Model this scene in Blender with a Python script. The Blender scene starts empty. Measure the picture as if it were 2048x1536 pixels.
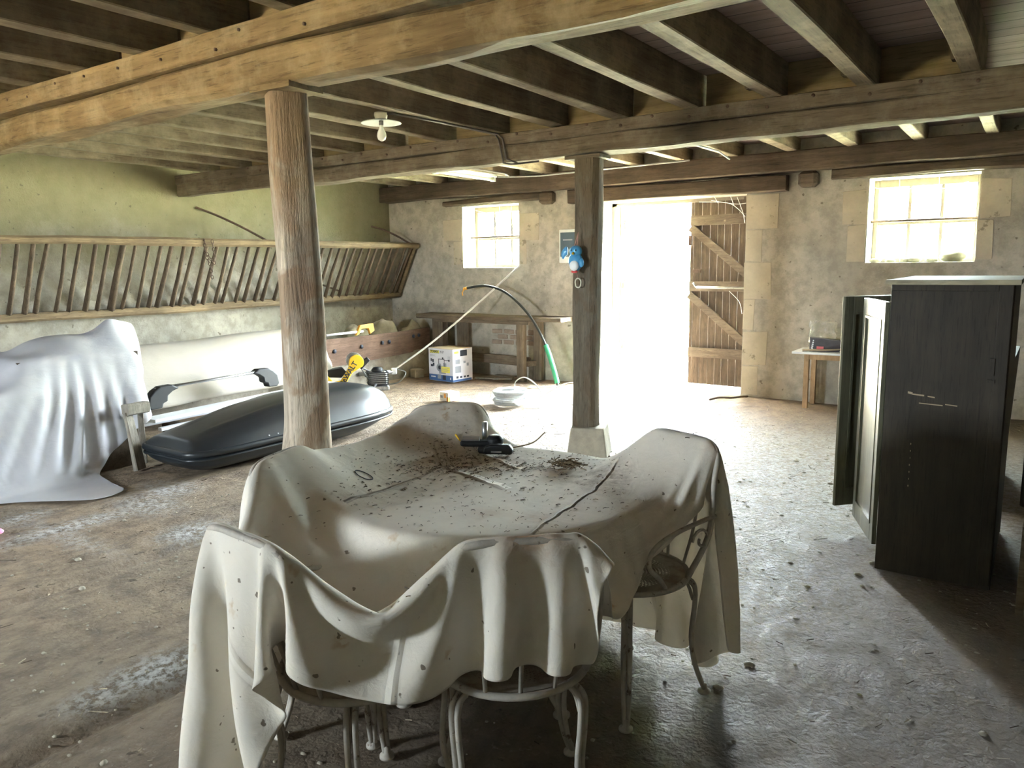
import bpy, math, random
import numpy as np
from mathutils import Matrix, Vector, noise

random.seed(7)
PI = math.pi
SC = bpy.context.scene
COL = SC.collection
WO = {}          # world origin of every object made here (none of the parents is rotated, except copies)


# ------------------------------------------------------------------ mesh collector
class MB:
    def __init__(s):
        s.v = []; s.f = []; s.m = []; s.sm = []; s.mi = 0; s.smooth = False

    def add(s, vs, fs):
        b = len(s.v)
        s.v += [tuple(map(float, v)) for v in vs]
        for f in fs:
            s.f.append([i + b for i in f]); s.m.append(s.mi); s.sm.append(s.smooth)
        return s

    def hexa(s, c):
        """eight corners: bottom ring of four then top ring of four"""
        return s.add(c, [(3, 2, 1, 0), (4, 5, 6, 7), (0, 1, 5, 4), (1, 2, 6, 5), (2, 3, 7, 6), (3, 0, 4, 7)])

    def box(s, lo, hi):
        x0, y0, z0 = lo; x1, y1, z1 = hi
        return s.hexa([(x0, y0, z0), (x1, y0, z0), (x1, y1, z0), (x0, y1, z0), (x0, y0, z1), (x1, y0, z1), (x1, y1, z1), (x0, y1, z1)])

    def obox(s, c, size, rz=0, rx=0, ry=0, ch=0):
        R = Matrix.Rotation(rz, 3, 'Z') @ Matrix.Rotation(ry, 3, 'Y') @ Matrix.Rotation(rx, 3, 'X')
        a, b, h = [q / 2 for q in size]; c = Vector(c)
        if ch:
            ring = [(-a + ch, -b), (a - ch, -b), (a, -b + ch), (a, b - ch), (a - ch, b), (-a + ch, b), (-a, b - ch), (-a, -b + ch)]
            ring2 = [(x * (1 - ch / a), y * (1 - ch / b)) for x, y in ring]
            rs = [(ring2, -h), (ring, -h + ch), (ring, h - ch), (ring2, h)]
            vs = [c + R @ Vector((x, y, z)) for r, z in rs for x, y in r]
            fs = [tuple(range(7, -1, -1)), tuple(range(24, 32))]
            for k in range(3):
                for i in range(8):
                    j = (i + 1) % 8; fs.append((k * 8 + i, k * 8 + j, k * 8 + 8 + j, k * 8 + 8 + i))
            return s.add(vs, fs)
        return s.hexa([c + R @ Vector(p) for p in [(-a, -b, -h), (a, -b, -h), (a, b, -h), (-a, b, -h), (-a, -b, h), (a, -b, h), (a, b, h), (-a, b, h)]])

    def tube(s, pts, r, seg=8, cap=True, flat=1.0):
        pts = [Vector(p) for p in pts]; n = len(pts)
        rs = r if hasattr(r, '__len__') else [r] * n
        vs = []; up = None
        for i, p in enumerate(pts):
            t = (pts[min(i + 1, n - 1)] - pts[max(i - 1, 0)]).normalized()
            if up is None:
                up = Vector((0, 0, 1)) if abs(t.z) < .9 else Vector((1, 0, 0))
                up = (up - t * up.dot(t)).normalized()
            else:
                up = (up - t * up.dot(t))
                up = up.normalized() if up.length > 1e-6 else t.orthogonal().normalized()
            w = t.cross(up)
            for k in range(seg):
                a = 2 * PI * k / seg
                vs.append(p + (up * math.cos(a) * flat + w * math.sin(a)) * rs[i])
        fs = []
        for i in range(n - 1):
            for k in range(seg):
                j = (k + 1) % seg
                fs.append((i * seg + k, i * seg + j, (i + 1) * seg + j, (i + 1) * seg + k))
        if cap:
            fs.append(tuple(range(seg - 1, -1, -1))); fs.append(tuple(range((n - 1) * seg, n * seg)))
        o = s.smooth; s.smooth = seg > 5; s.add(vs, fs); s.smooth = o
        return s

    def lathe(s, prof, c=(0, 0, 0), seg=24, axis='Z', sx=1, sy=1):
        vs = []; n = len(prof)
        for r, z in prof:
            for k in range(seg):
                a = 2 * PI * k / seg; x, y = r * math.cos(a) * sx, r * math.sin(a) * sy
                p = (x, y, z) if axis == 'Z' else ((x, -z, y) if axis == 'Y' else (z, x, y))
                vs.append((c[0] + p[0], c[1] + p[1], c[2] + p[2]))
        fs = [(i * seg + k, i * seg + (k + 1) % seg, (i + 1) * seg + (k + 1) % seg, (i + 1) * seg + k) for i in range(n - 1) for k in range(seg)]
        if prof[0][0] > 1e-6: fs.append(tuple(range(seg - 1, -1, -1)))
        if prof[-1][0] > 1e-6: fs.append(tuple(range((n - 1) * seg, n * seg)))
        o = s.smooth; s.smooth = True; s.add(vs, fs); s.smooth = o
        return s

    def prism(s, poly, a, b, plane='XZ', o=(0, 0, 0), R=None):
        """extrude a 2-D outline between a and b along the third axis"""
        def P(u, v, w):
            p = Vector((u, w, v)) if plane == 'XZ' else (Vector((w, u, v)) if plane == 'YZ' else Vector((u, v, w)))
            if R is not None: p = R @ p
            return p + Vector(o)
        n = len(poly)
        vs = [P(u, v, a) for u, v in poly] + [P(u, v, b) for u, v in poly]
        fs = [tuple(range(n - 1, -1, -1)), tuple(range(n, 2 * n))] + [(i, (i + 1) % n, n + (i + 1) % n, n + i) for i in range(n)]
        return s.add(vs, fs)

    def blob(s, c, r, seed=0, amp=.25, u=10, v=7, fl=0.0, sc=2.0):
        c = Vector(c); r = Vector(r) if hasattr(r, '__len__') else Vector((r, r, r)); vs = []
        for j in range(v + 1):
            ph = PI * j / v
            for i in range(u):
                th = 2 * PI * i / u
                d = Vector((math.sin(ph) * math.cos(th), math.sin(ph) * math.sin(th), math.cos(ph)))
                k = 1 + amp * noise.noise(d * sc + Vector((seed * 3.1, seed, seed * .7)))
                p = Vector((d.x * r.x, d.y * r.y, d.z * r.z)) * k
                if fl and p.z < -fl * r.z: p.z = -fl * r.z
                vs.append(c + p)
        fs = [(j * u + i, (j + 1) * u + i, (j + 1) * u + (i + 1) % u, j * u + (i + 1) % u) for j in range(v) for i in range(u)]
        o = s.smooth; s.smooth = True; s.add(vs, fs); s.smooth = o
        return s

    def timber(s, p0, p1, w, h, step=.25, jit=.006, seed=0, ch=.012, bow=0, warp=.0, up=(0, 0, 1), taper=1.0):
        """rough-sawn or hewn timber from p0 to p1, w wide and h deep, with soft irregular arrises"""
        p0 = Vector(p0); p1 = Vector(p1); t = (p1 - p0); L = t.length; t.normalize(); up = Vector(up)
        up = (up - t * up.dot(t)).normalized(); sd = t.cross(up)
        n = max(2, int(L / step) + 1); a = w / 2; b = h / 2; vs = []
        ring = [(-a + ch, -b), (0, -b), (a - ch, -b), (a, -b + ch), (a, 0), (a, b - ch), (a - ch, b), (0, b), (-a + ch, b), (-a, b - ch), (-a, 0), (-a, -b + ch)]
        for i in range(n):
            q = i / (n - 1); p = p0 + t * L * q
            off = up * (bow * math.sin(PI * q)) + sd * (warp * noise.noise(Vector((q * L * .5, seed, 1)))) + up * (warp * .8 * noise.noise(Vector((q * L * .5, seed, 9))))
            k = 1 + (taper - 1) * q
            for x, y in ring:
                nv = Vector((q * L * 1.6, x * 9 + seed * 1.7, y * 9))
                x2 = x * k + jit * 2 * noise.noise(nv); y2 = y * k + jit * 2 * noise.noise(nv + Vector((7, 3, 1)))
                vs.append(p + off + sd * x2 + up * y2)
        m = 12
        fs = [(i * m + k, (i + 1) * m + k, (i + 1) * m + (k + 1) % m, i * m + (k + 1) % m) for i in range(n - 1) for k in range(m)]
        fs += [tuple(range(m)), tuple(range(n * m - 1, (n - 1) * m - 1, -1))]
        return s.add(vs, fs)

    def build(s, name, mats, parent=None, label=None, cat=None, group=None, kind=None, origin=None, sub=0, bevel=0, solid=0):
        if not isinstance(mats, (list, tuple)): mats = [mats]
        vs = np.array(s.v)
        if parent is not None:
            og = Vector(WO[parent.name])
        elif origin is not None:
            og = Vector(origin)
        elif kind == 'structure':
            og = Vector((0, 0, 0))
        else:
            lo, hi = vs.min(0), vs.max(0); og = Vector(((lo[0] + hi[0]) / 2, (lo[1] + hi[1]) / 2, lo[2]))
        me = bpy.data.meshes.new(name)
        me.from_pydata((vs - np.array(og)).tolist(), [], s.f)
        for m in mats: me.materials.append(m)
        me.polygons.foreach_set('material_index', s.m)
        me.polygons.foreach_set('use_smooth', s.sm)
        me.update()
        o = bpy.data.objects.new(name, me); COL.objects.link(o)
        if parent is not None: o.parent = parent
        else: o.location = og
        WO[o.name] = og
        tag(o, label, cat, group, kind)
        if bevel:
            b = o.modifiers.new('b', 'BEVEL'); b.width = bevel; b.segments = 2; b.limit_method = 'ANGLE'; b.angle_limit = .6
        if solid:
            b = o.modifiers.new('s', 'SOLIDIFY'); b.thickness = solid; b.offset = -1
        if sub:
            b = o.modifiers.new('u', 'SUBSURF'); b.levels = sub; b.render_levels = sub
        return o


def tag(o, label=None, cat=None, group=None, kind=None):
    if label: o['label'] = label
    if cat: o['category'] = cat
    if group: o['group'] = group
    if kind: o['kind'] = kind
    return o


def thing(name, label, cat, loc=(0, 0, 0), rz=0, group=None):
    o = bpy.data.objects.new(name, None); COL.objects.link(o)
    o.empty_display_size = .05; o.location = loc; o.rotation_euler = (0, 0, rz)
    WO[o.name] = Vector(loc) if rz == 0 else Vector((0, 0, 0))
    return tag(o, label, cat, group)


def copy_tree(o, parent=None):
    c = o.copy(); COL.objects.link(c); c.parent = parent
    for ch in list(o.children): copy_tree(ch, c)
    return c


def catmull(pts, k=5):
    P = [Vector(p) for p in pts]; P = [P[0] * 2 - P[1]] + P + [P[-1] * 2 - P[-2]]; out = []
    for i in range(1, len(P) - 2):
        a, b, c, d = P[i - 1:i + 3]
        for j in range(k):
            t = j / k
            out.append(.5 * ((2 * b) + (c - a) * t + (2 * a - 5 * b + 4 * c - d) * t * t + (3 * b - a - 3 * c + d) * t ** 3))
    out.append(P[-2]); return out


# ------------------------------------------------------------------ materials
class NT:
    def __init__(s, name):
        s.m = bpy.data.materials.new(name); s.m.use_nodes = True; s.t = s.m.node_tree
        s.b = s.t.nodes['Principled BSDF']; s.out = s.t.nodes['Material Output']

    def n(s, typ, **k):
        nd = s.t.nodes.new(typ)
        for a, v in k.items():
            if a.startswith('i_'):
                key = a[2:]; key = int(key) if key.isdigit() else key
                if hasattr(v, 'links'): s.t.links.new(v, nd.inputs[key])
                else: nd.inputs[key].default_value = v
            else: setattr(nd, a, v)
        return nd

    def l(s, a, b): s.t.links.new(a, b)

    def coord(s, scale=(1, 1, 1), kind='Object'):
        tc = s.n('ShaderNodeTexCoord')
        return s.n('ShaderNodeMapping', i_Vector=tc.outputs[kind], i_Scale=scale).outputs[0]

    def noise(s, vec, sc, det=6, rough=.6, dist=0):
        return s.n('ShaderNodeTexNoise', i_Vector=vec, i_Scale=sc, i_Detail=det, i_Roughness=rough, i_Distortion=dist).outputs[0]

    def ramp(s, fac, stops):
        r = s.n('ShaderNodeValToRGB', i_Fac=fac); e = r.color_ramp.elements
        while len(e) < len(stops): e.new(.5)
        for x, (p, c) in zip(e, stops):
            x.position = p; x.color = (c, c, c, 1) if not hasattr(c, '__len__') else (*c, 1)
        return r.outputs[0]

    def mix(s, f, a, b, mode='MIX'):
        nd = s.n('ShaderNodeMix', data_type='RGBA', blend_type=mode)
        for i, v in ((0, f), (6, a), (7, b)):
            if hasattr(v, 'links'): s.l(v, nd.inputs[i])
            else: nd.inputs[i].default_value = v if i == 0 else (*v, 1)
        return nd.outputs[2]

    def math(s, op, a, b=0.0, clamp=False):
        nd = s.n('ShaderNodeMath', operation=op, use_clamp=clamp)
        for i, v in ((0, a), (1, b)):
            if hasattr(v, 'links'): s.l(v, nd.inputs[i])
            else: nd.inputs[i].default_value = v
        return nd.outputs[0]

    def bump(s, h, st=.5, dist=.01, prev=None):
        nd = s.n('ShaderNodeBump', i_Height=h, i_Strength=st, i_Distance=dist)
        if prev is not None: s.l(prev, nd.inputs['Normal'])
        s.l(nd.outputs[0], s.b.inputs['Normal']); return nd.outputs[0]

    def set(s, col=None, rough=None, metal=0, spec=None):
        for k, v in (('Base Color', col), ('Roughness', rough), ('Metallic', metal), ('Specular IOR Level', spec)):
            if v is None: continue
            if hasattr(v, 'links'): s.l(v, s.b.inputs[k])
            else: s.b.inputs[k].default_value = (*v, 1) if k == 'Base Color' else v
        return s.m


def plain(name, col, rough=.6, metal=0, var=.25, sc=8, bump=.15, bd=.004, stretch=(1, 1, 1), spots=None, spec=None):
    t = NT(name); v = t.coord(stretch); n = t.noise(v, sc, 7, .65)
    d = tuple(c * (1 - var) for c in col); u = tuple(min(1, c * (1 + var * .6)) for c in col)
    c = t.ramp(n, [(.3, d), (.7, u)])
    if spots:
        sp = t.ramp(t.noise(t.coord(), spots[1], 5, .7), [(spots[2], 0.0), (spots[2] + .06, 1.0)])
        c = t.mix(sp, c, spots[0])
    if bump: t.bump(t.noise(v, sc * 4, 6, .7), bump, bd)
    return t.set(c, rough, metal, spec)


def wood(name, dark, light, axis='X', sc=1.0, rough=.85, bump=.5, bd=.006, knots=True, dust=None):
    """timber whose grain runs along the axis"""
    t = NT(name); st = {'X': (.35, 5, 5), 'Y': (5, .35, 5), 'Z': (5, 5, .35)}[axis]
    v = t.coord(tuple(q * sc for q in st))
    g = t.noise(v, 3.2, 9, .68, .35)
    fine = t.noise(v, 16, 5, .7)
    big = t.noise(t.coord((sc, sc, sc)), 1.3, 4, .6, .5)
    c = t.ramp(g, [(.28, dark), (.5, tuple((a + b) / 2 for a, b in zip(dark, light))), (.72, light)])
    c = t.mix(t.ramp(big, [(.35, 0.0), (.65, .55)]), c, tuple(q * .62 for q in dark), 'MIX')
    c = t.mix(t.ramp(fine, [(.36, .5), (.46, 0.0)]), c, tuple(q * .35 for q in dark))
    if dust:
        dn = t.noise(t.coord((sc, sc, sc)), 4.5, 8, .7)
        c = t.mix(t.ramp(dn, [(.48, 0.0), (.66, dust[1])]), c, dust[0])
    h = t.math('ADD', t.math('MULTIPLY', g, .7), t.math('MULTIPLY', fine, .3))
    t.bump(h, bump, bd)
    return t.set(c, rough, 0, .3)

SKY, SUN, EXPO = 6.0, 15.0, 5.65

# settled drape of the two dust sheets: grids of points in millimetres, each row stored as steps from the row and point before
LEFT_R, LEFT_C, TABLE_R, TABLE_C = 60, 66, 88, 80
LEFT_DATA = [
-5793,38,39,38,38,23,-17,-11,-42,-56,-25,-31,37,58,-12,-45,-26,41,17,11,3,5,13,26,41,47,50,50,51,51,52,48,40,20,-1,-16,-26,-40,-54,-63,-64,-62,-62,-63,-63,-63,-59,-44,-14,-33,-8,31,4,-20,42,36,-25,-49,-54,-63,-54,-65,-62,-51,-36,-40,
-21,0,-1,0,0,8,22,-28,0,10,-10,20,7,-14,-9,5,3,-22,1,0,1,-1,1,-1,-1,-1,-2,-1,-1,-1,-2,0,-2,-1,0,1,0,0,2,3,1,0,-1,1,1,2,3,23,8,-6,6,2,-9,4,2,-5,-11,3,-1,4,-4,2,-1,7,-4,5,
-22,0,0,0,0,1,12,-3,-8,2,-1,21,6,-16,-3,-2,0,-14,4,-2,-4,0,-1,1,-1,-2,-1,-1,-1,-1,-1,-1,-1,0,0,-1,1,0,1,0,2,0,2,0,1,2,12,24,-5,-1,5,-1,-7,6,3,-10,-8,4,-3,3,-3,1,2,3,-1,5,
-21,0,-1,0,1,1,2,13,-9,-5,8,15,1,-13,0,-3,0,3,0,-15,-2,-1,-2,-2,-1,0,-1,-1,-2,-1,-1,-2,0,-1,0,1,-1,2,0,1,1,1,0,2,1,6,22,9,-7,0,6,-3,-7,8,4,-14,-2,1,-2,1,-2,1,3,2,0,6,
-21,-1,0,0,0,5,1,11,-1,-5,7,4,1,2,-7,-2,-1,5,-8,-3,1,-5,-3,-7,-3,-2,-1,-1,-1,-1,-1,-1,-1,0,-1,0,1,0,0,2,0,1,2,0,3,12,22,-2,-4,2,7,-6,-7,9,1,-13,1,0,-1,0,0,-1,5,-1,2,3,
-22,0,1,-1,0,2,14,1,2,-3,2,-1,1,2,0,0,-1,-1,-5,9,2,-11,-4,-5,-11,-2,-1,-2,-1,-1,-1,-1,-1,-1,0,1,0,0,1,0,2,1,0,2,6,15,14,-1,-4,3,6,-6,-8,12,-3,-14,5,-2,0,-1,1,0,4,-3,6,-1,
-21,0,-1,1,-1,1,2,11,6,-1,-2,0,-3,2,5,3,1,-7,-5,8,8,-8,-10,7,-14,-13,-2,0,-1,-2,-2,0,-1,0,0,-1,0,1,1,1,1,1,1,5,7,17,8,-2,-7,6,9,-12,-1,10,-8,-9,4,-3,1,-3,2,1,3,-2,6,-3,
-21,-1,1,-1,0,0,-2,12,12,-1,-2,-3,-3,2,5,3,5,-5,-9,1,9,6,-14,-4,5,-20,-7,-2,-1,-1,-1,-1,-1,-1,0,0,1,0,1,1,0,1,3,7,11,16,1,-2,-6,8,5,-10,0,11,-13,-5,4,-5,2,-1,0,3,1,-1,6,-5,
-22,1,-1,0,0,-1,-2,6,19,3,-2,-6,-3,1,4,3,5,-1,-7,-6,6,11,-4,-16,13,-8,-21,-6,-1,-1,-1,-1,-1,0,-1,1,-1,1,1,1,1,2,7,7,19,2,2,-4,-5,8,2,-11,6,5,-11,-1,2,-4,1,-1,1,3,-2,4,2,-4,
-21,0,0,0,0,-1,-3,-1,23,11,-5,-8,-3,0,4,3,3,4,-5,-6,-2,10,6,-14,-3,14,-22,-14,-5,-1,-1,-1,-1,-1,1,-1,1,0,1,0,2,8,8,12,7,3,0,-3,-3,9,-1,-12,10,2,-14,3,1,-4,0,1,0,3,-2,6,-1,-2,
-21,-1,0,0,0,0,-3,-1,11,25,-3,-10,-4,1,2,2,3,3,-1,-4,-8,8,10,-8,-13,14,-4,-23,-7,-4,-1,-1,-1,0,-1,1,0,0,0,3,6,14,6,9,1,2,0,-4,-2,10,-4,-8,10,-3,-11,6,-5,-1,-1,2,0,2,-1,7,-3,1,
-22,1,-1,0,0,-1,-1,-1,1,30,5,-10,-8,2,1,0,2,4,3,-3,-10,1,13,1,-17,2,16,-20,-12,-8,-4,-3,0,-1,1,-1,1,1,1,6,20,8,3,-1,0,2,1,-5,-1,12,-9,-5,13,-9,-10,9,-7,1,0,-1,3,-1,3,3,-2,1,
-21,-1,1,0,-1,0,3,-2,-3,16,20,-8,-10,0,2,0,1,2,6,-1,-8,-7,12,12,-15,-13,18,1,-23,-2,-13,-4,-1,0,-1,0,0,1,4,20,18,1,-2,-2,0,2,-1,-6,2,9,-9,-1,12,-13,-3,4,-6,0,0,1,1,-1,4,2,0,1,
-22,1,-1,0,1,-1,4,1,-4,3,23,0,-9,-1,2,1,-3,1,7,5,-7,-9,2,15,-4,-17,8,17,-21,-9,0,-15,-6,-2,0,1,1,4,17,18,1,1,-1,-2,-1,2,0,-7,5,6,-11,5,9,-16,3,-1,-5,1,1,0,2,-1,5,-1,1,-2,
-21,-1,0,0,0,0,2,7,-4,-5,14,14,-9,-2,3,1,-3,-1,5,5,-1,-7,-6,11,7,-15,-5,17,-1,-21,9,-10,-15,-3,0,1,1,9,18,6,0,4,-1,-2,-2,2,-1,-6,7,3,-12,10,2,-13,7,-4,-4,1,0,1,0,1,3,0,3,-5,
-22,0,0,1,2,-3,0,9,0,-8,4,18,-2,-5,3,3,-2,-5,4,5,4,-5,-10,5,15,-9,-15,13,11,-18,-4,11,-20,-8,8,3,-8,4,10,6,5,3,2,-4,-1,0,0,-5,8,0,-10,11,-3,-8,6,-6,-2,1,-1,2,-1,2,2,3,-1,-4,
-22,1,1,14,3,-15,-6,6,8,-7,-3,13,6,-5,3,5,-1,-6,-1,4,8,0,-10,-7,15,7,-21,0,21,-8,-20,14,1,-20,11,12,-12,-4,0,7,6,5,5,-7,-3,1,0,-2,6,-4,-7,13,-8,-2,5,-8,0,-1,1,0,0,3,1,3,0,-5,
-21,4,9,2,-2,-1,-14,0,11,-1,-8,6,11,-3,2,7,0,-3,-4,1,5,8,-7,-13,8,16,-13,-17,20,11,-26,0,19,-14,-12,20,3,-10,-8,2,8,6,5,-4,-4,-1,-1,0,6,-5,-3,10,-9,2,2,-8,0,0,0,1,0,2,2,4,-4,-2,
-17,6,4,-3,-8,2,1,-10,6,6,-5,-2,10,2,2,7,3,-3,-3,-4,3,7,2,-10,-6,15,4,-20,4,19,-12,-20,21,7,-23,11,18,-13,-9,-6,7,6,6,-1,-5,-1,-2,2,5,-6,1,4,-7,5,-3,-8,1,0,1,0,3,1,2,4,-5,-1,
-14,0,2,-1,-4,-5,6,-4,-5,10,-1,-5,5,8,0,6,5,0,-3,-5,0,5,7,-5,-12,8,14,-13,-13,20,4,-23,6,20,-18,-9,24,-2,-12,-8,2,8,5,2,-5,-2,-2,1,6,-8,4,1,-4,6,-7,-7,0,1,1,1,1,1,5,1,-4,0,
-14,2,2,-3,-1,-4,-5,5,-5,1,6,-4,1,7,5,4,4,2,-1,-2,-6,2,8,3,-11,-6,17,1,-22,9,20,-18,-12,24,-4,-19,18,11,-13,-9,-9,10,8,2,-3,-3,-2,2,4,-7,6,-1,-3,4,-13,-3,2,0,3,0,2,1,7,-2,-3,0,
-10,8,2,-8,-11,2,-5,-1,4,-5,2,2,-1,7,7,3,3,3,2,-3,-3,-4,4,10,-5,-15,9,18,-17,-15,25,1,-27,16,16,-25,6,18,-4,-12,-9,3,7,5,-2,-3,-3,3,4,-7,6,-3,0,-13,-18,12,3,4,1,3,1,4,4,-2,-3,1,
-1,1,0,-9,-8,-3,3,-6,-1,2,-3,1,-1,1,18,2,2,1,3,1,-2,-5,-1,7,4,-10,-5,16,1,-22,12,19,-25,-4,30,-21,-8,20,5,-12,-11,-4,8,6,0,-3,-3,2,4,-6,6,-5,-14,-17,5,5,5,2,5,1,3,4,4,-4,-1,1,
2,-1,-7,-3,-1,-7,-3,1,-5,-1,1,-1,-1,-3,-2,15,1,6,6,5,0,-2,-4,1,9,-2,-14,7,15,-15,-11,24,-4,-24,26,1,-26,17,16,-8,-11,-8,5,6,0,-3,-2,3,1,-1,1,-20,-9,1,2,3,3,4,4,2,3,4,2,-3,-2,4,
4,-7,-10,-6,1,3,-4,-1,-1,-3,-1,-2,-1,-3,-6,-3,6,3,5,9,12,5,-2,-3,6,7,-11,-9,19,1,-23,14,16,-26,6,23,-30,3,16,6,-12,-10,0,7,2,-2,-4,5,-1,-1,-14,-14,1,-1,2,3,4,3,6,1,4,5,0,-4,-1,8,
-8,-4,-2,-5,-4,3,2,-3,-1,-2,-3,-1,-4,-3,-4,-1,1,1,-1,2,2,8,15,7,2,7,0,-12,5,18,-19,-9,29,-15,-15,28,-14,-18,16,10,-3,-11,-3,5,3,-2,-3,5,-3,-13,-13,-1,-2,1,0,3,4,3,7,3,5,4,-1,-5,3,10,
-13,0,-3,0,-1,-5,0,0,-2,-1,-2,-3,-1,-4,-3,-1,1,0,2,-1,1,1,0,9,12,12,8,-7,-8,14,3,-23,15,16,-34,22,7,-24,1,14,3,-9,-6,5,3,-2,-1,3,-17,-9,0,0,-1,-2,1,2,3,4,6,4,5,5,-5,-4,7,13,
-13,-1,-5,1,3,-2,-4,-2,-2,-2,-1,-1,-4,-2,-3,0,1,1,-1,1,0,0,1,-1,4,12,19,5,-12,4,16,-16,-6,24,-19,-5,27,-22,-11,10,11,-8,-7,4,4,-1,-2,-6,-16,0,0,0,-1,-2,0,1,4,4,5,6,6,2,-7,-1,12,13,
-12,0,-11,-4,3,5,0,-3,-2,-3,-2,-3,-2,-4,-2,-1,1,0,1,0,0,1,0,1,0,-1,10,24,4,-9,14,4,-24,17,9,-26,22,-2,-19,1,10,2,-8,2,4,-2,-11,-12,0,0,0,-1,-2,-2,-3,3,5,5,3,11,4,-2,-3,9,13,4,
-2,-15,1,-7,-4,0,2,1,-2,-2,-2,-3,-2,-2,-2,0,-1,1,0,1,1,0,0,0,0,0,-1,6,21,6,0,15,-13,-8,26,-22,3,10,-14,-7,7,6,-5,-1,5,-12,-14,2,0,1,0,0,0,-4,-4,3,5,8,-1,5,2,0,5,13,8,2,
-17,-3,-3,-1,-1,-1,-1,-1,0,0,-2,-1,-3,-1,-2,-1,1,0,1,0,0,0,0,0,0,0,0,-1,2,12,8,12,9,-15,11,3,-21,10,1,-9,2,7,-1,-3,-5,-13,0,1,1,0,0,1,1,-2,-1,1,2,2,0,2,0,2,13,13,-2,-5,
-15,-8,0,-2,-1,0,0,-1,0,-2,-2,-3,-1,-3,0,-1,-1,0,1,0,1,1,0,0,0,0,-1,0,0,-1,4,8,18,1,-13,6,-10,8,10,-4,-3,7,2,-16,-11,2,3,0,0,0,1,2,0,4,1,1,0,-1,3,3,-2,2,13,10,0,-12,
-11,-11,-3,2,-1,-1,-1,0,-2,-2,-2,-2,-3,-1,-2,-1,0,1,0,1,0,1,1,0,-1,0,0,-1,0,0,-1,0,5,6,-5,5,6,1,11,3,-4,0,-11,-10,2,2,0,0,0,2,1,1,3,4,7,-1,-2,-2,4,4,-5,-4,9,8,11,-1,
-26,6,-2,0,0,-1,0,-2,-2,-2,-2,-1,-2,-2,-1,0,0,-1,0,1,0,1,0,0,0,-1,0,0,-1,0,0,0,0,3,3,4,8,1,3,7,-5,-17,-4,3,2,1,-1,0,1,1,1,1,2,5,3,2,1,-1,2,3,-1,-2,0,6,9,10,
-22,1,5,-1,0,-1,-4,-3,-2,-2,-2,-3,-2,-1,-1,-1,0,1,0,0,1,0,0,0,0,0,0,0,0,-1,0,0,0,2,5,3,9,4,0,-7,-12,-2,2,1,2,-1,0,1,1,1,2,1,3,2,4,1,2,1,1,3,0,-2,-1,3,6,9,
-20,2,0,-2,-2,-3,-2,0,-1,-2,-2,-3,-2,-3,-1,0,0,0,2,0,1,0,1,0,0,0,-1,-1,0,0,0,0,1,2,3,6,6,2,-14,-7,2,0,2,2,0,0,0,1,1,1,2,2,2,4,2,2,1,1,2,1,3,-1,-3,2,4,7,
-18,3,-5,0,-2,0,-1,-1,-2,-3,-2,-2,-3,-2,-1,0,0,0,0,2,0,0,0,1,-1,0,0,0,-1,0,0,0,0,0,1,0,-4,-3,3,1,1,2,2,1,-1,0,1,0,2,1,2,2,3,2,3,2,0,2,2,2,2,-1,-1,0,2,5,
-7,-11,-2,2,1,-1,-1,-4,-4,-1,-3,-2,-2,-2,-1,-1,1,1,0,0,1,0,1,-1,0,0,-1,0,0,0,-1,0,0,0,-1,-1,-3,1,0,2,2,2,1,-1,1,0,1,1,1,2,0,3,2,3,2,2,1,2,1,2,3,0,-2,0,2,6,
-20,3,0,-1,-3,-5,-3,-1,1,0,-2,-3,-3,-3,-1,0,0,1,1,1,0,1,-1,1,0,-1,1,-1,0,0,-1,0,0,-1,-1,-2,-1,0,2,1,1,2,0,0,0,1,0,2,1,2,2,2,2,3,1,1,2,2,1,2,4,1,0,-1,1,5,
-18,5,-7,-6,-3,2,2,4,1,-5,-4,-4,-4,-3,-3,2,1,1,1,0,0,1,1,-1,0,0,-1,1,0,-1,0,-1,-1,0,-1,-1,-2,0,1,2,2,0,0,1,0,1,1,1,1,1,2,2,3,1,3,1,2,2,0,1,6,2,-1,-2,2,5,
-10,-7,-6,0,5,5,7,-3,-9,-7,-3,-2,-4,-4,-2,1,2,1,0,0,1,0,-1,1,0,0,-1,-1,0,-1,0,0,-1,-1,0,-2,0,0,1,1,0,1,1,0,1,1,2,0,2,1,2,1,1,3,1,1,1,2,1,3,4,3,-2,-1,2,3,
-12,-10,5,6,7,5,-8,-14,-7,0,0,-2,-4,-8,-10,12,2,1,1,0,0,0,0,0,0,-1,0,0,-1,1,-1,-1,0,-1,-1,-1,0,0,0,1,1,0,0,2,1,1,0,2,1,2,1,2,2,0,1,1,2,2,1,2,5,2,-2,0,2,2,
-26,9,7,10,5,-14,-16,-3,4,3,-2,-4,-5,-5,4,-10,4,1,0,1,0,0,1,-1,0,0,0,0,0,-1,0,-1,-1,0,-2,0,-1,0,1,0,1,1,1,-1,2,1,1,2,1,2,1,2,1,0,1,1,1,2,2,1,3,3,0,1,1,1,
-7,15,2,-6,-18,-11,2,10,5,-6,-6,-1,8,16,5,-16,-19,-7,0,0,-1,0,0,0,-1,0,0,-1,0,-1,0,0,-1,-1,0,-1,-1,1,0,1,1,0,0,2,0,2,2,1,2,1,2,0,1,0,0,0,1,3,1,1,3,5,1,1,-1,0,
4,7,-5,-17,-10,2,10,5,-9,-9,1,7,10,7,0,1,-5,-15,-15,-3,0,0,-1,-1,0,0,-1,0,-1,1,-1,-1,0,-1,-1,0,0,-1,1,1,0,1,2,1,1,1,1,1,2,2,1,1,-1,1,-1,2,1,2,1,1,3,6,2,0,-1,-2,
6,-1,-15,-7,0,8,5,-11,-10,3,2,2,5,3,0,0,1,3,-5,-15,-8,-2,0,0,0,-1,0,0,0,-1,0,0,-1,-1,-1,-1,-1,1,0,1,2,1,1,1,1,1,2,2,1,1,1,0,0,-1,1,0,1,2,3,2,2,8,5,-1,-4,-2,
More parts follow.
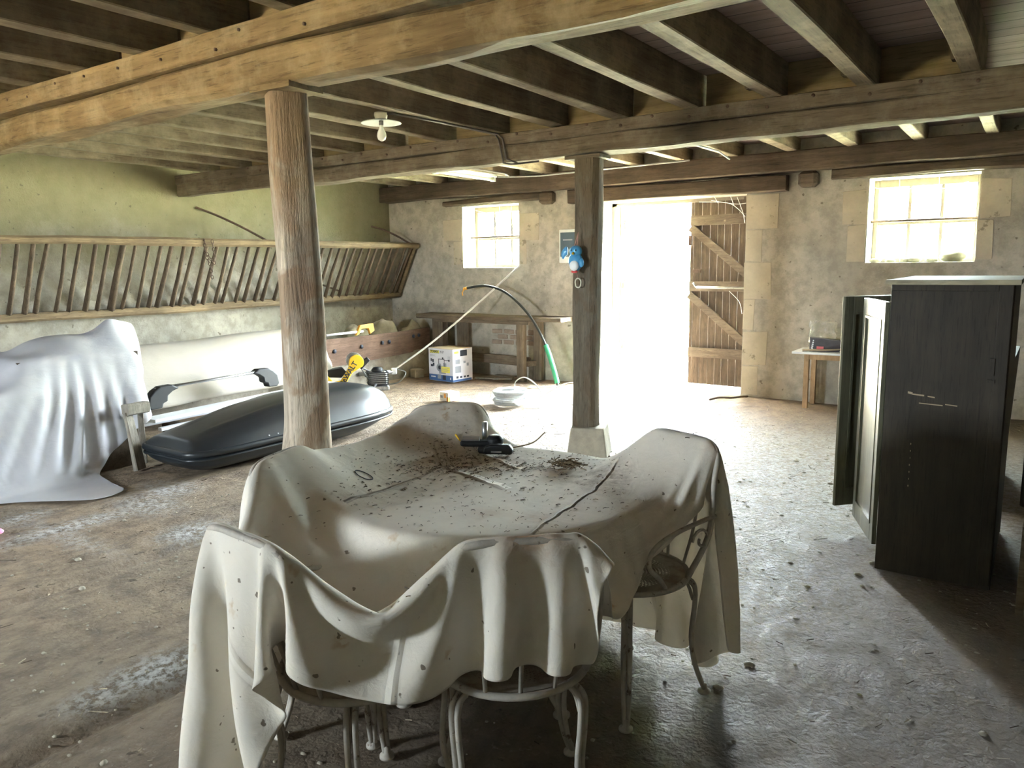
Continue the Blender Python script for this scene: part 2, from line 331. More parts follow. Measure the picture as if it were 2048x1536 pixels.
5,-8,-14,-2,6,6,-8,-10,2,0,-3,3,5,1,0,1,1,1,2,0,-7,-10,-6,0,-1,0,-1,0,-1,1,-1,0,-1,-1,0,-2,0,0,1,0,1,2,2,2,2,1,1,2,1,1,0,-1,0,0,-1,1,2,2,3,1,2,8,5,-2,-3,-2,
7,-16,-6,0,4,-6,-9,3,1,-3,2,11,6,0,-1,1,3,1,2,1,0,-5,-10,-15,-5,-2,0,-1,0,-1,1,-1,0,-1,-1,-1,-1,0,0,2,1,2,2,2,2,2,2,0,1,-1,0,1,-1,0,1,0,0,3,3,2,3,4,4,-1,-1,-1,
-1,-15,5,1,-4,-5,-1,-2,-3,2,13,13,6,0,-1,2,5,2,0,0,0,-1,-2,-5,-16,-17,-10,-3,0,0,-1,0,-1,0,-2,0,-1,-1,0,1,2,2,2,2,2,2,1,1,0,0,0,0,1,0,-1,0,2,3,3,1,2,3,2,1,0,0,
-25,5,16,0,-7,-6,-4,-2,1,10,16,15,3,-4,-7,1,4,-2,-4,-3,-5,-4,-3,0,2,0,-9,-15,-9,-2,0,1,-1,-1,-1,-2,-1,-1,1,1,2,2,1,2,2,1,1,1,0,1,1,0,0,0,0,-1,1,4,3,2,1,1,0,2,1,0,
-28,4,7,5,-3,-5,-1,1,9,15,13,2,-7,-10,-5,1,-2,-5,-6,-4,-5,-1,1,1,0,1,1,2,-6,-7,-4,-2,0,-1,0,0,-3,-1,1,1,2,1,2,2,1,1,1,1,1,1,0,1,1,0,0,-2,1,6,3,1,0,0,-2,1,1,1,
-27,0,2,6,2,-1,0,5,9,9,6,-2,-12,-11,-1,-1,-4,-5,1,3,7,7,5,4,3,1,1,-1,-2,-8,-14,-13,-3,1,0,-6,-2,-2,-1,2,2,2,2,1,1,1,1,1,1,0,1,1,0,2,2,4,-1,3,2,2,0,-1,1,-2,0,-1,
-28,1,0,5,5,1,-1,5,5,9,5,-13,-11,-9,2,9,1,3,8,9,8,8,3,-2,-4,-5,-3,-3,-3,-4,-5,-7,-7,-8,-8,-2,-4,-4,0,2,2,2,2,0,1,2,1,0,2,1,2,3,4,4,7,7,2,-11,0,0,1,0,-1,-1,-2,-1,
-27,0,0,2,7,0,1,3,6,10,-5,-16,-4,2,12,9,6,6,7,9,-2,-11,-11,-10,-10,-6,-5,-3,0,5,8,8,-4,-10,-7,-5,0,-5,-4,4,3,1,1,2,2,1,2,4,2,5,6,2,9,2,-7,-4,1,1,-3,2,2,1,-1,-1,-2,-3,
-27,0,0,1,5,3,-1,1,11,9,-11,-2,0,3,12,9,10,1,-6,-5,-12,-12,-15,-7,2,4,8,10,13,5,-6,-16,-15,-4,-2,3,0,0,14,-4,-1,4,0,2,1,3,2,3,2,3,-1,3,-7,12,1,-12,-8,-2,3,1,4,4,2,-1,-3,-2,
-27,-1,1,0,2,6,-3,6,21,0,-6,0,-3,11,10,6,-7,-11,-9,-11,-11,-7,10,11,11,11,7,-2,-15,-19,-13,-4,3,2,5,-3,7,23,-11,6,5,-6,4,-1,0,1,4,-5,5,-3,-2,6,-3,-10,14,-2,-12,-7,-3,4,1,4,4,4,1,-3,
-28,1,0,0,1,8,1,17,11,-5,1,-1,-2,9,0,-3,-10,-12,-10,-5,5,12,12,14,6,-5,-16,-18,-14,-5,2,5,8,1,-12,14,25,-17,6,-8,6,9,-7,2,1,0,1,2,-9,4,11,-17,19,-14,-5,11,-5,-8,-6,-2,2,2,4,4,3,2,
-27,0,0,0,1,6,10,20,1,1,4,-12,-3,3,-1,-7,-13,-10,7,8,13,13,10,-3,-14,-18,-17,-8,4,8,12,8,-12,-18,25,27,-32,6,-10,8,10,1,-2,-3,4,1,-4,2,3,0,-11,10,-10,21,-19,-1,4,0,-8,-5,-1,-1,3,3,4,3,
-27,0,0,0,0,5,22,10,0,6,-7,-17,2,-1,2,-14,-3,7,11,14,12,5,-12,-17,-18,-13,3,11,16,13,-6,-27,-8,35,23,-38,0,0,-11,16,12,-8,3,-6,5,0,-4,0,10,-6,-1,5,-11,10,9,-20,-2,4,0,-6,-5,-2,-1,3,4,4,
-27,0,0,0,0,2,28,6,1,-2,-17,-6,-1,3,5,-8,9,7,9,18,-5,-12,-14,-17,-10,9,15,20,7,-18,-30,2,34,22,-40,-13,21,-25,17,2,9,-1,4,-10,7,-2,1,0,-5,-2,19,-20,21,-29,29,-4,-19,-4,4,1,-4,-3,-3,-2,4,4,
959,52,52,52,53,62,61,64,51,33,54,57,42,32,55,49,37,47,63,65,65,63,60,52,46,43,41,40,38,39,38,39,43,49,56,57,51,36,19,-4,9,16,16,11,12,12,20,35,47,46,46,53,48,58,35,45,58,37,32,-17,-37,11,13,37,53,50,
17,0,0,-1,-2,-8,-3,-17,-5,9,-3,-4,-7,7,-5,-1,11,10,-2,-3,-2,0,-2,0,0,0,1,0,1,0,1,0,0,0,0,0,-1,0,2,15,1,-7,-6,1,0,3,3,4,-1,-1,1,0,-1,0,0,4,-6,-2,-1,-12,13,3,-1,8,-4,1,
17,0,-1,0,0,-3,-5,-17,-9,2,-1,-4,-3,8,1,-5,9,6,-2,-1,-2,0,0,0,0,0,0,1,0,1,0,0,0,0,0,0,0,0,1,1,0,1,1,0,1,2,5,4,-2,0,0,-1,0,0,-2,4,-5,3,-7,-8,12,-1,3,4,-2,3,
17,0,0,0,-2,-1,0,-3,-25,-4,2,-7,3,7,3,-3,2,0,-1,0,2,-1,0,0,0,0,0,1,1,0,0,1,0,0,0,-1,1,0,0,1,1,1,1,1,1,3,6,-1,-1,0,1,-1,1,-2,-2,5,-4,4,-12,-2,10,-4,7,0,0,3,
18,-2,0,0,1,-2,-3,7,-14,-21,1,2,-1,5,0,-1,0,-1,1,0,0,-1,0,0,1,0,0,0,1,0,1,0,0,0,-1,1,0,0,0,1,0,2,0,1,1,5,4,0,-1,-1,2,-1,0,-3,2,1,-2,2,-13,3,10,-7,10,-2,1,1,
17,1,-1,0,-1,0,-6,-9,-1,-12,-1,5,-1,0,1,1,-1,-1,0,0,-2,0,0,0,0,1,1,-1,0,1,0,1,0,0,0,0,-1,0,1,0,2,0,1,0,4,4,3,-1,0,0,0,-1,1,-4,4,-2,0,0,-11,8,2,-1,6,-3,4,-1,
17,0,0,-1,1,0,-8,-23,6,-3,-1,4,1,-3,2,2,-2,-1,-1,0,0,0,-1,0,-1,2,0,1,0,0,0,0,1,0,0,-1,1,0,0,1,1,0,1,2,2,5,1,0,-1,0,1,-2,2,-4,5,-3,2,-5,-10,13,-3,5,3,-3,3,-2,
18,-1,0,0,0,-1,-9,-24,3,2,1,2,3,-3,0,2,-1,-1,0,1,-1,0,-1,-1,0,-1,1,1,1,0,0,1,0,0,0,0,-1,1,0,1,0,1,1,3,3,5,-1,0,-2,1,0,0,0,-4,6,-3,2,-9,-4,13,-6,7,0,0,2,-4,
17,0,0,0,0,0,-13,-18,-5,9,-2,3,2,-2,0,1,-1,0,0,1,0,-1,0,-1,-1,0,1,0,0,1,1,-1,0,0,0,0,0,0,1,1,0,1,2,3,7,-1,-1,-1,0,1,0,-1,0,-1,3,-2,2,-11,3,5,-3,9,-3,2,0,-2,
18,-1,0,0,-1,-1,-12,-9,-13,13,-4,0,4,-3,-1,2,0,0,0,0,-1,0,-1,1,0,-2,0,1,1,0,0,1,0,0,0,0,0,0,0,0,1,3,3,3,3,-1,0,0,-1,0,0,0,-1,1,2,-1,1,-14,9,0,1,7,-4,4,-1,-2,
17,1,-1,0,0,-4,-13,0,-15,8,-3,0,2,0,-2,1,1,-1,2,-2,0,0,0,-1,0,0,-1,1,0,0,1,0,0,0,0,0,0,0,1,0,3,4,3,3,-1,0,1,-2,0,2,-1,-1,-1,2,1,-1,-2,-10,9,-2,5,2,-1,4,-2,-1,
17,0,0,0,-1,-6,-7,2,-7,-7,2,-5,4,-1,-1,1,1,0,0,-1,0,0,0,0,0,0,-1,0,0,1,0,0,1,0,-1,0,0,0,0,3,6,3,0,1,-1,1,-1,0,0,1,-1,0,-1,2,0,2,-9,-2,7,-4,9,-2,1,2,-2,1,
18,-1,0,-1,0,-10,3,1,-5,-18,5,-3,2,1,-1,-1,2,0,0,-1,0,-1,1,0,0,0,0,-1,1,0,0,1,-1,0,1,-1,0,0,1,6,5,0,1,-1,0,0,0,0,0,1,-1,0,0,2,-1,2,-10,2,4,-2,6,-4,5,0,0,0,
17,0,0,0,-3,-10,6,4,-2,-18,-7,2,0,1,1,0,1,0,-1,0,1,0,-1,-1,1,0,0,0,0,0,0,0,1,0,-1,0,0,1,4,6,0,1,0,0,0,0,0,-1,2,-1,0,0,0,2,-1,0,-9,6,-1,3,4,-3,4,-1,0,-2,
18,-1,0,0,-6,-9,5,9,-1,-13,-15,2,0,1,1,1,-1,1,0,-1,0,-1,0,1,0,1,0,-1,0,0,1,0,-1,0,0,0,0,2,6,0,1,1,1,0,0,1,0,-1,1,1,-2,2,0,1,0,-2,-8,7,-4,8,-2,2,2,-1,1,-5,
18,-1,0,-4,-12,0,4,11,2,-8,-17,-6,2,1,1,1,0,-1,0,0,0,0,0,0,0,0,0,1,-1,1,0,0,1,-1,1,0,-1,0,3,2,2,1,1,0,1,-1,0,1,1,-1,0,1,0,1,1,-5,-3,3,0,6,-3,3,1,0,0,-6,
18,0,-3,-23,-17,12,14,12,6,-3,-15,-13,0,1,0,3,-2,1,-1,1,-1,0,0,0,0,0,1,0,1,-1,1,0,0,0,1,2,-2,1,-1,3,1,3,2,-1,-1,1,0,0,1,0,0,0,1,1,1,-6,0,0,1,5,-1,3,-1,1,-2,-6,
19,-5,-11,-17,-5,-2,12,17,11,-1,-10,-15,-5,1,0,2,0,-1,0,0,0,0,0,0,0,1,0,0,0,0,0,1,1,0,-1,3,1,-2,-1,1,3,2,1,0,0,0,0,1,0,0,0,1,1,0,2,-6,1,-1,4,0,0,3,-1,2,-3,-6,
24,-6,-6,7,-11,-19,-7,15,19,4,-6,-14,-10,-1,-1,1,0,0,0,0,0,1,0,1,0,0,0,0,0,2,-1,1,0,1,-2,2,3,-2,-1,-1,2,2,2,0,0,0,0,1,1,-1,1,0,0,0,1,-2,0,-2,5,-1,3,0,2,0,-4,-5,
24,-1,1,-3,-5,-15,-16,3,18,13,-2,-11,-12,-6,0,0,1,0,0,1,0,0,0,0,1,0,0,0,1,0,1,-1,1,1,0,-2,5,-1,-2,-1,2,2,1,2,0,-1,0,0,1,0,0,-1,1,0,-1,1,0,-1,5,-2,3,0,2,0,-5,-4,
23,-3,-8,-5,9,-2,-17,-13,8,20,6,-6,-14,-9,-3,1,1,0,2,0,1,0,0,0,-1,0,1,1,-1,0,1,1,0,1,1,-3,3,4,-2,-2,-1,2,3,1,-1,1,-1,1,0,-1,0,0,-1,-1,-3,5,-1,2,2,2,2,-1,2,-1,-4,-5,
18,-24,-17,4,17,16,-1,-18,-9,11,15,2,-8,-17,-3,-1,2,2,1,0,0,0,1,0,1,0,0,0,1,0,0,0,0,1,1,-3,2,4,-1,-1,-2,2,1,1,1,-1,0,0,1,-1,0,-1,-2,-2,-9,1,10,5,3,1,1,2,1,-3,-4,-6,
-15,-9,-3,7,10,15,10,-7,-15,-3,9,9,-2,-11,-10,1,1,2,1,1,1,0,0,0,0,0,0,0,1,0,1,1,0,-1,0,0,-2,5,1,-2,-2,0,2,1,1,-1,1,0,-1,1,-1,-1,-2,-4,-2,-1,7,6,4,0,2,2,0,-3,-5,-9,
-29,3,6,1,0,11,14,8,-6,-12,-1,4,3,-4,-17,9,1,2,0,0,0,0,0,0,-1,1,0,0,-1,1,0,0,1,0,1,1,-6,5,5,-2,-1,-2,2,1,0,1,-1,0,0,-1,-1,-1,-2,-2,0,1,4,3,4,1,2,3,-1,-3,-8,-8,
-27,22,12,-4,-17,-2,10,11,5,-5,-6,0,0,-1,-2,-3,1,0,0,0,0,0,-1,0,1,-1,0,0,1,-1,1,0,0,1,0,2,-5,2,4,1,-3,-1,0,2,1,-1,0,1,-1,0,-1,-1,-1,-1,-2,1,4,4,4,1,3,1,-2,-4,-8,-10,
13,7,3,-6,-13,-14,-4,8,8,2,-2,-2,-1,-1,1,0,-1,-2,0,-1,-1,0,1,0,-1,1,-1,0,0,1,-1,1,1,-1,0,1,-3,-4,6,3,-1,-2,0,1,0,0,0,0,1,-2,1,-1,-1,-1,1,1,2,3,4,2,2,1,-1,-7,-12,-4,
21,2,0,-3,-4,-11,-11,-3,5,6,1,-1,-2,-1,3,-1,-1,-1,-2,0,0,-1,-1,-1,1,-1,1,0,-1,0,0,1,-1,1,0,1,2,-7,1,4,1,-1,-1,0,1,0,0,1,-1,0,0,0,0,0,-1,1,2,3,2,4,2,0,-4,-9,-10,1,
25,-3,-3,2,0,-6,-8,-7,-1,3,3,-2,-2,0,5,-3,-3,-1,-1,0,-2,0,0,0,-1,-1,0,0,0,0,0,0,1,0,0,0,6,-8,-2,4,2,-1,-1,1,0,0,0,0,0,1,-1,1,0,-1,0,0,3,3,1,4,2,0,-6,-13,-5,8,
26,-24,-11,11,13,4,-2,-6,-6,-2,0,2,-1,-2,4,-3,-1,-2,-1,-1,0,-1,-1,0,0,0,0,-1,0,0,0,0,0,0,0,-1,4,-1,-6,0,3,0,-1,0,1,1,-1,0,0,1,1,0,1,1,2,1,1,1,1,6,-1,-2,-14,-10,5,16,
28,-35,-10,6,10,7,5,-1,-4,-3,-1,0,1,0,2,-2,-1,-1,-1,-2,0,-1,0,-1,0,0,-1,1,-1,0,0,0,0,0,0,-1,3,1,-5,-2,2,1,-1,1,0,0,0,0,1,0,1,1,1,1,0,4,1,1,-3,3,-1,-4,-11,-5,8,5,
-10,-2,16,-12,-1,2,2,4,0,-1,1,1,1,1,1,-1,-1,-1,-1,0,-1,0,-1,0,-1,0,0,-1,0,-1,0,0,0,0,0,0,-3,4,-1,-2,0,2,0,0,1,-1,0,1,0,0,0,1,1,1,2,2,0,0,-1,-1,0,-1,-9,-2,-2,-1,
-22,20,15,-6,-11,-2,-1,-1,2,1,-1,2,2,1,3,0,0,-1,-1,-1,-1,-1,0,-1,0,0,0,0,0,0,-1,-1,0,0,-1,-2,-6,3,4,0,0,0,1,-1,0,0,1,0,0,0,1,-1,0,2,2,0,0,0,1,0,0,4,6,-5,-11,-9,
-26,36,-1,-5,-3,-1,0,-2,-2,-2,1,-1,2,3,3,0,-1,-1,0,-1,0,-1,-1,1,-1,0,-1,0,0,0,0,-1,-1,-2,-1,-1,-1,-1,2,0,0,1,0,1,0,0,0,0,0,0,-1,0,-2,-1,-1,0,3,3,2,2,0,3,6,4,-8,-15,
5,9,-15,-1,1,0,-1,0,0,1,-1,0,-2,2,3,0,0,0,-1,0,-1,0,0,-2,1,-1,0,0,-1,0,-1,0,-1,-1,-2,-2,-1,1,0,2,1,0,1,0,0,0,0,0,0,-1,0,-1,1,0,0,-1,2,1,1,1,1,-1,7,4,1,-9,
16,-11,-20,0,1,1,3,6,5,1,0,-2,-1,0,2,0,0,-1,1,-1,-1,0,-1,1,-1,-1,0,0,0,-1,0,-1,-1,-2,-2,-2,-2,1,2,2,1,1,0,-1,0,1,0,0,-1,1,-1,0,0,1,0,0,0,2,1,0,0,0,4,5,3,-2,
18,-31,-5,4,3,5,6,4,3,1,-1,-1,-2,-3,-1,1,-1,1,-1,0,0,-1,0,-1,0,1,0,-1,0,0,0,-2,-1,-1,-3,-5,-2,3,2,1,1,0,0,0,0,1,0,0,1,-1,0,1,0,0,1,0,0,1,0,0,0,-1,4,5,2,0,
-10,-10,13,5,5,3,1,0,0,0,0,0,-1,-3,-2,-1,1,0,0,0,-1,0,0,0,-1,0,-1,0,0,0,-1,0,-1,-1,-2,-5,1,2,2,1,-1,0,-1,0,1,0,1,0,0,0,0,0,1,0,0,0,0,0,1,-2,1,0,2,2,3,2,
-27,18,13,6,3,2,0,-2,-7,-3,-1,0,2,-2,-1,0,0,0,0,0,0,0,-1,-1,1,-1,0,0,0,-1,0,0,-1,-1,0,1,-2,0,0,-1,0,-1,0,1,0,1,0,0,0,0,0,0,0,1,0,0,0,1,-1,-1,-1,0,1,1,4,4,
-8,20,5,3,-2,-6,-7,-7,-3,-2,1,3,1,2,1,1,0,0,0,0,0,-1,0,0,-1,0,0,0,0,-1,0,0,-1,0,-1,1,0,-2,-1,0,-1,-1,0,0,1,0,1,0,0,1,0,0,0,0,0,0,0,0,0,-2,0,0,0,2,4,4,
19,3,-5,-10,-9,-6,-4,-4,-3,2,4,3,3,4,5,-1,1,1,0,-1,0,0,-1,0,0,0,0,-1,0,0,0,-1,0,-1,0,1,-1,-2,0,-1,-1,-1,1,1,0,1,0,1,0,0,1,0,-1,-1,0,1,0,1,-1,-3,-1,1,-1,3,4,5,
25,-11,-14,-7,-3,-4,-6,-4,4,8,4,2,-1,4,6,1,0,-1,0,0,0,0,-1,0,-1,0,-1,0,0,0,0,0,0,0,-1,0,-2,0,-1,-1,0,0,0,1,1,0,0,0,1,0,0,1,0,-1,0,0,0,0,-1,-2,-2,0,1,4,4,2,
20,-21,-9,-1,-4,-6,-6,6,11,8,3,-1,0,2,5,0,-1,0,-1,0,-1,-1,0,-1,1,-1,0,0,-1,0,-1,0,0,-1,1,-2,-1,-1,0,0,-1,1,0,0,1,0,1,1,0,0,0,0,0,0,0,0,1,-1,-2,-3,-2,1,3,3,1,2,
-1,-7,-3,-6,-6,-5,10,15,12,4,-1,-2,0,18,-12,-5,-2,-2,0,-1,-1,-1,0,0,-1,-1,0,0,0,0,-1,0,-1,0,-2,0,-2,0,-1,0,0,1,1,0,0,1,0,0,1,1,0,-1,1,1,0,-1,0,1,-2,-3,-3,0,2,1,2,2,
-27,7,0,-4,-1,16,16,11,5,-1,-4,-2,7,1,-7,-3,-3,-2,-2,-1,0,-1,0,-1,0,0,-1,-1,0,-1,1,-1,0,0,-1,-2,-2,1,0,0,1,0,0,0,1,0,1,0,0,0,0,0,0,1,0,1,0,-1,-2,0,-5,-1,0,0,0,3,
-28,4,1,4,13,12,9,6,1,-10,-6,3,8,2,-1,-3,-3,-2,-2,-1,-1,0,-1,0,-1,0,0,-1,-1,1,-1,0,0,-2,0,-1,-2,-1,0,1,1,0,1,1,-1,0,1,0,0,0,0,1,1,0,1,1,0,0,-3,-3,-3,-2,-3,-2,2,1,
-28,4,13,6,9,8,6,2,-13,-11,1,9,9,3,-1,-2,-1,-2,-1,-2,-2,0,-1,-1,0,0,-1,0,0,-1,0,0,-1,0,-2,-2,-1,-1,0,1,1,1,0,0,1,1,-1,1,0,0,0,1,1,1,0,0,1,-1,-6,-3,0,-4,-5,-2,2,4,
-28,3,11,12,9,8,4,-15,-17,0,10,15,6,-2,-1,0,-2,-1,-2,-1,-1,-2,0,0,-1,0,0,-1,0,-1,0,0,0,-1,-1,-1,-2,-2,1,-1,1,2,1,1,0,-1,1,0,0,0,1,0,1,1,1,1,1,-5,-6,-2,0,-5,-4,0,2,4,
-26,7,4,17,12,2,-14,-16,-1,9,15,10,0,-4,-2,0,0,-2,-1,-2,0,-1,-1,-1,1,-1,0,0,-1,0,0,0,-1,-1,-1,-1,-2,-2,0,1,1,1,1,0,1,1,0,-1,0,0,1,1,0,0,2,0,1,-4,-5,0,-2,-5,-3,1,2,3,
-24,22,12,5,0,-11,-10,-2,6,13,10,-3,-5,2,1,-2,-2,-1,-1,0,-1,-1,-1,0,-1,0,0,0,-1,0,0,-1,1,-1,-2,-3,-1,-2,-1,1,0,1,1,2,0,1,0,1,0,0,0,0,1,1,0,2,1,-4,-2,-2,-3,-3,-2,0,2,3,
-9,14,12,-1,-7,-8,-3,5,9,9,-2,-12,4,8,-3,-5,-1,2,-1,-1,-1,-1,-1,0,0,-1,1,-1,0,-1,-1,1,-1,-1,-2,-1,-1,-5,0,1,2,1,1,0,1,0,1,0,0,1,0,1,0,0,1,0,1,-1,-1,0,-1,-3,-2,-1,1,4,
2,3,4,3,-2,-3,4,6,7,-3,-14,0,9,2,-5,-2,0,-1,0,-1,-1,-1,0,-1,0,1,-1,1,0,-1,-1,-1,-1,-1,1,-1,-3,-5,1,1,1,1,1,1,1,0,0,0,1,-1,0,0,0,1,-1,0,0,1,0,1,0,-1,1,-1,2,3,
4,0,1,6,2,5,3,2,-3,-8,-6,9,2,-6,0,4,-2,-3,-1,0,-1,0,0,0,0,0,0,0,0,1,-1,-2,-2,1,1,-5,-4,-4,2,1,1,1,1,1,0,1,0,0,0,0,0,-1,0,-1,0,-1,-5,1,3,0,0,1,0,1,1,4,
4,-1,0,5,8,4,-3,-1,-2,-4,3,6,-7,-11,11,6,-5,-5,2,0,-1,1,0,0,-1,0,0,0,1,1,1,-1,2,-2,-7,0,-2,-7,0,2,1,1,1,0,1,0,0,1,-2,1,-1,0,-1,-1,-2,-3,-4,0,-1,0,3,1,1,2,2,2,
4,0,-1,1,7,-1,1,0,4,3,5,-7,-13,2,10,-3,-3,2,-2,-1,2,0,-2,0,0,0,0,1,0,0,1,4,-1,-3,-10,-9,4,7,-1,0,1,0,0,0,-1,0,0,-1,1,-1,-1,-1,-1,-1,-2,-1,-1,-1,0,-6,-3,1,3,2,3,3,
4,-1,1,0,5,1,-3,6,9,1,-4,-7,-7,9,-2,-8,5,6,-7,1,0,-2,-1,-1,0,1,2,1,1,3,2,-4,-12,-18,2,17,4,4,0,-3,-1,-1,-1,0,0,-1,0,0,-1,-1,0,-1,-1,-1,-1,-3,1,3,2,-6,-7,-4,-3,3,4,3,
4,0,-1,0,2,6,-1,10,1,-7,-1,-3,5,2,-13,-5,11,2,-4,0,-2,-2,2,1,2,2,1,0,1,-5,-10,-13,-2,15,11,-6,5,11,-7,-2,-4,-1,-2,-1,-1,1,-1,-1,-1,0,-1,0,-1,-1,0,-2,-2,5,9,-1,-9,-7,-5,-6,-1,3,
5,-1,0,-1,0,10,3,8,-10,-5,3,6,6,-10,-12,4,5,-5,5,-2,-4,2,1,2,3,0,-2,-2,-7,-7,-3,9,13,0,-8,9,6,-5,-1,-5,-3,-2,-1,-1,-1,-1,0,-1,0,-1,0,-1,-1,-1,-1,2,-6,1,10,11,-4,-11,-7,-5,-5,-4,
4,1,-1,0,0,7,11,-6,-14,4,11,8,-7,-8,-2,6,-5,-8,11,-3,-1,1,2,2,-2,-3,-3,-4,-1,6,13,4,-10,-3,12,1,-3,-2,-6,-2,-4,-1,-1,-2,0,-1,0,0,-1,-1,0,-1,-1,0,-2,-3,1,-5,4,12,10,-4,-9,-8,-5,-3,
6,-2,0,0,1,3,14,-17,-5,10,11,-4,-8,2,6,0,-10,-4,5,0,3,2,-2,-3,-3,-3,0,5,11,8,-6,-9,4,10,1,-4,-4,0,-9,2,-9,2,1,-3,-1,0,0,-1,0,0,-1,-1,0,-1,1,-9,1,0,-6,8,12,10,-2,-9,-7,-5,
4,1,0,0,-1,4,3,-11,7,9,1,-11,1,12,4,-9,-4,-3,0,-2,6,-2,-2,-4,-3,3,7,11,2,-7,-4,7,6,3,-3,-5,10,-28,10,-2,-6,0,1,-3,-1,0,-1,0,0,-1,-2,0,-3,2,2,2,-13,5,-4,-9,13,13,8,2,-12,-6,
6,0,0,0,0,0,0,1,1,-1,-1,0,1,-1,2,-2,0,0,0,0,0,0,0,0,0,0,0,0,0,0,0,0,0,0,0,0,0,0,0,0,0,0,0,0,0,0,0,17,38,42,41,42,41,39,35,31,24,18,14,8,8,7,7,8,11,13,
0,0,0,0,3,14,-7,-8,-2,10,-5,9,-4,3,-8,0,1,-5,-1,1,-1,0,0,0,0,0,0,0,0,0,0,0,0,0,0,0,0,0,0,0,0,0,0,0,0,0,9,17,3,-2,1,-1,-1,-2,0,-2,-1,-1,-2,0,-1,-1,0,0,-1,0,
0,0,0,0,-1,6,9,-15,-1,-7,9,10,-1,7,-4,-8,-3,2,6,1,-8,-2,0,0,0,0,0,0,0,0,0,0,0,0,0,0,0,0,0,0,0,0,0,0,0,5,16,7,1,0,-2,0,-1,0,-2,0,-2,-1,-1,-2,0,0,-1,0,0,-1,
0,0,0,0,-1,-6,15,5,-7,-4,11,-3,7,-1,8,-4,-2,4,-3,-9,0,-2,-4,-4,0,0,0,0,0,0,0,0,0,0,0,0,0,0,0,0,0,0,0,0,1,13,14,2,-1,0,-1,-1,0,-2,0,-2,-1,-1,-2,0,-1,0,0,-1,-1,0,
0,0,0,0,-1,-9,7,19,3,-2,6,-1,3,0,0,2,1,-1,-5,-1,5,-1,-7,-11,-6,-1,0,0,0,0,0,0,0,0,0,0,0,0,0,0,0,0,0,0,8,17,6,0,-1,-1,0,-1,-1,0,-1,-2,-1,-1,-1,-1,0,-1,-1,0,0,-1,
0,0,0,0,0,-4,-7,31,4,1,-1,1,1,0,1,2,1,-2,0,1,0,-1,-1,-7,-15,-5,0,0,0,0,0,0,0,0,0,0,0,0,0,0,0,0,0,5,15,11,1,-1,0,0,-1,-1,-1,-1,-1,-1,-1,-1,-1,0,-1,-1,0,-1,-1,1,
0,0,0,0,0,0,0,14,12,0,-2,2,1,0,0,2,0,0,-1,2,-1,1,-1,0,-10,-15,-4,0,0,0,0,0,0,0,0,0,0,0,0,0,0,0,2,14,15,2,-1,0,-1,-1,0,-1,-1,-1,-1,-1,-1,-2,-1,0,-1,0,-1,0,0,-2,
0,0,0,0,0,0,6,-1,18,2,1,-1,2,0,1,2,0,0,0,0,1,-1,0,-1,-2,-12,-12,-3,0,0,0,0,0,0,0,0,0,0,0,0,0,1,9,17,7,-1,-1,0,0,-1,-1,-1,-1,0,-1,-2,-1,-1,0,-1,-1,0,-1,-1,-1,0,
0,0,0,0,0,1,8,-7,14,10,0,0,2,0,1,1,0,0,0,1,0,0,0,1,-1,-3,-15,-11,-2,0,0,0,0,0,0,0,0,0,0,0,0,8,17,9,1,-1,0,-1,-1,0,-1,0,-1,-1,-1,-1,-1,-1,-1,-1,0,-1,-1,-1,0,0,
0,0,0,0,0,3,7,-5,5,15,2,0,0,1,1,1,1,0,1,0,-1,0,0,0,1,0,-6,-15,-9,-2,0,0,0,0,0,0,0,0,0,0,5,16,13,1,-1,0,-1,0,0,-1,-1,0,-1,0,-2,-1,-1,-1,-2,0,0,-2,0,-1,-1,-1,
0,0,0,0,0,6,3,1,0,14,2,1,1,1,1,1,0,0,0,0,0,0,1,0,0,0,1,-7,-16,-9,-1,0,0,0,0,0,0,0,0,3,14,15,4,-1,0,-1,0,-2,0,-1,1,-2,0,-2,0,-1,-1,-2,0,-1,-1,0,-1,-1,-1,-1,
0,0,0,0,1,8,2,4,-1,6,5,2,1,1,1,2,0,0,0,0,0,0,0,0,1,1,0,0,-7,-15,-10,-2,0,0,0,0,0,0,2,14,17,3,0,1,-1,-1,-1,0,-1,1,-2,1,-1,-1,-2,0,-2,-1,0,-1,-1,-1,-1,0,-2,0,
0,0,0,0,1,11,4,1,-1,5,4,2,2,1,2,0,1,0,0,0,0,0,-1,1,1,0,1,0,-1,-7,-15,-10,-2,0,0,0,0,2,12,16,7,1,-1,-1,-1,0,-1,0,0,-1,1,-2,0,0,-2,-1,-1,-1,-1,0,-2,-1,0,-2,0,-1,
0,0,0,0,4,11,2,1,-1,2,5,2,1,2,1,1,1,1,0,0,0,-1,1,-1,1,1,0,2,0,-2,-6,-13,-11,-3,0,1,4,10,14,8,0,-1,0,-1,0,-2,0,0,-1,0,-1,0,-1,-1,0,-1,-2,-1,-1,-1,-1,0,-2,0,-1,-1,
0,0,0,1,9,5,1,4,-1,0,5,3,2,1,2,1,0,0,0,0,0,0,-1,2,0,1,1,0,0,1,-1,-5,-10,-7,-1,4,6,9,6,0,0,0,-1,-1,-1,0,0,-1,0,0,0,0,-1,-1,-1,-1,-1,-1,-2,-1,0,-2,0,-2,-1,-1,
0,0,0,1,12,3,-1,3,2,-1,5,3,2,2,2,2,0,0,0,0,0,-1,0,0,1,0,1,0,2,0,0,-1,-3,-3,1,1,3,3,1,0,-1,0,-1,-1,0,-1,-1,0,0,0,0,-1,1,-1,0,-3,-1,-1,-1,-1,-1,-1,-1,-1,-2,0,
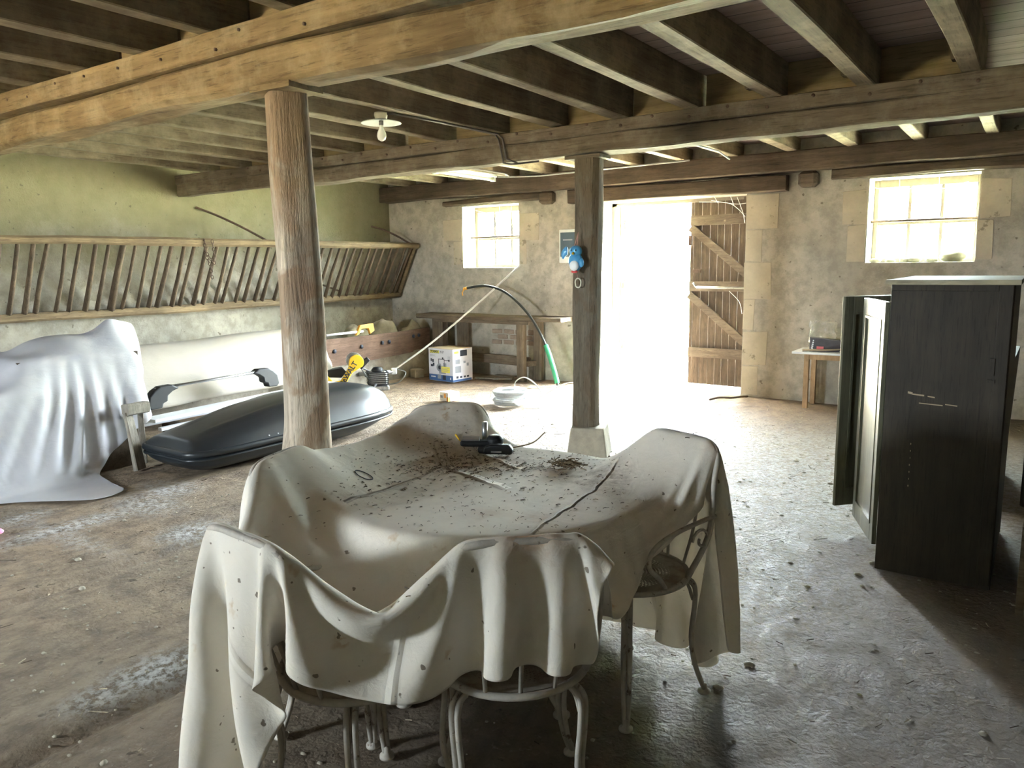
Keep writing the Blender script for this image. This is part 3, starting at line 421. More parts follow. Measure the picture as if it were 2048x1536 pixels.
0,1,1,3,4,4,2,2,2,-1,2,6,2,2,1,2,1,1,0,-1,-1,0,0,0,1,1,0,1,1,1,1,0,1,-1,0,1,0,0,0,-1,0,-1,-1,0,-2,0,0,-1,0,-1,0,1,-1,0,-1,-1,-2,-2,0,-2,0,-1,-1,-1,-1,-3,
0,9,2,-4,5,0,1,1,3,0,2,6,4,1,2,2,1,-1,0,0,0,0,0,-1,1,1,1,1,0,1,0,1,1,0,-1,2,0,0,-1,0,-1,-1,0,-2,0,-1,-1,0,-1,1,0,-1,1,-1,0,-2,-2,-1,-1,-1,-1,-1,-1,-1,-1,-2,
0,-9,-2,13,10,1,0,1,2,2,1,5,5,3,2,2,1,0,0,0,-1,-1,-1,1,0,1,0,1,1,1,1,0,1,1,0,-1,1,0,-1,-1,-1,-1,0,-1,-1,0,0,-1,1,0,-1,1,0,1,-1,-1,-3,-2,-2,0,-1,0,-2,-1,-2,-1,
1,-2,1,9,3,0,2,0,1,2,1,2,7,4,3,2,1,0,-1,-1,0,0,0,0,0,0,2,0,1,1,0,2,0,0,1,0,0,-1,-1,-1,0,0,-2,0,0,-1,-1,0,0,-1,1,1,-1,1,1,-3,-3,-2,0,-1,-1,-1,-1,-2,-1,-3,
8,-4,2,8,-2,0,1,1,0,0,2,2,6,6,3,2,1,0,0,-1,-1,0,0,0,1,1,0,1,0,1,1,1,0,2,-1,0,0,0,0,-1,-1,-1,-1,0,-2,0,-1,0,-1,1,0,0,1,0,1,-4,-4,-1,-1,0,0,-1,-1,-1,-2,-3,
-1,4,-3,7,4,1,-1,3,1,0,1,2,4,8,6,3,-1,1,-2,0,-1,-1,0,0,0,1,1,0,1,1,1,0,2,0,1,-1,0,0,-1,-1,-1,-1,0,-1,0,-1,0,-1,1,0,0,0,1,1,-3,-3,-2,0,0,-1,-1,-1,-1,-2,-3,-3,
-8,2,10,7,1,-1,1,0,2,1,1,2,3,6,8,4,1,-1,0,-2,0,0,-1,0,1,0,0,1,1,0,1,1,1,0,0,1,0,-1,-1,-1,-1,0,-1,-1,-1,0,0,0,-1,1,1,1,1,-13,-7,5,6,0,0,0,-1,0,-2,-2,-3,-5,
0,1,11,2,0,-2,-1,0,0,3,0,0,2,5,10,9,-1,-1,-2,-1,0,-1,1,0,0,1,0,1,0,1,2,1,0,1,0,0,-1,0,0,-1,-1,-2,0,0,-1,-1,-1,0,0,-1,1,-2,-13,2,2,3,2,0,1,-1,0,-2,-1,-2,-4,-5,
5,1,2,2,2,1,-1,0,0,0,1,1,1,2,10,3,-4,1,5,5,0,-2,0,1,0,0,1,1,1,0,0,1,1,1,0,0,1,-1,-1,-1,-1,-1,0,-2,0,-1,0,0,0,0,-1,-13,0,2,3,2,1,0,1,0,-1,0,-2,-4,-5,-6,
7,-9,4,4,2,2,2,-1,1,0,0,1,1,1,-5,-9,0,1,3,5,8,12,6,1,0,1,0,0,1,1,1,0,1,0,1,0,-1,0,-1,0,-2,0,-1,0,-1,-1,0,-1,0,-2,-13,1,3,3,2,2,0,0,2,0,-1,-1,-3,-4,-7,-8,
-11,10,6,2,0,1,2,0,0,0,0,0,0,1,-2,-8,-1,0,0,0,1,1,8,14,10,2,1,1,0,1,0,2,0,1,1,0,0,-1,-1,-1,-1,-1,-1,-1,0,0,-2,0,-3,-11,-2,2,2,4,2,1,1,0,2,-1,0,-1,-4,-7,-7,-8,
-1,3,5,0,1,0,-1,2,-1,0,1,-1,0,0,0,-8,0,0,0,0,0,0,0,4,14,17,2,0,1,0,1,1,1,1,0,0,0,-1,-1,-1,0,-1,-1,0,-2,-1,0,-2,-12,-4,2,1,3,2,5,2,-2,0,3,-1,-1,0,-5,-10,-7,-8,
0,11,1,-3,-2,0,0,0,1,0,-1,0,1,-1,-4,-3,0,0,0,0,0,0,0,0,1,7,20,10,1,1,1,0,1,0,1,1,0,-2,-1,-1,0,-1,-2,0,0,-1,-3,-12,-3,1,0,2,1,6,6,0,-3,-2,3,0,1,1,-14,-11,-8,-3,
0,13,-1,-2,-3,0,-1,0,0,0,0,0,-1,0,-4,-1,0,0,0,0,0,0,0,0,0,0,5,14,15,5,0,1,1,1,1,1,-1,0,-2,-1,-1,-1,0,-1,-1,-4,-10,-3,0,-1,-1,0,3,2,6,1,-5,-1,-11,0,0,-1,-8,-4,-1,0,
5,-1,0,2,1,-2,1,-1,0,-1,0,0,0,-1,-2,-1,0,0,0,0,0,0,0,0,0,0,0,2,9,15,10,3,1,1,1,0,0,-2,-1,-1,0,0,-1,-2,-3,-11,-2,1,-1,-3,-1,0,-1,3,-2,-11,-1,0,-5,0,0,1,-3,-1,0,0,
-5,11,-3,0,2,0,-1,0,0,0,0,0,-1,-1,-2,0,0,0,0,0,0,0,0,0,0,0,0,0,0,4,12,13,8,2,-1,0,-1,2,1,0,-2,0,-1,-6,-11,0,1,-1,-3,-2,-2,-2,-1,-3,-9,-9,0,1,-2,-1,0,1,1,0,3,3,
0,0,2,2,0,0,0,0,-1,1,-1,-1,0,0,-2,0,0,0,0,0,0,0,0,0,0,0,0,0,0,1,3,5,8,7,4,3,4,4,1,-1,0,-1,-9,-10,0,3,-1,-3,-3,-3,-3,-3,-6,-12,-14,1,0,2,-2,-3,0,-4,10,5,4,7,
1,-4,8,-1,0,0,0,-1,0,-1,0,0,-1,0,-1,0,0,0,0,0,0,0,0,0,0,0,0,0,1,1,1,4,5,6,7,6,6,1,1,0,-3,-13,-8,2,2,0,-3,-3,-3,-2,-4,-5,-7,-9,-6,0,1,-1,-1,-2,-1,0,4,5,2,4,
-1,2,3,0,-1,0,0,-1,0,-1,0,0,0,0,-1,0,0,0,0,0,0,0,0,0,0,0,0,1,0,1,3,3,4,6,7,7,5,2,-1,-4,-15,-6,2,3,1,-3,-3,-2,-2,-4,-3,-6,-7,-7,-5,0,0,1,-1,-2,-1,-1,3,4,2,3,
1,4,-2,0,-1,0,-1,0,-1,0,0,0,0,0,0,0,0,0,0,0,0,0,0,0,0,0,0,0,1,2,2,3,4,5,6,7,11,-2,-10,-17,-2,2,3,2,-1,-3,-2,-2,-2,-3,-6,-5,-6,-6,-2,-2,1,0,-2,-1,-2,0,1,3,3,3,
1,0,2,-1,0,-1,-1,0,-1,1,-1,0,0,0,1,0,0,0,0,0,0,0,0,0,0,0,0,0,1,1,2,3,3,3,3,5,7,-12,-11,1,3,4,2,0,-3,-3,-2,-1,-1,-3,-4,-6,-5,-4,-3,-1,0,1,-1,-2,-2,0,2,1,3,1,
-2,4,0,-2,-1,-1,0,1,0,-1,0,0,0,0,2,0,0,0,0,0,0,0,0,0,0,0,0,0,1,1,1,1,2,2,1,0,-5,-2,2,3,2,2,3,-3,-2,-1,-2,-2,-2,-1,-3,-5,-5,-4,-3,0,0,0,-1,-2,-1,0,1,2,1,2,
1,-1,-1,-1,0,1,0,-2,0,0,-1,0,1,0,3,0,0,0,0,0,0,0,0,0,0,0,0,0,0,1,1,1,1,0,0,-1,-2,0,3,2,3,2,-1,-2,-2,-2,-1,-2,0,-1,-3,-4,-5,-4,-2,-1,1,0,-1,-2,-3,0,0,1,2,1,
0,-3,0,2,0,-1,-1,0,-1,-1,0,-1,0,1,4,1,0,0,0,0,0,0,0,0,0,0,0,0,0,0,0,1,0,1,0,-1,-1,1,2,2,2,2,-2,-2,-2,-1,-2,0,-2,-1,-1,-2,-4,-4,-2,0,0,-1,0,-2,-3,-1,1,1,0,1,
-1,0,1,0,-1,-1,-1,-1,-1,-2,-2,0,0,0,8,1,0,0,0,0,0,0,0,0,0,0,0,0,0,-1,1,0,1,-1,0,-1,0,2,1,2,2,-1,-1,-2,-1,-2,0,-2,0,-2,0,-2,-2,-3,-1,-1,0,0,-2,-1,-3,-1,1,0,1,1,
0,1,-1,-1,-2,-1,-1,-1,-2,-3,-1,-1,-2,-2,0,16,1,0,0,0,0,0,0,0,0,0,0,0,-1,0,0,0,-1,1,0,0,1,1,0,1,1,-1,-2,-1,-1,-1,-1,-1,-1,0,-2,-1,-1,-1,-1,0,0,0,-1,-2,-4,-1,-1,1,0,1,
0,0,-2,-2,-1,-1,-1,-4,-3,-2,-1,-1,-2,-5,-10,20,13,2,0,0,0,0,0,0,0,0,0,0,-1,0,-1,0,0,0,0,0,1,0,1,0,-1,-1,-1,-1,-1,0,-2,0,-1,-1,-1,-1,0,1,0,1,1,-1,-3,-3,-3,-2,0,-1,1,-1,
0,-6,0,0,0,-2,-4,-3,-2,0,-1,-2,-3,-4,-4,-7,13,16,8,1,0,0,0,0,0,0,0,-1,0,-1,-1,0,1,0,0,1,-1,1,0,-1,-2,-1,-1,-1,0,-2,0,-1,-1,-1,-1,0,2,3,1,0,1,-1,-3,-3,-1,-4,0,0,0,0,
0,-6,1,-1,-3,-4,-3,-1,0,-1,-1,-3,-4,-3,-2,-2,-1,5,13,13,3,0,0,0,0,0,0,0,-1,-1,-1,-1,0,0,1,0,1,1,-1,-3,-2,-2,0,0,-1,0,-1,0,-1,-1,-1,2,2,2,2,2,1,-2,-4,-2,-3,-2,-2,1,-1,1,
0,-3,-3,-4,-3,-3,-1,-1,-1,-1,-2,-3,-4,-3,-1,-1,0,0,0,5,15,10,3,1,0,0,0,0,0,-2,-1,-1,0,0,0,1,0,2,-2,-2,-4,-3,-2,0,0,-1,0,-1,0,-1,3,2,3,3,2,2,1,-4,-4,-3,0,-5,0,-1,1,-2,
0,2,-10,-3,-4,-2,-1,0,-1,-1,-2,-3,-3,-2,-2,-1,-1,0,0,1,0,8,12,10,3,0,0,0,-1,-1,-2,-1,0,1,0,0,1,2,-3,-2,-3,-3,-3,-2,-1,1,0,-1,0,2,2,3,3,2,3,1,1,-5,-4,0,-2,-2,-2,0,0,-2,
0,3,-9,-8,-3,0,-1,0,-1,-1,-1,-4,-3,-2,0,-1,-1,0,-1,0,0,-1,3,8,14,7,2,0,0,-1,-3,-1,-1,1,0,1,0,3,-1,-3,-2,-4,-2,-3,-1,-1,-1,1,1,3,3,2,3,2,1,2,0,-7,-2,-1,-1,-2,-1,0,-1,1,
0,-10,-8,0,0,0,0,-1,-1,-1,-3,-3,-2,-1,-2,-1,0,-1,0,-1,0,1,-1,0,2,13,11,7,2,-1,-2,-4,0,0,2,1,0,4,-2,-2,-3,-2,-3,-2,-2,-1,1,1,1,2,2,3,1,2,2,1,-2,-7,-1,-1,0,-2,-1,0,0,-2,
1,-16,-3,0,0,0,0,-1,0,-2,-4,-3,-1,-1,-1,-1,-1,0,0,-1,0,-1,1,-1,0,0,6,11,12,5,0,-5,-2,1,0,1,1,4,0,-2,-2,-3,-2,-1,-2,0,-1,1,2,2,1,2,2,2,1,1,-5,-8,1,0,-1,0,-2,0,-1,0,
-1,-7,-5,-4,0,0,0,-1,-1,-3,-3,-2,0,-1,-1,-2,0,-1,0,0,-1,0,-1,0,0,-1,0,1,5,12,10,3,-3,0,0,-2,1,5,2,-1,-2,0,-2,-1,-1,-1,1,1,1,0,2,1,2,0,-1,-4,-9,-1,1,1,0,0,0,0,0,0,
0,-1,-7,-7,-1,0,-2,0,-2,-2,-4,0,-1,-1,-1,-1,-1,-1,-1,0,0,0,0,-1,0,-1,0,-1,0,2,7,13,6,-2,-3,1,2,4,6,-1,0,-2,-1,0,0,0,0,-1,1,2,0,0,-1,-4,-6,-10,-4,9,2,1,1,-1,1,0,0,0,
0,0,-2,-10,-3,-1,-1,-2,-1,-4,-2,-1,-1,0,-1,-1,-2,0,0,-1,0,-1,0,0,-1,0,-1,0,0,0,2,3,3,1,4,5,1,5,11,1,-1,0,0,-1,0,0,-1,1,-1,-2,-3,-4,-6,-4,-4,-1,2,3,3,2,1,1,1,-1,1,-1,
0,0,0,-8,-8,0,-1,0,-3,-4,-2,0,0,-1,-1,-2,0,0,-1,0,-1,0,-1,0,0,-1,0,0,0,0,-1,0,3,6,6,1,-1,-3,4,9,3,1,-1,-1,-1,-2,-2,-3,-3,-3,-2,-2,-1,0,2,1,0,3,3,1,1,1,0,1,0,1,
0,0,0,-2,-11,-3,-1,0,-3,-4,0,-1,-1,-1,-1,-1,-1,-1,0,-1,1,-1,0,0,-1,1,-1,0,-2,0,2,4,6,5,1,-5,-4,-7,-4,4,4,1,1,0,-1,0,-1,0,0,0,1,0,1,1,0,2,2,1,2,2,1,1,1,0,0,1,
0,0,0,-1,-8,-6,-1,-1,-6,-2,0,0,-1,-1,-2,-1,1,-1,-1,0,-1,1,-1,0,-1,-1,0,-1,2,2,4,6,2,-2,-6,-3,-5,-4,0,1,0,1,1,1,2,0,2,0,0,2,0,2,0,0,1,1,3,2,1,1,2,1,0,1,1,-1,
0,0,0,0,-3,-10,-1,-4,-6,-1,0,0,0,-2,-1,0,-1,0,-1,0,-1,-1,1,-2,0,0,0,2,2,3,4,-1,-3,-3,-2,-3,-3,-1,1,0,0,0,2,1,0,1,1,1,2,-1,2,0,1,1,1,1,2,3,2,1,0,1,0,1,0,1,
0,0,0,0,-1,-9,-3,-8,-4,1,1,0,-2,-1,-2,0,0,-1,1,-2,0,0,-1,0,-1,0,1,1,2,1,-2,-1,0,-1,-2,-2,-1,0,2,-2,-1,1,1,1,0,2,1,1,0,2,0,1,1,0,1,2,2,2,2,1,1,1,1,0,0,0,
0,0,0,0,0,-6,-9,-10,0,1,1,-1,-1,0,-1,-1,-1,0,-1,-1,0,0,-1,0,0,0,0,0,0,0,1,-1,-1,-1,-1,0,0,0,0,-2,-1,1,1,1,1,1,0,1,1,1,1,1,1,1,0,1,3,2,2,2,1,0,0,1,0,1,
0,0,0,0,0,-3,-19,-3,0,3,1,-3,0,-1,-2,-1,0,0,-1,0,0,-1,0,-1,1,-1,0,-1,0,1,-1,1,0,0,-1,-1,1,1,-3,-2,-1,1,1,1,1,1,1,1,1,1,0,2,0,1,1,1,3,3,1,1,1,0,1,0,1,0,
]
TABLE_DATA = [
-1581,11,12,12,13,12,8,3,0,-2,-1,0,0,1,3,8,8,8,6,5,9,11,14,13,8,-1,-7,-10,-7,13,22,16,1,-13,-20,-17,2,16,24,17,-4,-3,17,25,20,15,11,15,18,19,22,24,24,24,19,16,12,7,5,3,0,11,24,22,10,20,32,19,-6,-13,3,25,28,21,29,16,-8,-13,12,26,
-29,4,2,0,-2,-2,-2,-1,0,0,-1,-2,-1,-1,-1,-2,2,3,5,3,-3,-4,-4,1,6,12,11,7,2,-16,-14,4,15,11,7,0,-4,0,0,-4,1,12,6,-1,-1,-4,-4,-5,-4,-1,-2,-2,0,0,4,2,0,0,-1,0,2,2,0,-1,2,5,-4,-6,-5,4,8,2,-4,3,-2,-9,-2,6,6,0,
-34,4,3,3,3,-1,0,0,-1,0,0,0,-1,-2,-2,-5,-4,-1,3,5,5,1,-3,-6,-3,4,11,12,8,1,-11,-12,3,17,9,3,-3,0,0,-3,6,9,1,-4,-8,-6,-3,-1,-1,-1,0,1,-1,-1,1,6,3,-1,0,0,1,1,1,-2,3,3,-4,-7,-1,6,6,0,-2,1,-5,-7,1,6,5,-1,
-36,2,2,2,2,5,2,2,2,1,1,1,1,0,-1,-2,-6,-8,-6,0,3,6,3,1,-3,-4,-1,6,10,9,5,-8,-11,3,16,8,-1,0,-2,0,8,2,-5,-11,-7,-1,3,1,2,0,0,0,1,-1,-1,0,6,3,-1,1,1,1,-1,0,4,0,-5,-7,3,8,3,-2,-1,0,-7,-4,2,8,2,-3,
-24,-8,-1,1,1,1,2,2,2,2,2,2,2,3,3,3,0,-4,-10,-8,-4,0,5,5,2,-1,-4,-1,2,7,9,5,-5,-9,6,15,3,-2,-2,1,5,-5,-12,-4,4,8,6,5,3,-1,-4,-6,-2,-1,-2,-2,3,5,1,0,1,1,-1,0,3,-1,-6,-3,4,7,2,-3,1,-4,-6,-1,3,6,1,-4,
3,-16,-13,-4,-2,0,0,0,-1,1,0,1,1,2,3,6,7,5,2,-8,-9,-7,-1,2,4,3,2,-3,-2,1,5,7,6,-3,-6,8,8,-1,-2,4,-4,-11,0,8,7,5,7,4,1,1,-1,-4,-9,-2,-3,-3,-2,5,3,-1,1,0,0,1,1,-2,-5,-2,8,3,0,-1,-1,-4,-5,1,5,5,-3,-4,
17,-6,-12,-14,-9,-4,-1,-1,1,-1,0,-1,-1,-1,-1,-1,5,8,9,7,-2,-7,-8,-5,1,2,3,2,0,-1,-1,3,5,6,-2,-3,9,2,2,-3,-6,7,9,5,4,2,0,2,-1,1,0,0,-4,-8,-4,-3,-2,1,3,1,1,1,-1,1,1,-5,-4,4,5,2,0,-2,-2,-4,-3,2,6,2,-4,-2,
-1,10,4,-6,-11,-12,-4,-1,0,1,1,0,0,-1,-3,-4,-7,-1,5,10,9,3,-5,-6,-5,-1,0,2,2,1,0,0,1,3,4,0,2,3,-2,6,10,7,3,2,0,0,-1,-2,0,-1,2,1,1,-3,-8,-3,-5,0,4,0,2,0,0,0,-1,-4,-2,5,4,1,-2,-1,-2,-4,-1,3,6,0,-6,0,
-31,14,13,9,3,-2,-6,-3,-2,0,0,0,1,0,0,-3,-5,-9,-10,-4,6,9,7,0,-4,-4,-1,0,1,1,1,0,0,1,1,2,1,0,1,3,6,2,1,0,1,0,1,1,1,2,0,2,4,5,1,-8,-5,-2,1,1,1,0,-1,1,-2,-5,3,6,1,0,-2,-1,-3,-3,1,5,2,-3,-2,1,
-42,4,9,13,11,7,1,-1,-1,-3,-2,-1,-1,1,1,2,1,-2,-6,-13,-8,-1,7,7,2,-2,-3,0,-1,1,1,1,-1,1,2,0,2,1,0,-1,-1,0,1,1,1,1,1,1,2,1,0,-3,2,3,9,6,-3,-5,0,1,2,0,-1,-1,-3,-2,5,3,0,0,-2,-2,-1,-1,1,4,1,-4,-1,1,
-34,-4,-3,2,8,9,6,1,-1,0,-2,-1,-2,-2,0,4,5,6,5,2,-9,-10,-7,0,5,3,0,-2,1,0,-1,1,3,1,-1,0,1,0,1,0,0,1,0,-1,-1,1,1,1,1,-1,-1,0,-4,-1,0,7,10,3,0,4,1,0,-1,-1,-4,3,3,1,1,-2,-1,-2,-2,0,4,2,-2,-2,0,-5,
-19,-5,-7,-7,-3,2,4,3,1,0,0,0,0,0,0,-2,1,2,6,7,8,1,-6,-7,-3,2,2,1,0,0,2,0,0,-1,2,2,-1,0,0,0,0,0,0,2,1,0,0,-2,-5,-3,-1,2,4,1,1,1,1,3,4,7,3,0,-2,-2,3,2,0,1,1,-1,-2,-2,0,2,3,1,-2,-2,-1,4,
-6,-5,-4,-6,-7,-8,-3,0,0,1,2,1,2,2,1,1,-1,-2,-3,0,3,6,5,1,-1,-1,1,1,2,1,-1,0,1,1,1,0,0,1,-1,0,0,0,0,0,0,0,-3,-3,1,3,6,5,3,0,-2,-4,-2,-1,3,2,1,0,0,-1,0,3,4,2,0,-1,-1,1,1,4,2,-1,-3,1,4,2,
-2,-3,-1,-1,-4,-4,-6,-3,0,1,0,1,1,0,1,1,1,1,-3,-3,-5,-2,1,3,1,1,3,4,-1,0,0,0,1,0,0,0,1,0,1,0,0,0,0,0,2,0,1,3,3,4,1,-1,-4,-5,-4,-1,3,6,1,-1,0,0,-1,0,0,1,0,-1,0,0,1,2,1,3,2,0,3,3,-2,-3,
-7,2,0,1,2,-1,0,0,1,0,1,0,0,-1,-2,-2,-2,2,3,1,0,-4,-3,-1,-1,-4,-3,0,-1,0,1,1,-1,0,0,1,0,0,1,1,0,0,0,1,1,1,3,2,1,-3,-4,-4,-3,1,5,7,4,-1,-2,0,1,0,0,0,1,0,0,0,-1,-1,0,-2,-1,-1,1,1,1,-2,0,-2,
-12,2,1,1,1,4,3,2,1,1,1,0,-1,-1,-1,-3,-2,-3,1,4,2,2,-3,-5,-4,-5,-6,-1,3,0,0,0,1,0,0,0,0,0,0,0,1,0,1,1,-1,1,0,-1,-2,-3,-2,1,6,7,4,1,-1,-2,-1,1,0,-1,1,0,1,0,0,1,-1,0,-1,0,-1,-1,-2,0,-1,-3,-3,-1,
-21,4,3,1,1,0,2,1,1,0,-1,0,0,1,0,0,-2,-2,-3,-1,3,2,2,-1,-5,-5,-3,2,1,0,1,1,0,1,0,-1,0,1,0,0,0,1,1,-1,0,0,-1,-1,-2,0,3,7,4,4,0,-2,-3,-1,1,0,0,1,-1,1,0,1,0,0,0,-1,-1,-1,1,0,0,-1,-2,2,-1,-1,
-28,3,4,3,1,0,-1,-1,-2,-1,-1,-1,-1,0,2,2,3,1,-2,-3,-2,1,2,1,-2,-4,3,1,1,1,-1,0,0,1,0,1,0,0,0,1,0,1,-1,1,0,1,0,0,1,4,5,2,2,-2,-2,-2,0,1,0,1,0,0,1,0,0,0,1,-1,-1,0,0,0,-1,0,0,0,0,1,3,-1,
-28,-1,1,3,3,2,0,-1,-1,-2,-1,-1,-1,-1,-2,2,3,2,3,-1,-3,-3,-1,-1,-1,4,4,0,0,1,0,0,0,0,1,1,0,-1,1,0,1,0,1,-1,2,-1,2,2,4,1,1,0,-2,-1,1,0,0,1,1,0,1,0,0,0,0,1,-1,0,0,-1,0,0,0,0,-1,1,0,1,2,2,
-25,-2,-2,-1,1,3,2,1,0,-1,0,-1,0,-1,-1,-2,-2,1,3,3,1,-2,-4,-3,0,4,5,1,0,0,1,-1,1,-1,1,0,1,1,0,0,0,0,1,1,-1,2,0,3,0,2,-1,-2,1,1,1,1,1,0,1,0,0,0,1,0,1,0,0,-1,0,0,0,1,0,-1,0,-1,2,0,1,1,
-24,0,-1,-3,-1,-1,0,1,1,1,1,1,0,0,0,-1,-1,-2,-2,1,3,1,-3,-2,0,6,4,-1,-2,0,1,1,-1,1,-1,1,1,1,0,0,1,1,0,0,1,0,1,0,2,-1,0,1,0,2,1,2,1,0,-1,1,1,0,-1,1,1,0,-1,0,0,0,1,0,0,0,-1,0,0,0,1,1,
-29,4,2,0,-3,-2,-1,-1,-1,1,0,0,1,1,1,1,0,0,-1,-1,-1,1,1,-2,1,4,1,-1,1,-1,-1,1,1,1,0,0,0,1,1,1,0,0,0,1,0,1,0,1,0,1,1,0,1,1,2,0,0,1,1,0,0,0,1,1,-1,0,0,0,0,1,0,0,1,-2,0,0,0,0,1,-1,
-36,3,4,4,3,-1,-2,-1,0,-1,-1,-1,-1,0,0,0,1,1,1,1,0,1,0,0,2,1,0,-1,1,-3,1,0,1,0,1,1,0,0,1,0,1,0,1,0,1,-1,1,-1,1,1,0,1,1,0,1,2,1,0,0,0,0,1,1,0,1,-1,1,0,0,0,0,1,-1,1,0,-1,0,1,-1,0,
-38,1,2,4,4,4,2,0,0,0,-1,0,-1,-2,-1,-3,-2,0,1,1,3,3,3,-1,-2,2,0,0,-2,-1,0,1,0,0,1,0,1,1,0,1,0,1,0,0,0,1,-1,1,0,1,0,1,0,1,0,1,1,0,0,1,1,1,0,1,-1,1,-1,1,1,1,0,-1,0,0,0,0,0,-1,0,0,
-42,2,1,1,2,3,4,3,2,1,2,2,1,1,0,-1,-3,-5,-5,-1,0,4,7,5,-2,-2,0,0,-5,3,1,0,-1,1,0,1,1,0,1,0,1,0,0,1,-1,0,1,0,0,-1,1,0,0,1,1,0,1,1,0,0,1,1,1,0,0,0,1,0,1,0,0,0,0,0,-1,1,0,0,-1,0,
-41,-1,1,1,1,1,1,2,1,1,2,1,3,3,3,4,3,-1,-4,-8,-4,-2,4,12,2,-3,-1,-1,-1,2,0,-1,0,0,1,1,1,1,-1,1,-1,1,0,-1,1,0,0,0,0,1,0,-1,1,-1,1,1,0,1,0,1,0,1,0,0,1,0,0,2,0,0,0,-1,1,0,0,0,0,1,-1,-1,
-42,1,0,0,0,1,1,0,0,1,0,1,0,1,1,4,5,6,6,1,-6,-9,-3,3,10,-1,0,-2,3,0,-3,0,1,1,1,1,1,1,1,-1,0,-1,1,0,0,0,1,0,-1,0,0,1,-1,0,0,0,1,-1,1,0,0,1,1,1,-1,1,2,0,0,0,0,0,0,0,1,0,0,-1,0,0,
-38,-2,-1,0,0,0,0,1,1,0,1,0,1,0,1,0,0,3,5,8,5,0,-9,-5,6,4,-1,0,2,-2,0,0,1,2,2,2,1,0,0,-1,-1,-1,0,1,0,0,0,1,0,-1,0,1,0,0,-1,0,0,0,0,0,1,0,0,0,1,0,1,1,1,0,0,0,-1,1,1,0,0,0,-1,0,
-21,-9,-7,-2,0,0,-1,0,0,2,-1,1,0,1,0,1,1,0,1,0,5,7,7,-9,-1,5,0,2,-1,0,1,2,2,1,0,-1,-2,0,-2,2,0,1,1,1,0,1,-1,1,1,0,0,0,0,-1,0,0,0,0,0,-1,0,0,1,-1,1,0,0,0,1,0,0,1,0,1,0,0,0,0,0,1,
8,-11,-12,-11,-8,-4,0,0,1,0,2,1,0,1,0,0,-1,0,-1,1,1,0,0,13,-2,1,1,0,1,1,2,2,1,-1,-3,-3,-1,-1,2,0,4,2,0,0,2,0,0,0,2,0,0,0,2,0,-2,0,1,0,-2,0,0,0,-1,0,0,0,0,1,-1,1,0,1,1,-1,1,0,0,0,0,1,
27,-5,-7,-13,-12,-10,-6,-3,0,0,0,0,2,0,1,1,0,-1,-1,0,-2,2,0,6,1,0,-2,2,1,3,3,-2,-2,-3,-2,0,0,2,2,2,1,1,1,1,0,1,2,-1,1,2,-1,0,1,1,0,0,1,-1,-1,0,0,0,-2,0,0,-1,0,-1,1,-1,1,0,0,1,0,0,0,0,0,0,
36,-3,-3,-2,-6,-8,-7,-4,-2,-1,0,0,-1,-1,-2,-5,-2,-1,-1,-1,0,-3,0,-15,11,0,2,1,2,0,-2,-1,-3,-1,2,2,2,2,1,2,0,1,0,1,1,0,1,1,1,1,1,0,1,1,-1,1,1,-1,-2,1,2,-2,-2,1,0,-2,-1,0,-1,0,0,-1,0,0,1,0,0,0,1,0,
37,-1,0,-2,-2,-1,-2,-2,-1,1,0,-1,0,-1,-3,-4,-6,-6,-4,-3,-2,-1,-3,-2,-7,-2,-1,1,0,-2,-1,-1,1,3,2,1,3,0,1,0,0,0,1,0,1,1,0,1,-1,1,2,2,1,2,2,0,0,-1,0,2,-1,-4,2,2,-4,-2,0,0,-1,-1,-1,0,0,0,-1,1,0,0,0,0,
25,2,2,4,2,0,1,0,0,0,-1,0,-1,-1,-1,-1,-4,-5,-6,-8,-6,-5,-3,-3,-12,2,-1,0,-1,1,1,2,2,2,1,2,0,0,0,0,0,1,0,0,0,0,0,0,0,0,2,0,-1,1,5,3,0,2,2,2,-6,0,5,-3,-5,4,0,-4,-2,-1,-1,0,0,0,0,-1,0,0,0,0,
13,2,2,2,3,4,1,0,-1,-2,-3,-2,-4,-3,-1,-1,2,1,-2,-2,-6,-6,-5,-1,-3,-4,-2,0,2,0,1,1,2,0,2,-1,0,0,0,0,1,0,0,1,-1,1,0,1,0,0,0,0,1,0,0,1,1,5,7,-1,-4,6,-1,-9,6,2,-6,-4,1,1,0,-1,-2,-1,0,0,-1,0,0,-1,
-9,9,5,2,1,0,0,-1,-3,-4,-3,-5,-3,-3,-2,-1,1,2,4,2,3,1,-2,-2,-6,-3,2,-3,0,2,1,1,1,1,-1,0,0,0,1,1,0,0,1,0,1,0,0,0,1,0,0,1,-1,1,1,-1,1,1,1,2,10,3,-9,3,4,-9,-2,6,0,-2,-2,-3,-1,-1,-1,-1,1,0,-1,0,
-31,7,8,7,5,2,-1,-1,-3,-3,-2,-2,-2,-2,-3,-1,-3,-1,1,3,4,5,5,2,2,-1,-7,-5,0,1,0,1,0,1,0,1,0,1,-1,1,1,0,0,1,0,0,1,1,-1,1,0,0,1,0,0,1,-1,1,1,0,4,3,5,7,-12,-2,9,-3,-6,-4,-2,1,0,0,-1,0,0,-1,0,0,
-39,1,3,4,6,5,3,0,0,-1,-1,0,1,1,3,-1,1,-2,-2,-1,0,0,3,4,2,-14,6,1,-1,0,2,1,1,-1,1,1,0,0,1,0,0,1,1,-1,1,0,1,-1,2,0,0,0,0,1,0,0,1,0,0,1,0,0,10,0,-2,10,-10,-8,1,2,1,-1,0,-1,0,-1,-2,0,0,0,
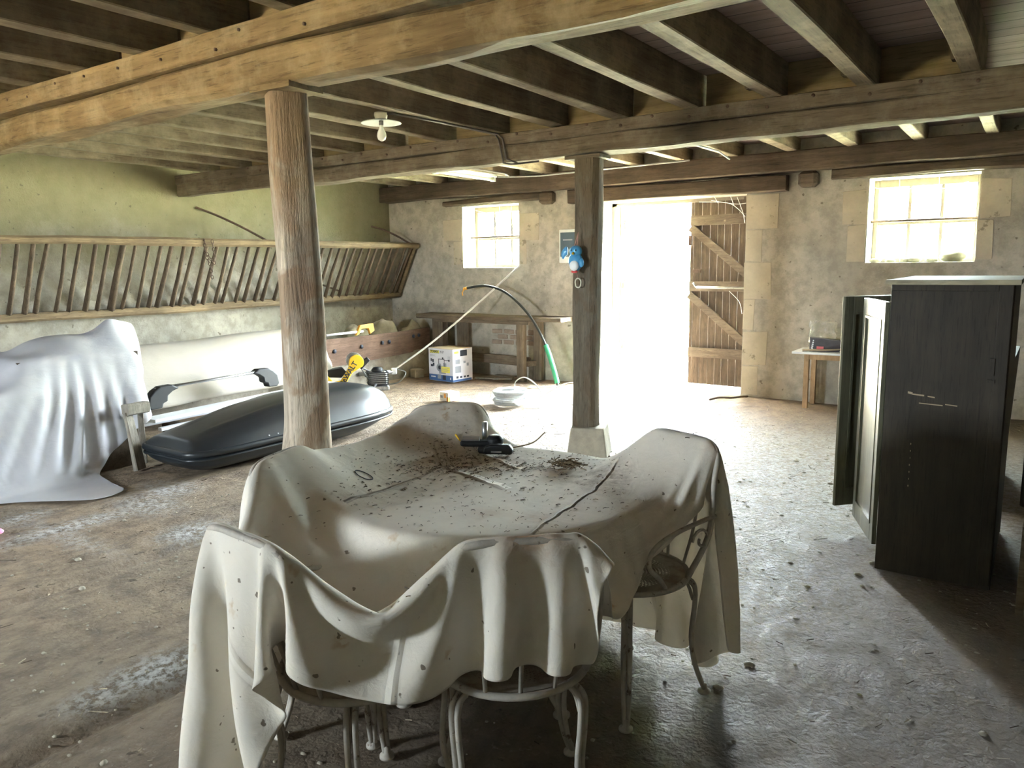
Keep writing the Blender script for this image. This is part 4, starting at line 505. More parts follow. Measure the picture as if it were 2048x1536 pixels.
-33,-3,-2,1,1,2,2,2,2,2,3,3,3,4,2,6,3,3,-1,-1,-4,-4,-3,-2,2,1,3,-5,-4,1,1,1,0,1,0,0,0,1,0,0,1,0,0,1,0,1,0,1,-1,0,1,1,0,-1,1,0,1,0,0,0,1,1,-1,5,14,-13,-1,7,2,0,-2,-2,-2,-2,-3,-1,-1,-2,-1,-1,
-14,-11,-6,-6,-1,2,3,2,2,2,2,2,2,1,3,2,4,4,5,3,2,1,-4,-4,-3,-4,-17,13,-1,2,0,0,1,1,0,0,1,-1,1,1,0,0,0,1,0,0,0,0,1,1,0,0,0,1,0,0,0,0,1,0,0,0,1,1,3,6,7,-5,-7,-4,-1,-1,-1,0,0,-1,0,0,-1,-1,
10,-12,-7,-5,-7,-5,-2,0,1,3,1,2,1,0,0,-2,-1,1,2,3,4,5,4,3,-1,-1,-3,0,-5,0,1,0,0,0,1,0,0,1,0,0,0,1,0,0,0,1,0,0,0,0,0,0,1,-1,0,1,0,0,0,0,0,1,0,0,3,12,-11,-3,3,1,-1,0,-1,-1,0,-1,-2,-1,-1,0,
0,1,6,0,-4,-5,-3,0,1,1,1,1,0,1,-2,-2,-4,-4,-4,-4,0,0,4,4,6,7,3,-12,2,0,0,0,0,-1,0,1,0,1,0,0,0,0,0,0,1,-1,0,1,0,0,0,0,0,0,1,-1,0,1,-1,1,0,-1,0,1,-1,3,10,3,-1,-2,0,-1,-1,-1,-2,-1,-2,-2,-1,-2,
-8,7,6,8,6,1,-1,-1,0,0,0,-1,0,0,-1,0,0,-4,-3,-3,-5,-4,-4,-2,0,3,2,-2,3,-1,0,0,0,1,0,0,1,-1,1,0,0,0,0,0,0,0,0,0,0,0,0,0,0,0,0,0,0,0,0,-1,1,0,0,-1,1,-1,7,-4,-3,0,-1,1,0,0,1,-1,0,0,-2,0,
-15,13,3,0,3,3,2,0,-1,-3,-2,-2,-3,-2,0,2,2,5,4,3,0,-1,-2,-2,-3,-4,-4,-3,5,0,0,0,0,0,0,0,1,0,0,0,0,0,0,0,0,0,0,0,0,0,0,0,0,0,-1,1,0,-1,1,0,-1,0,0,0,0,0,1,7,0,-2,-1,-3,-1,-2,-1,-1,-2,-2,-1,3,
3,0,-13,-8,-3,2,2,0,-2,-3,-3,-2,0,-1,-1,0,0,1,3,4,6,5,4,2,1,1,-1,1,1,1,-2,1,0,0,1,0,0,0,0,0,0,0,0,0,-1,1,0,-1,0,0,0,0,0,1,0,0,-1,1,-1,0,0,-1,0,0,-1,0,3,3,0,2,1,1,0,0,-2,-2,-2,-4,-3,1,
3,-7,-1,-3,-4,-5,-3,-1,0,3,3,3,3,2,3,-1,-2,-3,-4,-4,-2,-1,0,2,2,2,3,8,3,0,1,-1,0,1,0,1,-1,1,0,-1,0,0,1,-1,1,-1,0,1,0,0,0,0,0,-1,0,0,0,0,0,0,-1,1,-1,0,0,-1,-1,1,0,0,0,1,1,2,2,2,0,-2,-3,-7,
-13,6,8,6,0,-3,-2,1,5,4,3,2,1,1,-1,0,1,1,0,-2,-3,-4,-3,-5,-3,-4,-1,4,1,-1,0,1,0,0,1,-1,1,0,0,0,0,0,-1,1,0,0,0,0,0,0,0,0,-1,1,0,0,0,-1,0,0,0,-1,0,0,-1,0,0,3,2,-1,0,-1,-1,-1,1,-1,0,0,1,-11,
-12,1,3,5,5,5,3,-1,-3,-5,-4,-5,-7,-4,-3,-1,0,0,1,3,2,3,2,2,1,1,2,5,0,0,0,0,1,0,0,1,0,0,-1,1,0,0,0,0,-1,0,1,-1,0,0,0,0,1,0,-1,0,0,0,0,-1,1,0,-1,-1,0,-1,-1,1,3,3,2,0,0,0,-1,-1,-2,-1,0,9,
-15,-7,-8,-3,1,4,1,-1,-4,-2,-2,1,3,2,3,2,1,1,0,1,1,1,2,2,2,4,7,3,0,0,0,0,0,1,0,0,0,0,0,0,0,-1,1,-1,1,0,-1,1,0,0,0,0,-1,0,1,-1,0,0,0,0,-1,0,0,0,-1,-1,0,-1,3,2,2,1,0,0,2,2,-1,-1,-1,5,
-4,-2,-3,-6,-3,-4,-1,3,6,7,8,5,6,6,4,0,0,0,-1,-3,-3,-3,-4,-4,-4,-3,3,-1,-1,1,0,1,0,0,0,1,0,-1,1,0,0,0,0,0,0,0,0,0,0,0,0,0,1,-1,0,0,0,0,-1,1,-1,0,0,-1,0,0,0,1,1,3,-1,-1,0,2,1,2,2,1,0,-2,
7,7,6,3,-3,-2,0,1,1,0,-3,-4,-8,-10,-10,-7,-4,-4,-1,1,1,2,3,4,4,6,9,0,0,0,1,0,1,-1,1,-1,0,1,0,-1,0,1,-1,1,0,0,0,0,0,0,0,0,-1,1,0,0,0,0,0,-1,1,-1,0,0,0,0,-1,2,2,1,1,-1,0,2,0,-1,1,2,1,-1,
-5,1,3,2,2,1,-2,-5,-7,-9,-9,-6,-1,3,7,8,6,5,5,3,3,2,-1,-3,-4,0,0,0,0,1,0,0,0,1,-1,1,0,0,0,0,0,0,0,0,0,0,0,-1,1,0,0,0,1,-1,0,0,0,0,0,0,0,0,-1,0,0,0,1,0,2,1,0,1,1,-1,0,-1,-2,2,3,1,
-23,-5,-6,1,2,1,-1,1,2,5,11,12,11,7,2,0,-4,-4,-8,-6,4,-6,-4,-3,-1,9,2,0,1,-1,0,1,0,1,0,0,0,0,0,1,0,-1,1,-1,0,0,1,0,-1,1,0,0,0,1,-1,1,0,-1,1,0,-1,0,0,1,-1,1,0,0,1,0,0,1,2,0,0,-2,-1,0,2,1,
-24,4,5,1,2,2,5,7,9,6,-1,-4,-8,-7,-2,-3,-1,-1,0,-2,-12,1,3,6,9,5,0,-1,0,1,1,0,1,-1,1,0,0,0,0,0,0,1,-1,1,0,0,0,0,1,-1,0,0,0,0,1,0,0,1,-1,0,0,0,0,-1,1,0,0,2,0,-1,0,2,1,1,-1,-1,-1,0,1,-1,
-31,7,4,4,4,4,2,0,-5,-5,-3,-2,-1,-3,-6,-3,-2,3,6,8,9,7,3,0,-1,1,0,1,1,0,0,0,0,0,0,1,0,0,0,0,1,-1,1,0,0,0,0,0,0,0,1,0,0,1,0,-1,1,-1,0,0,0,0,1,0,0,0,1,-1,1,0,0,2,0,-1,-1,-1,1,2,0,-1,
-22,1,0,-2,-2,-1,0,-3,-2,-3,-3,-5,1,5,7,9,11,9,7,2,-2,-6,-5,-3,3,5,0,0,0,0,1,0,0,1,0,0,0,1,0,0,0,1,-1,0,0,1,-1,1,0,0,0,1,0,0,0,1,-1,1,0,-1,1,-1,0,1,0,0,0,0,0,1,1,-1,1,-1,-4,0,4,3,-1,-2,
-11,-4,-6,-4,-3,-4,-4,-2,-2,2,6,11,9,9,6,4,0,-6,-8,-6,-4,0,2,5,10,1,0,1,0,1,0,0,0,0,1,-1,1,0,0,1,-1,0,1,0,0,0,1,0,-1,1,0,0,1,0,0,0,0,-1,0,1,-1,1,0,0,0,1,0,1,0,0,1,0,0,-4,-2,4,3,1,-1,-2,
2,-11,-5,-3,-3,-1,1,3,8,8,9,6,0,-3,-6,-9,-10,-7,-1,3,6,5,4,-1,6,0,1,0,1,0,0,0,0,1,-1,1,0,0,1,-1,1,0,0,0,0,0,0,0,1,0,1,0,0,0,0,0,0,0,-1,0,0,1,0,0,0,0,0,1,1,0,0,1,-1,0,2,1,1,-2,-2,-2,
33,-1,-2,-1,-2,0,1,2,3,0,-6,-9,-7,-9,-6,-5,1,5,4,4,2,0,-4,-2,1,0,1,0,0,0,0,0,1,-1,0,0,1,0,0,1,-1,1,0,0,0,0,0,0,1,0,0,0,1,0,0,0,-1,0,0,0,0,0,0,0,1,0,0,0,1,1,1,0,0,2,1,0,-4,-3,-2,1,
45,1,1,-1,0,-2,-3,-3,-6,-5,-5,-3,-2,1,3,5,2,1,-3,-8,-9,-8,-3,4,0,1,-1,1,0,1,-1,1,-1,0,1,0,-1,1,0,0,1,-1,0,1,0,0,0,0,0,1,0,1,-1,0,0,0,0,0,0,0,0,-1,1,1,-1,1,1,1,0,1,1,2,1,0,0,-5,-5,-4,-2,-1,
44,1,0,-1,-2,-2,-2,-2,-4,-3,-1,0,3,3,4,1,-1,-7,-9,-9,-8,-6,0,2,1,0,2,0,1,-1,1,-1,0,0,0,0,0,0,0,0,0,1,0,-1,1,0,0,1,0,-1,1,0,0,0,0,-1,1,-1,1,-1,0,1,1,0,2,1,0,-2,1,1,2,2,0,-3,-7,-6,-4,-5,-2,-3,
40,0,-1,-2,-3,-3,-3,-4,-1,0,2,4,2,0,-4,-7,-8,-6,-3,3,4,3,-2,-7,0,0,0,1,-1,1,-1,0,0,0,-1,0,1,0,0,1,0,-1,1,0,0,0,0,0,0,1,0,0,0,0,-1,0,0,1,0,0,1,1,0,1,0,-4,-1,1,0,0,1,3,6,-2,-5,-6,-6,-5,-4,-3,
17,-6,-3,0,1,1,2,2,1,3,1,-4,-8,-10,-9,-7,-3,3,3,2,3,4,8,10,-6,0,0,0,1,-1,0,0,0,-1,1,-1,0,0,1,-1,0,1,-1,1,-1,1,0,0,0,0,0,0,0,-1,1,0,0,2,0,1,2,0,-2,-3,0,0,0,-2,1,3,-5,0,0,10,7,-3,-2,-6,-8,-6,
-12,0,1,3,3,3,1,1,-2,-7,-11,-9,-6,-1,-1,4,3,0,3,5,8,12,12,6,-3,-6,0,0,-1,0,1,0,-1,0,-1,0,0,0,0,0,0,0,0,0,1,0,1,0,0,0,-1,0,-1,0,1,0,1,1,1,1,-3,-3,1,0,-1,-1,-4,-2,-3,1,9,3,-5,1,9,6,-2,0,-1,-5,
-26,3,3,0,2,-1,-3,-6,-7,-6,0,2,4,1,0,-2,3,9,9,9,10,9,3,2,-1,-6,-5,1,1,0,-1,0,0,0,-1,0,-1,0,0,0,0,0,1,0,0,0,1,0,1,0,0,-1,1,1,1,2,1,-2,-3,-1,-4,4,-4,-1,-1,1,1,-3,-4,-2,2,1,7,0,2,8,2,-2,-2,2,
-39,2,0,-2,-3,-2,-1,1,4,6,3,-2,-4,-2,5,12,12,7,8,9,5,1,0,-3,-2,-1,-6,-1,1,0,0,0,1,-1,0,0,-1,-1,-1,-1,0,1,0,1,1,0,0,1,0,1,0,1,1,2,-3,-3,-2,-1,4,-1,2,-7,-1,0,0,1,1,0,-6,-2,0,1,4,4,0,4,4,0,1,-2,
-40,-1,-2,1,2,4,5,4,0,-6,-6,-1,5,13,12,9,6,8,8,3,0,-2,-7,-3,0,2,1,-6,0,-1,-1,0,-1,1,0,-2,0,-1,-1,1,0,0,1,1,1,2,0,1,0,-3,3,0,-4,3,-2,1,-1,-1,-4,-2,2,0,1,1,-1,-1,1,1,-4,-5,0,1,2,4,1,2,4,0,3,1,
-36,3,3,3,3,0,-5,-7,-6,1,8,13,13,8,7,7,7,5,0,-2,-6,-10,-2,3,4,-1,-1,-2,-1,-2,-2,-3,-3,1,1,2,1,1,2,1,0,-1,1,0,0,-1,-1,3,-2,-2,4,-1,-3,0,2,1,-2,0,0,-4,0,1,1,0,-1,-1,1,1,-1,-7,0,1,-1,4,2,1,5,1,-5,0,
-40,8,3,0,-6,-6,-2,2,10,13,12,9,7,7,7,3,1,-2,-4,-11,-11,0,9,6,-3,-4,1,3,-4,-5,3,0,2,-4,-1,1,2,0,0,2,-1,1,0,-1,0,-1,1,0,-1,0,1,0,-3,0,1,2,0,1,0,-6,-2,3,-1,1,0,-1,0,2,-1,-5,-2,1,-1,3,4,0,1,5,-4,-1,
-40,1,-1,-4,1,5,8,13,12,9,7,6,6,4,0,-1,-2,-9,-15,-9,7,13,6,-4,-7,1,3,-2,-1,-1,-3,2,1,2,0,-2,-1,1,1,-1,0,1,0,0,0,0,0,0,-2,1,0,0,-2,0,0,1,2,2,1,-8,-2,3,-1,-1,2,-1,-2,1,1,-2,-4,3,-2,1,4,0,0,4,0,-3,
-41,2,2,6,9,10,12,7,6,6,4,4,1,-2,-2,-7,-15,-14,-1,14,15,5,-7,-10,3,7,-3,-5,-1,0,-3,0,0,2,1,0,1,0,1,-1,1,1,-1,0,0,-1,2,0,-1,-1,2,-1,0,0,-1,0,1,2,1,-5,-2,1,-2,-3,4,-1,-4,-1,3,1,-4,1,0,-2,5,2,0,1,3,-2,
-37,11,11,9,8,7,4,5,4,2,2,-1,-2,-4,-11,-16,-10,5,18,14,3,-5,-13,1,9,0,-9,-2,3,-2,-2,0,0,0,1,2,1,0,-1,0,2,0,-1,1,0,0,1,-2,0,1,-1,1,2,-1,-2,1,-1,1,1,0,-4,2,-2,-3,1,2,-5,-3,2,3,-3,0,2,-3,2,4,0,0,3,-1,
-24,10,17,12,3,2,2,1,-1,0,-2,-4,-8,-15,-13,-1,14,19,10,1,-8,-14,3,10,2,-8,-9,3,2,-1,2,0,1,-1,0,1,-1,0,0,0,1,-1,1,1,-2,1,0,0,-1,1,-1,0,4,-1,-1,0,-2,-2,0,3,1,1,-2,-5,2,1,-3,-7,2,3,0,-2,3,-3,1,5,0,0,2,0,
-16,4,5,9,9,4,1,-1,2,-2,-5,-10,-16,-8,3,18,18,8,0,-6,-13,-2,10,6,-5,-13,-4,6,-1,3,1,0,0,0,0,0,0,0,1,0,0,0,1,-1,0,0,1,-1,0,0,0,-1,4,0,-1,0,-3,-5,1,6,1,0,-1,-4,0,2,-3,-6,-1,3,1,-2,3,-2,0,4,1,0,1,1,
-12,0,0,3,6,4,4,4,-3,-5,-14,-12,-1,11,20,15,4,0,-7,-14,-2,10,7,-1,-12,-12,6,4,0,3,-3,0,0,1,1,0,0,1,-1,1,0,0,0,0,0,1,0,0,-1,1,0,1,2,-1,2,1,-6,-7,1,5,3,1,-1,-3,-1,3,-3,-6,-5,4,2,-1,1,0,-2,4,3,-1,0,2,
-12,0,1,1,1,5,4,0,-8,-16,-6,4,16,20,12,1,0,-7,-12,-3,9,8,1,-8,-16,-2,9,2,2,-1,-4,2,1,1,1,0,-1,0,1,0,-1,1,1,-1,0,0,1,-1,1,1,-2,1,2,0,2,0,-4,-7,-1,5,3,0,1,-3,0,2,-2,-5,-5,1,2,-1,1,1,-2,3,4,-1,0,1,
-12,0,0,0,2,4,-1,-10,-14,-2,11,19,17,7,0,1,-6,-11,-5,8,8,4,-4,-16,-10,7,7,-1,2,-5,3,2,0,1,0,-1,1,0,0,0,0,0,0,0,-1,2,0,-1,1,1,-1,0,2,-1,3,1,-6,-6,-1,5,1,0,1,0,-2,2,1,-5,-6,-1,3,-1,1,1,-2,2,5,0,-1,0,
-13,1,0,0,1,0,-10,-15,5,17,18,13,4,0,1,-7,-10,-5,8,8,5,-1,-15,-15,2,9,1,3,-2,-3,4,1,0,1,-2,1,0,1,-1,0,1,0,0,0,1,1,-1,0,1,1,-1,0,0,0,3,-1,-3,-6,-2,6,-1,-1,0,4,-2,1,0,-4,-5,-3,4,-1,0,3,-2,0,4,2,-1,0,
-12,0,0,0,0,-3,-15,2,20,17,9,2,0,0,-4,-9,-6,6,7,6,1,-9,-16,-6,6,5,1,2,-4,1,5,-2,1,-1,1,0,1,0,0,0,0,1,0,0,0,0,1,0,0,1,-1,0,1,-1,1,1,-2,-5,0,2,-1,-3,1,3,-1,0,3,-3,-6,-4,2,1,-1,2,0,0,4,2,-1,0,
-13,0,1,0,0,-6,3,24,6,2,0,0,0,-3,-7,-5,4,9,6,2,-7,-16,-9,2,5,1,3,0,-2,5,0,-1,0,1,-1,1,0,0,1,0,0,0,0,0,1,1,-1,0,2,1,-1,0,-1,0,-1,-1,-1,-1,2,1,-4,-6,4,3,0,0,1,-1,-5,-5,2,1,-1,2,1,-1,3,4,-1,-1,
-11,0,-1,1,-3,-4,22,4,2,3,1,0,-1,-4,-5,2,8,6,3,-3,-14,-13,-2,3,3,1,6,-2,0,3,-1,-1,2,-1,1,1,0,0,-1,1,1,0,0,-1,1,0,1,0,1,0,0,1,-1,-2,-1,-1,-1,3,2,-2,-3,-7,2,4,0,-1,2,1,-5,-4,0,2,-3,3,0,0,3,3,0,0,
-10,1,0,-1,-3,9,4,2,6,1,1,1,0,-4,-1,9,6,2,-1,-11,-14,-6,0,4,1,5,3,-1,1,2,-4,0,1,1,0,1,1,-1,1,0,0,1,0,0,0,1,0,0,2,0,0,1,-1,-3,-3,-2,2,4,2,0,-7,-6,2,4,-1,0,1,1,-3,-5,-2,4,-1,0,2,-2,3,4,0,-1,
-7,0,1,-3,5,2,3,6,1,0,1,1,0,-1,7,6,2,0,-8,-17,-8,-1,3,0,3,7,2,-1,3,-4,-2,2,1,-1,2,0,0,1,-1,1,1,0,-1,1,1,1,-1,1,1,0,0,2,-1,-4,-4,-3,4,6,2,-3,-5,-6,1,4,-1,-1,1,1,-1,-4,-4,3,0,-1,2,0,1,4,2,-2,
-3,0,0,3,1,3,2,1,0,0,0,2,2,7,7,1,0,-7,-17,-10,-2,1,1,1,6,6,-1,1,1,-4,-1,2,0,1,1,1,-1,0,1,0,1,0,0,1,1,-1,0,1,1,0,1,1,-2,-4,-4,-3,4,7,2,-1,-7,-6,1,4,0,-4,1,2,2,-6,-3,2,0,0,1,-1,1,4,2,0,
-1,1,1,1,2,1,2,0,0,0,1,0,3,5,0,3,-1,-17,-11,-2,2,2,0,2,8,3,0,2,-3,-5,2,3,0,0,1,0,0,0,1,1,0,0,0,1,0,1,-1,1,1,0,1,1,-1,-5,-6,-1,6,5,2,-2,-6,-4,-1,4,0,-3,-1,1,2,-2,-5,2,1,-2,2,0,0,4,3,-1,
2,0,0,1,1,1,1,0,1,1,-1,0,-2,-1,6,-2,-15,-6,0,2,2,0,0,7,6,1,0,1,-4,-3,3,1,0,1,0,0,1,1,0,0,0,0,2,0,1,0,0,1,0,1,1,1,-2,-5,-7,-1,7,5,1,-3,-4,-3,0,3,1,-2,-6,0,4,1,-5,-1,2,-2,1,1,0,3,3,0,
2,0,1,1,0,2,-1,2,0,1,2,-1,-3,-1,-10,-15,-6,4,6,5,1,0,5,6,3,1,1,-1,-6,1,3,0,0,1,0,0,1,0,1,1,0,0,0,2,1,-1,1,0,1,-1,1,0,-1,-4,-6,0,5,4,-1,-2,-2,1,0,-1,3,-1,-8,1,3,1,-3,-3,2,-3,1,2,-1,3,3,1,
1,1,1,1,1,0,2,0,2,1,1,2,8,-1,-5,-10,-23,-13,1,7,10,4,6,4,2,1,2,-3,-5,3,2,0,0,1,0,0,0,2,0,0,0,1,1,1,1,-1,1,1,0,1,-1,-1,-1,-1,-5,-2,3,5,-3,-6,3,2,0,0,2,2,5,2,-3,-9,-5,-2,4,-2,-3,2,0,2,4,1,
1122,-17,-17,-16,-13,-9,-6,-3,-1,-1,0,0,1,0,1,3,5,9,11,12,11,7,-1,-8,-13,-17,-14,-12,-17,-17,-2,14,21,14,7,19,27,20,3,-11,-16,-24,-21,3,11,19,20,18,15,14,15,13,10,11,16,19,21,24,23,15,17,26,13,-8,-17,-19,3,21,25,21,30,19,-5,-17,5,26,26,23,27,9,
27,3,2,0,-3,-4,-2,-1,-1,0,-2,-2,-4,-3,-6,-8,-7,-7,-5,-1,2,6,11,13,11,8,-1,-2,4,0,-16,-17,-9,5,5,-4,-1,0,-3,-4,-4,2,13,4,4,1,1,1,3,4,0,-1,-3,-4,-6,-1,1,0,0,2,1,-2,-2,-2,-1,5,8,3,-2,4,-3,-8,-6,6,7,2,-4,2,-5,-7,
13,7,6,4,1,-1,-3,-2,0,-1,0,0,0,-1,-1,-6,-8,-10,-9,-8,-3,0,3,6,11,13,10,2,-1,4,2,-15,-18,-7,6,-1,-2,0,-3,-4,0,8,9,8,6,1,-2,1,2,-1,0,-1,0,-2,-6,-7,-1,0,0,1,1,-1,-2,-1,0,7,5,2,-1,1,-4,-8,-3,9,6,-1,-2,-1,-6,-7,
-7,10,8,7,8,4,2,0,-2,0,0,-1,0,0,-1,1,-3,-6,-9,-11,-11,-7,-1,1,1,6,11,11,6,2,3,2,-11,-17,-5,3,-2,-1,-4,0,6,11,12,6,-1,-3,0,1,-1,-1,-1,0,-2,0,-1,-7,-6,-1,0,1,1,-2,-1,-1,3,6,4,-1,1,-1,-6,-5,2,8,4,-4,-1,-2,-7,-6,
-30,14,11,10,7,6,5,3,2,1,1,1,0,0,1,-1,0,0,-4,-7,-10,-12,-10,-3,0,-1,2,8,11,6,5,4,2,-10,-16,-2,-1,-3,-2,4,10,13,6,-3,-4,-4,-2,-3,-5,-2,2,5,5,2,2,-2,-9,-2,-1,1,0,-1,-3,1,3,7,3,-2,1,-3,-6,-3,5,5,2,-4,1,-3,-9,-4,
-40,4,11,10,9,9,4,3,1,1,1,2,3,3,3,5,2,0,0,-1,-5,-9,-11,-10,-4,-2,-1,0,2,9,8,6,5,0,-10,-13,-2,-2,0,8,11,6,-2,-6,-5,-3,-7,-6,-2,1,2,3,8,6,5,3,-4,-7,-2,0,1,-2,0,0,5,5,0,0,-1,-4,-4,-1,6,4,-1,-2,-1,-5,-7,-1,
-37,-2,-1,6,9,8,6,2,1,0,-1,0,1,2,5,9,10,7,4,1,-1,-2,-6,-10,-9,-5,-2,-3,-1,0,4,7,7,7,1,-10,-9,-7,8,11,6,-1,-9,-9,-8,-5,-1,0,3,1,1,1,3,8,5,4,2,-7,-3,0,0,-1,-2,2,5,4,1,-1,-3,-3,-5,3,5,3,-2,-1,-2,-8,-4,1,
-39,2,0,-2,1,5,5,4,1,0,1,0,-1,1,1,3,10,13,12,7,3,0,-1,-4,-9,-8,-5,-1,-2,-3,-2,2,5,6,7,2,-7,1,9,4,-5,-10,-5,-2,0,-1,-3,-1,0,-1,-2,0,1,1,6,5,6,-3,-5,0,-1,-1,0,2,5,3,-2,0,-3,-4,-2,4,5,1,-3,-1,-4,-8,-2,5,
-27,-7,-3,1,-1,-1,0,1,2,1,1,1,1,0,1,0,0,4,10,14,13,9,1,0,-2,-6,-6,-3,-1,-1,-3,-3,-1,2,7,13,7,-1,-1,3,0,1,1,3,1,-1,-2,-6,-10,-6,-3,-4,-4,-2,1,7,4,3,-5,-1,-1,-2,1,3,5,1,-1,-3,-2,-3,1,3,3,-1,-1,-2,-6,-6,4,5,
-2,-14,-11,-8,0,-1,1,-1,0,0,0,0,1,0,0,1,1,0,1,6,11,14,12,4,1,-1,-4,-5,-2,0,0,-1,0,7,9,4,-4,-1,-3,-4,3,4,4,4,3,1,0,0,-1,-7,-4,-6,-6,-6,-6,0,7,5,-2,-2,-1,-1,1,4,3,0,-2,-2,-2,-2,1,5,1,-1,-2,-3,-8,-1,6,8,
25,-9,-14,-13,-13,-6,-2,1,1,2,1,2,0,0,-1,-3,-4,-1,0,-1,3,6,12,13,8,3,0,-3,-2,-1,2,5,9,3,-3,-7,-1,-1,0,-3,-5,-2,1,4,5,4,3,-1,1,8,1,0,-3,-5,-5,-8,-6,3,2,-1,-2,-1,2,5,2,-3,-3,-1,-1,-1,4,1,0,-1,-2,-7,-4,6,7,8,
37,-5,-5,-10,-13,-13,-7,-3,1,2,3,1,3,2,1,-1,-5,-8,-6,-3,-2,0,4,8,11,8,4,1,-1,5,8,6,-3,-4,0,2,-1,-2,-1,-1,-3,-4,-2,-4,-1,1,2,8,8,3,0,1,2,2,-1,-1,-4,-6,1,-6,-4,-2,3,5,-2,-3,0,-3,-1,0,3,2,-1,-3,-5,-4,4,8,6,-4,
41,-1,-2,-3,-5,-8,-7,-4,-1,0,0,2,1,1,0,0,-1,-1,-7,-8,-7,-5,-2,1,3,6,6,7,10,6,0,-5,-3,-1,-2,3,3,1,-1,0,-1,-1,-1,0,-1,2,4,2,1,-2,0,-1,0,1,2,0,0,0,-2,-1,-2,0,2,0,0,-2,-5,-3,-3,3,1,-2,-2,-4,-3,5,7,3,-6,-8,
42,-1,0,-1,-1,0,-3,-2,0,-1,1,-1,-1,0,-1,-2,-1,-1,0,-2,-5,-6,-7,-4,-1,2,7,9,4,-3,-4,-1,0,-1,-2,-2,2,3,3,0,1,-1,-1,-1,0,1,1,0,-2,-2,0,4,2,0,0,0,-1,-3,-2,0,0,2,1,2,-1,-1,0,2,0,0,-3,-2,-2,-2,2,3,2,-4,0,4,
41,1,0,0,-1,0,0,0,-1,1,-1,0,0,-1,-1,-2,-1,-1,-1,0,0,-1,-3,-6,-4,2,3,0,-5,-1,1,0,-1,-1,0,-2,-2,2,2,2,1,1,0,0,-1,-2,-2,-2,1,4,3,0,-1,-1,1,-2,-4,-3,2,1,0,1,1,-1,0,0,1,0,0,0,1,0,0,0,0,0,-1,0,0,2,
41,-1,0,0,2,-1,0,0,0,0,-1,0,-1,-1,0,-1,0,-2,1,0,-1,-2,-2,-1,-3,-3,-2,-1,0,-3,0,2,1,0,-1,-1,-2,-2,2,2,2,1,0,0,0,-1,0,0,1,0,-1,-1,-2,-1,-3,-3,0,3,2,-1,1,0,-1,1,0,0,0,-1,1,0,0,0,0,-1,-1,1,1,-3,-7,-4,
38,1,1,0,-1,1,1,0,0,-1,0,-1,0,0,-2,0,-3,0,-2,0,0,0,-1,-1,-3,-6,-1,1,0,-1,-2,1,1,2,0,-1,-1,-1,-2,2,1,2,1,-1,0,1,-1,1,-1,0,-1,-5,-5,-2,1,2,2,3,0,-1,0,0,0,0,0,0,0,0,0,1,0,-1,0,0,-1,-1,1,0,-2,-10,
32,3,1,1,1,-1,-1,0,-1,-2,0,-1,-1,0,1,0,2,-1,-3,-2,-2,1,1,0,-3,-5,1,-1,1,0,-2,-1,2,0,2,1,0,-1,-1,-1,1,1,1,1,0,-1,0,0,0,-2,-5,-4,1,2,0,2,2,-1,-1,1,-1,0,0,0,0,0,-1,0,1,-1,0,0,-1,1,-2,-2,0,3,0,-1,
32,-1,1,2,1,2,-1,-1,-2,0,-2,-2,-1,-1,-1,1,1,2,2,-2,-2,-4,-1,-3,-3,2,1,-2,2,3,-1,-2,-1,2,1,1,1,0,-1,-1,0,1,1,0,0,-1,-1,-2,-2,-1,-1,3,2,-1,0,-1,0,-1,0,-1,1,0,0,-1,0,-1,1,0,0,0,0,-1,0,-1,0,-2,-1,1,2,0,
35,-2,-2,0,1,0,2,0,0,-1,0,-1,-1,-1,-2,-1,-2,1,2,2,0,-2,-6,-5,-2,5,-1,1,-2,5,2,-1,-1,-1,0,2,1,1,0,-1,0,0,0,1,-1,0,-1,-2,-1,-2,2,1,0,0,-2,0,-1,0,-1,1,-1,0,0,0,-1,1,-1,1,0,0,-1,0,-1,0,0,-1,-1,1,0,1,
36,0,-2,-2,-2,0,0,0,1,0,0,1,0,-1,1,-2,-2,-3,0,1,2,0,-3,-4,-2,2,0,1,-1,0,3,1,0,0,0,-1,1,1,1,0,0,0,0,0,0,-1,0,0,-2,0,0,0,0,-2,-1,-1,-1,0,1,-1,0,0,0,-1,1,-1,1,0,0,-1,-1,-1,0,0,1,0,-2,0,1,0,
31,3,2,-1,-2,-2,-1,-1,-1,0,-1,0,0,1,0,1,2,-1,-2,-2,0,1,0,-1,0,-1,-1,1,2,-4,1,2,1,0,-1,1,0,0,0,1,0,-1,0,1,0,0,-1,-1,0,0,0,-1,-1,-1,0,-1,-1,0,0,0,0,-1,-1,1,-1,1,-1,0,0,-1,0,-1,-1,1,0,0,-2,-1,1,1,
23,4,4,3,2,0,-2,-1,-1,-2,-1,0,-1,-2,0,0,0,2,1,1,0,0,0,0,1,-2,0,0,1,-2,-1,0,1,0,1,0,-1,0,1,0,0,1,-1,0,0,0,-1,0,0,-1,-1,0,-1,0,-1,-2,0,0,0,0,-1,0,0,-1,0,0,1,0,-2,0,-1,-1,0,0,1,0,-1,-1,0,0,
16,3,4,5,5,2,1,0,-1,1,-1,-2,-1,0,-3,-2,-3,-1,1,2,3,2,2,0,-2,-2,0,0,-1,1,0,1,-1,1,0,-1,1,0,0,0,0,-1,1,-1,0,0,0,0,-1,0,0,-1,0,0,-2,0,-1,0,-1,0,0,-1,-1,0,0,1,0,-1,-1,-1,-1,1,-1,0,1,1,-2,-1,-1,2,
5,4,4,4,3,6,4,2,1,0,1,1,1,-1,0,-1,-2,-4,-5,-3,0,5,6,2,-1,-4,0,0,0,2,0,0,0,-1,1,0,0,0,0,0,-1,1,-1,0,0,-1,1,-1,0,0,0,0,0,-1,1,-1,-1,-1,0,0,0,-1,-1,-1,1,-1,0,-1,0,-1,0,-1,1,-1,0,0,0,-2,0,-1,
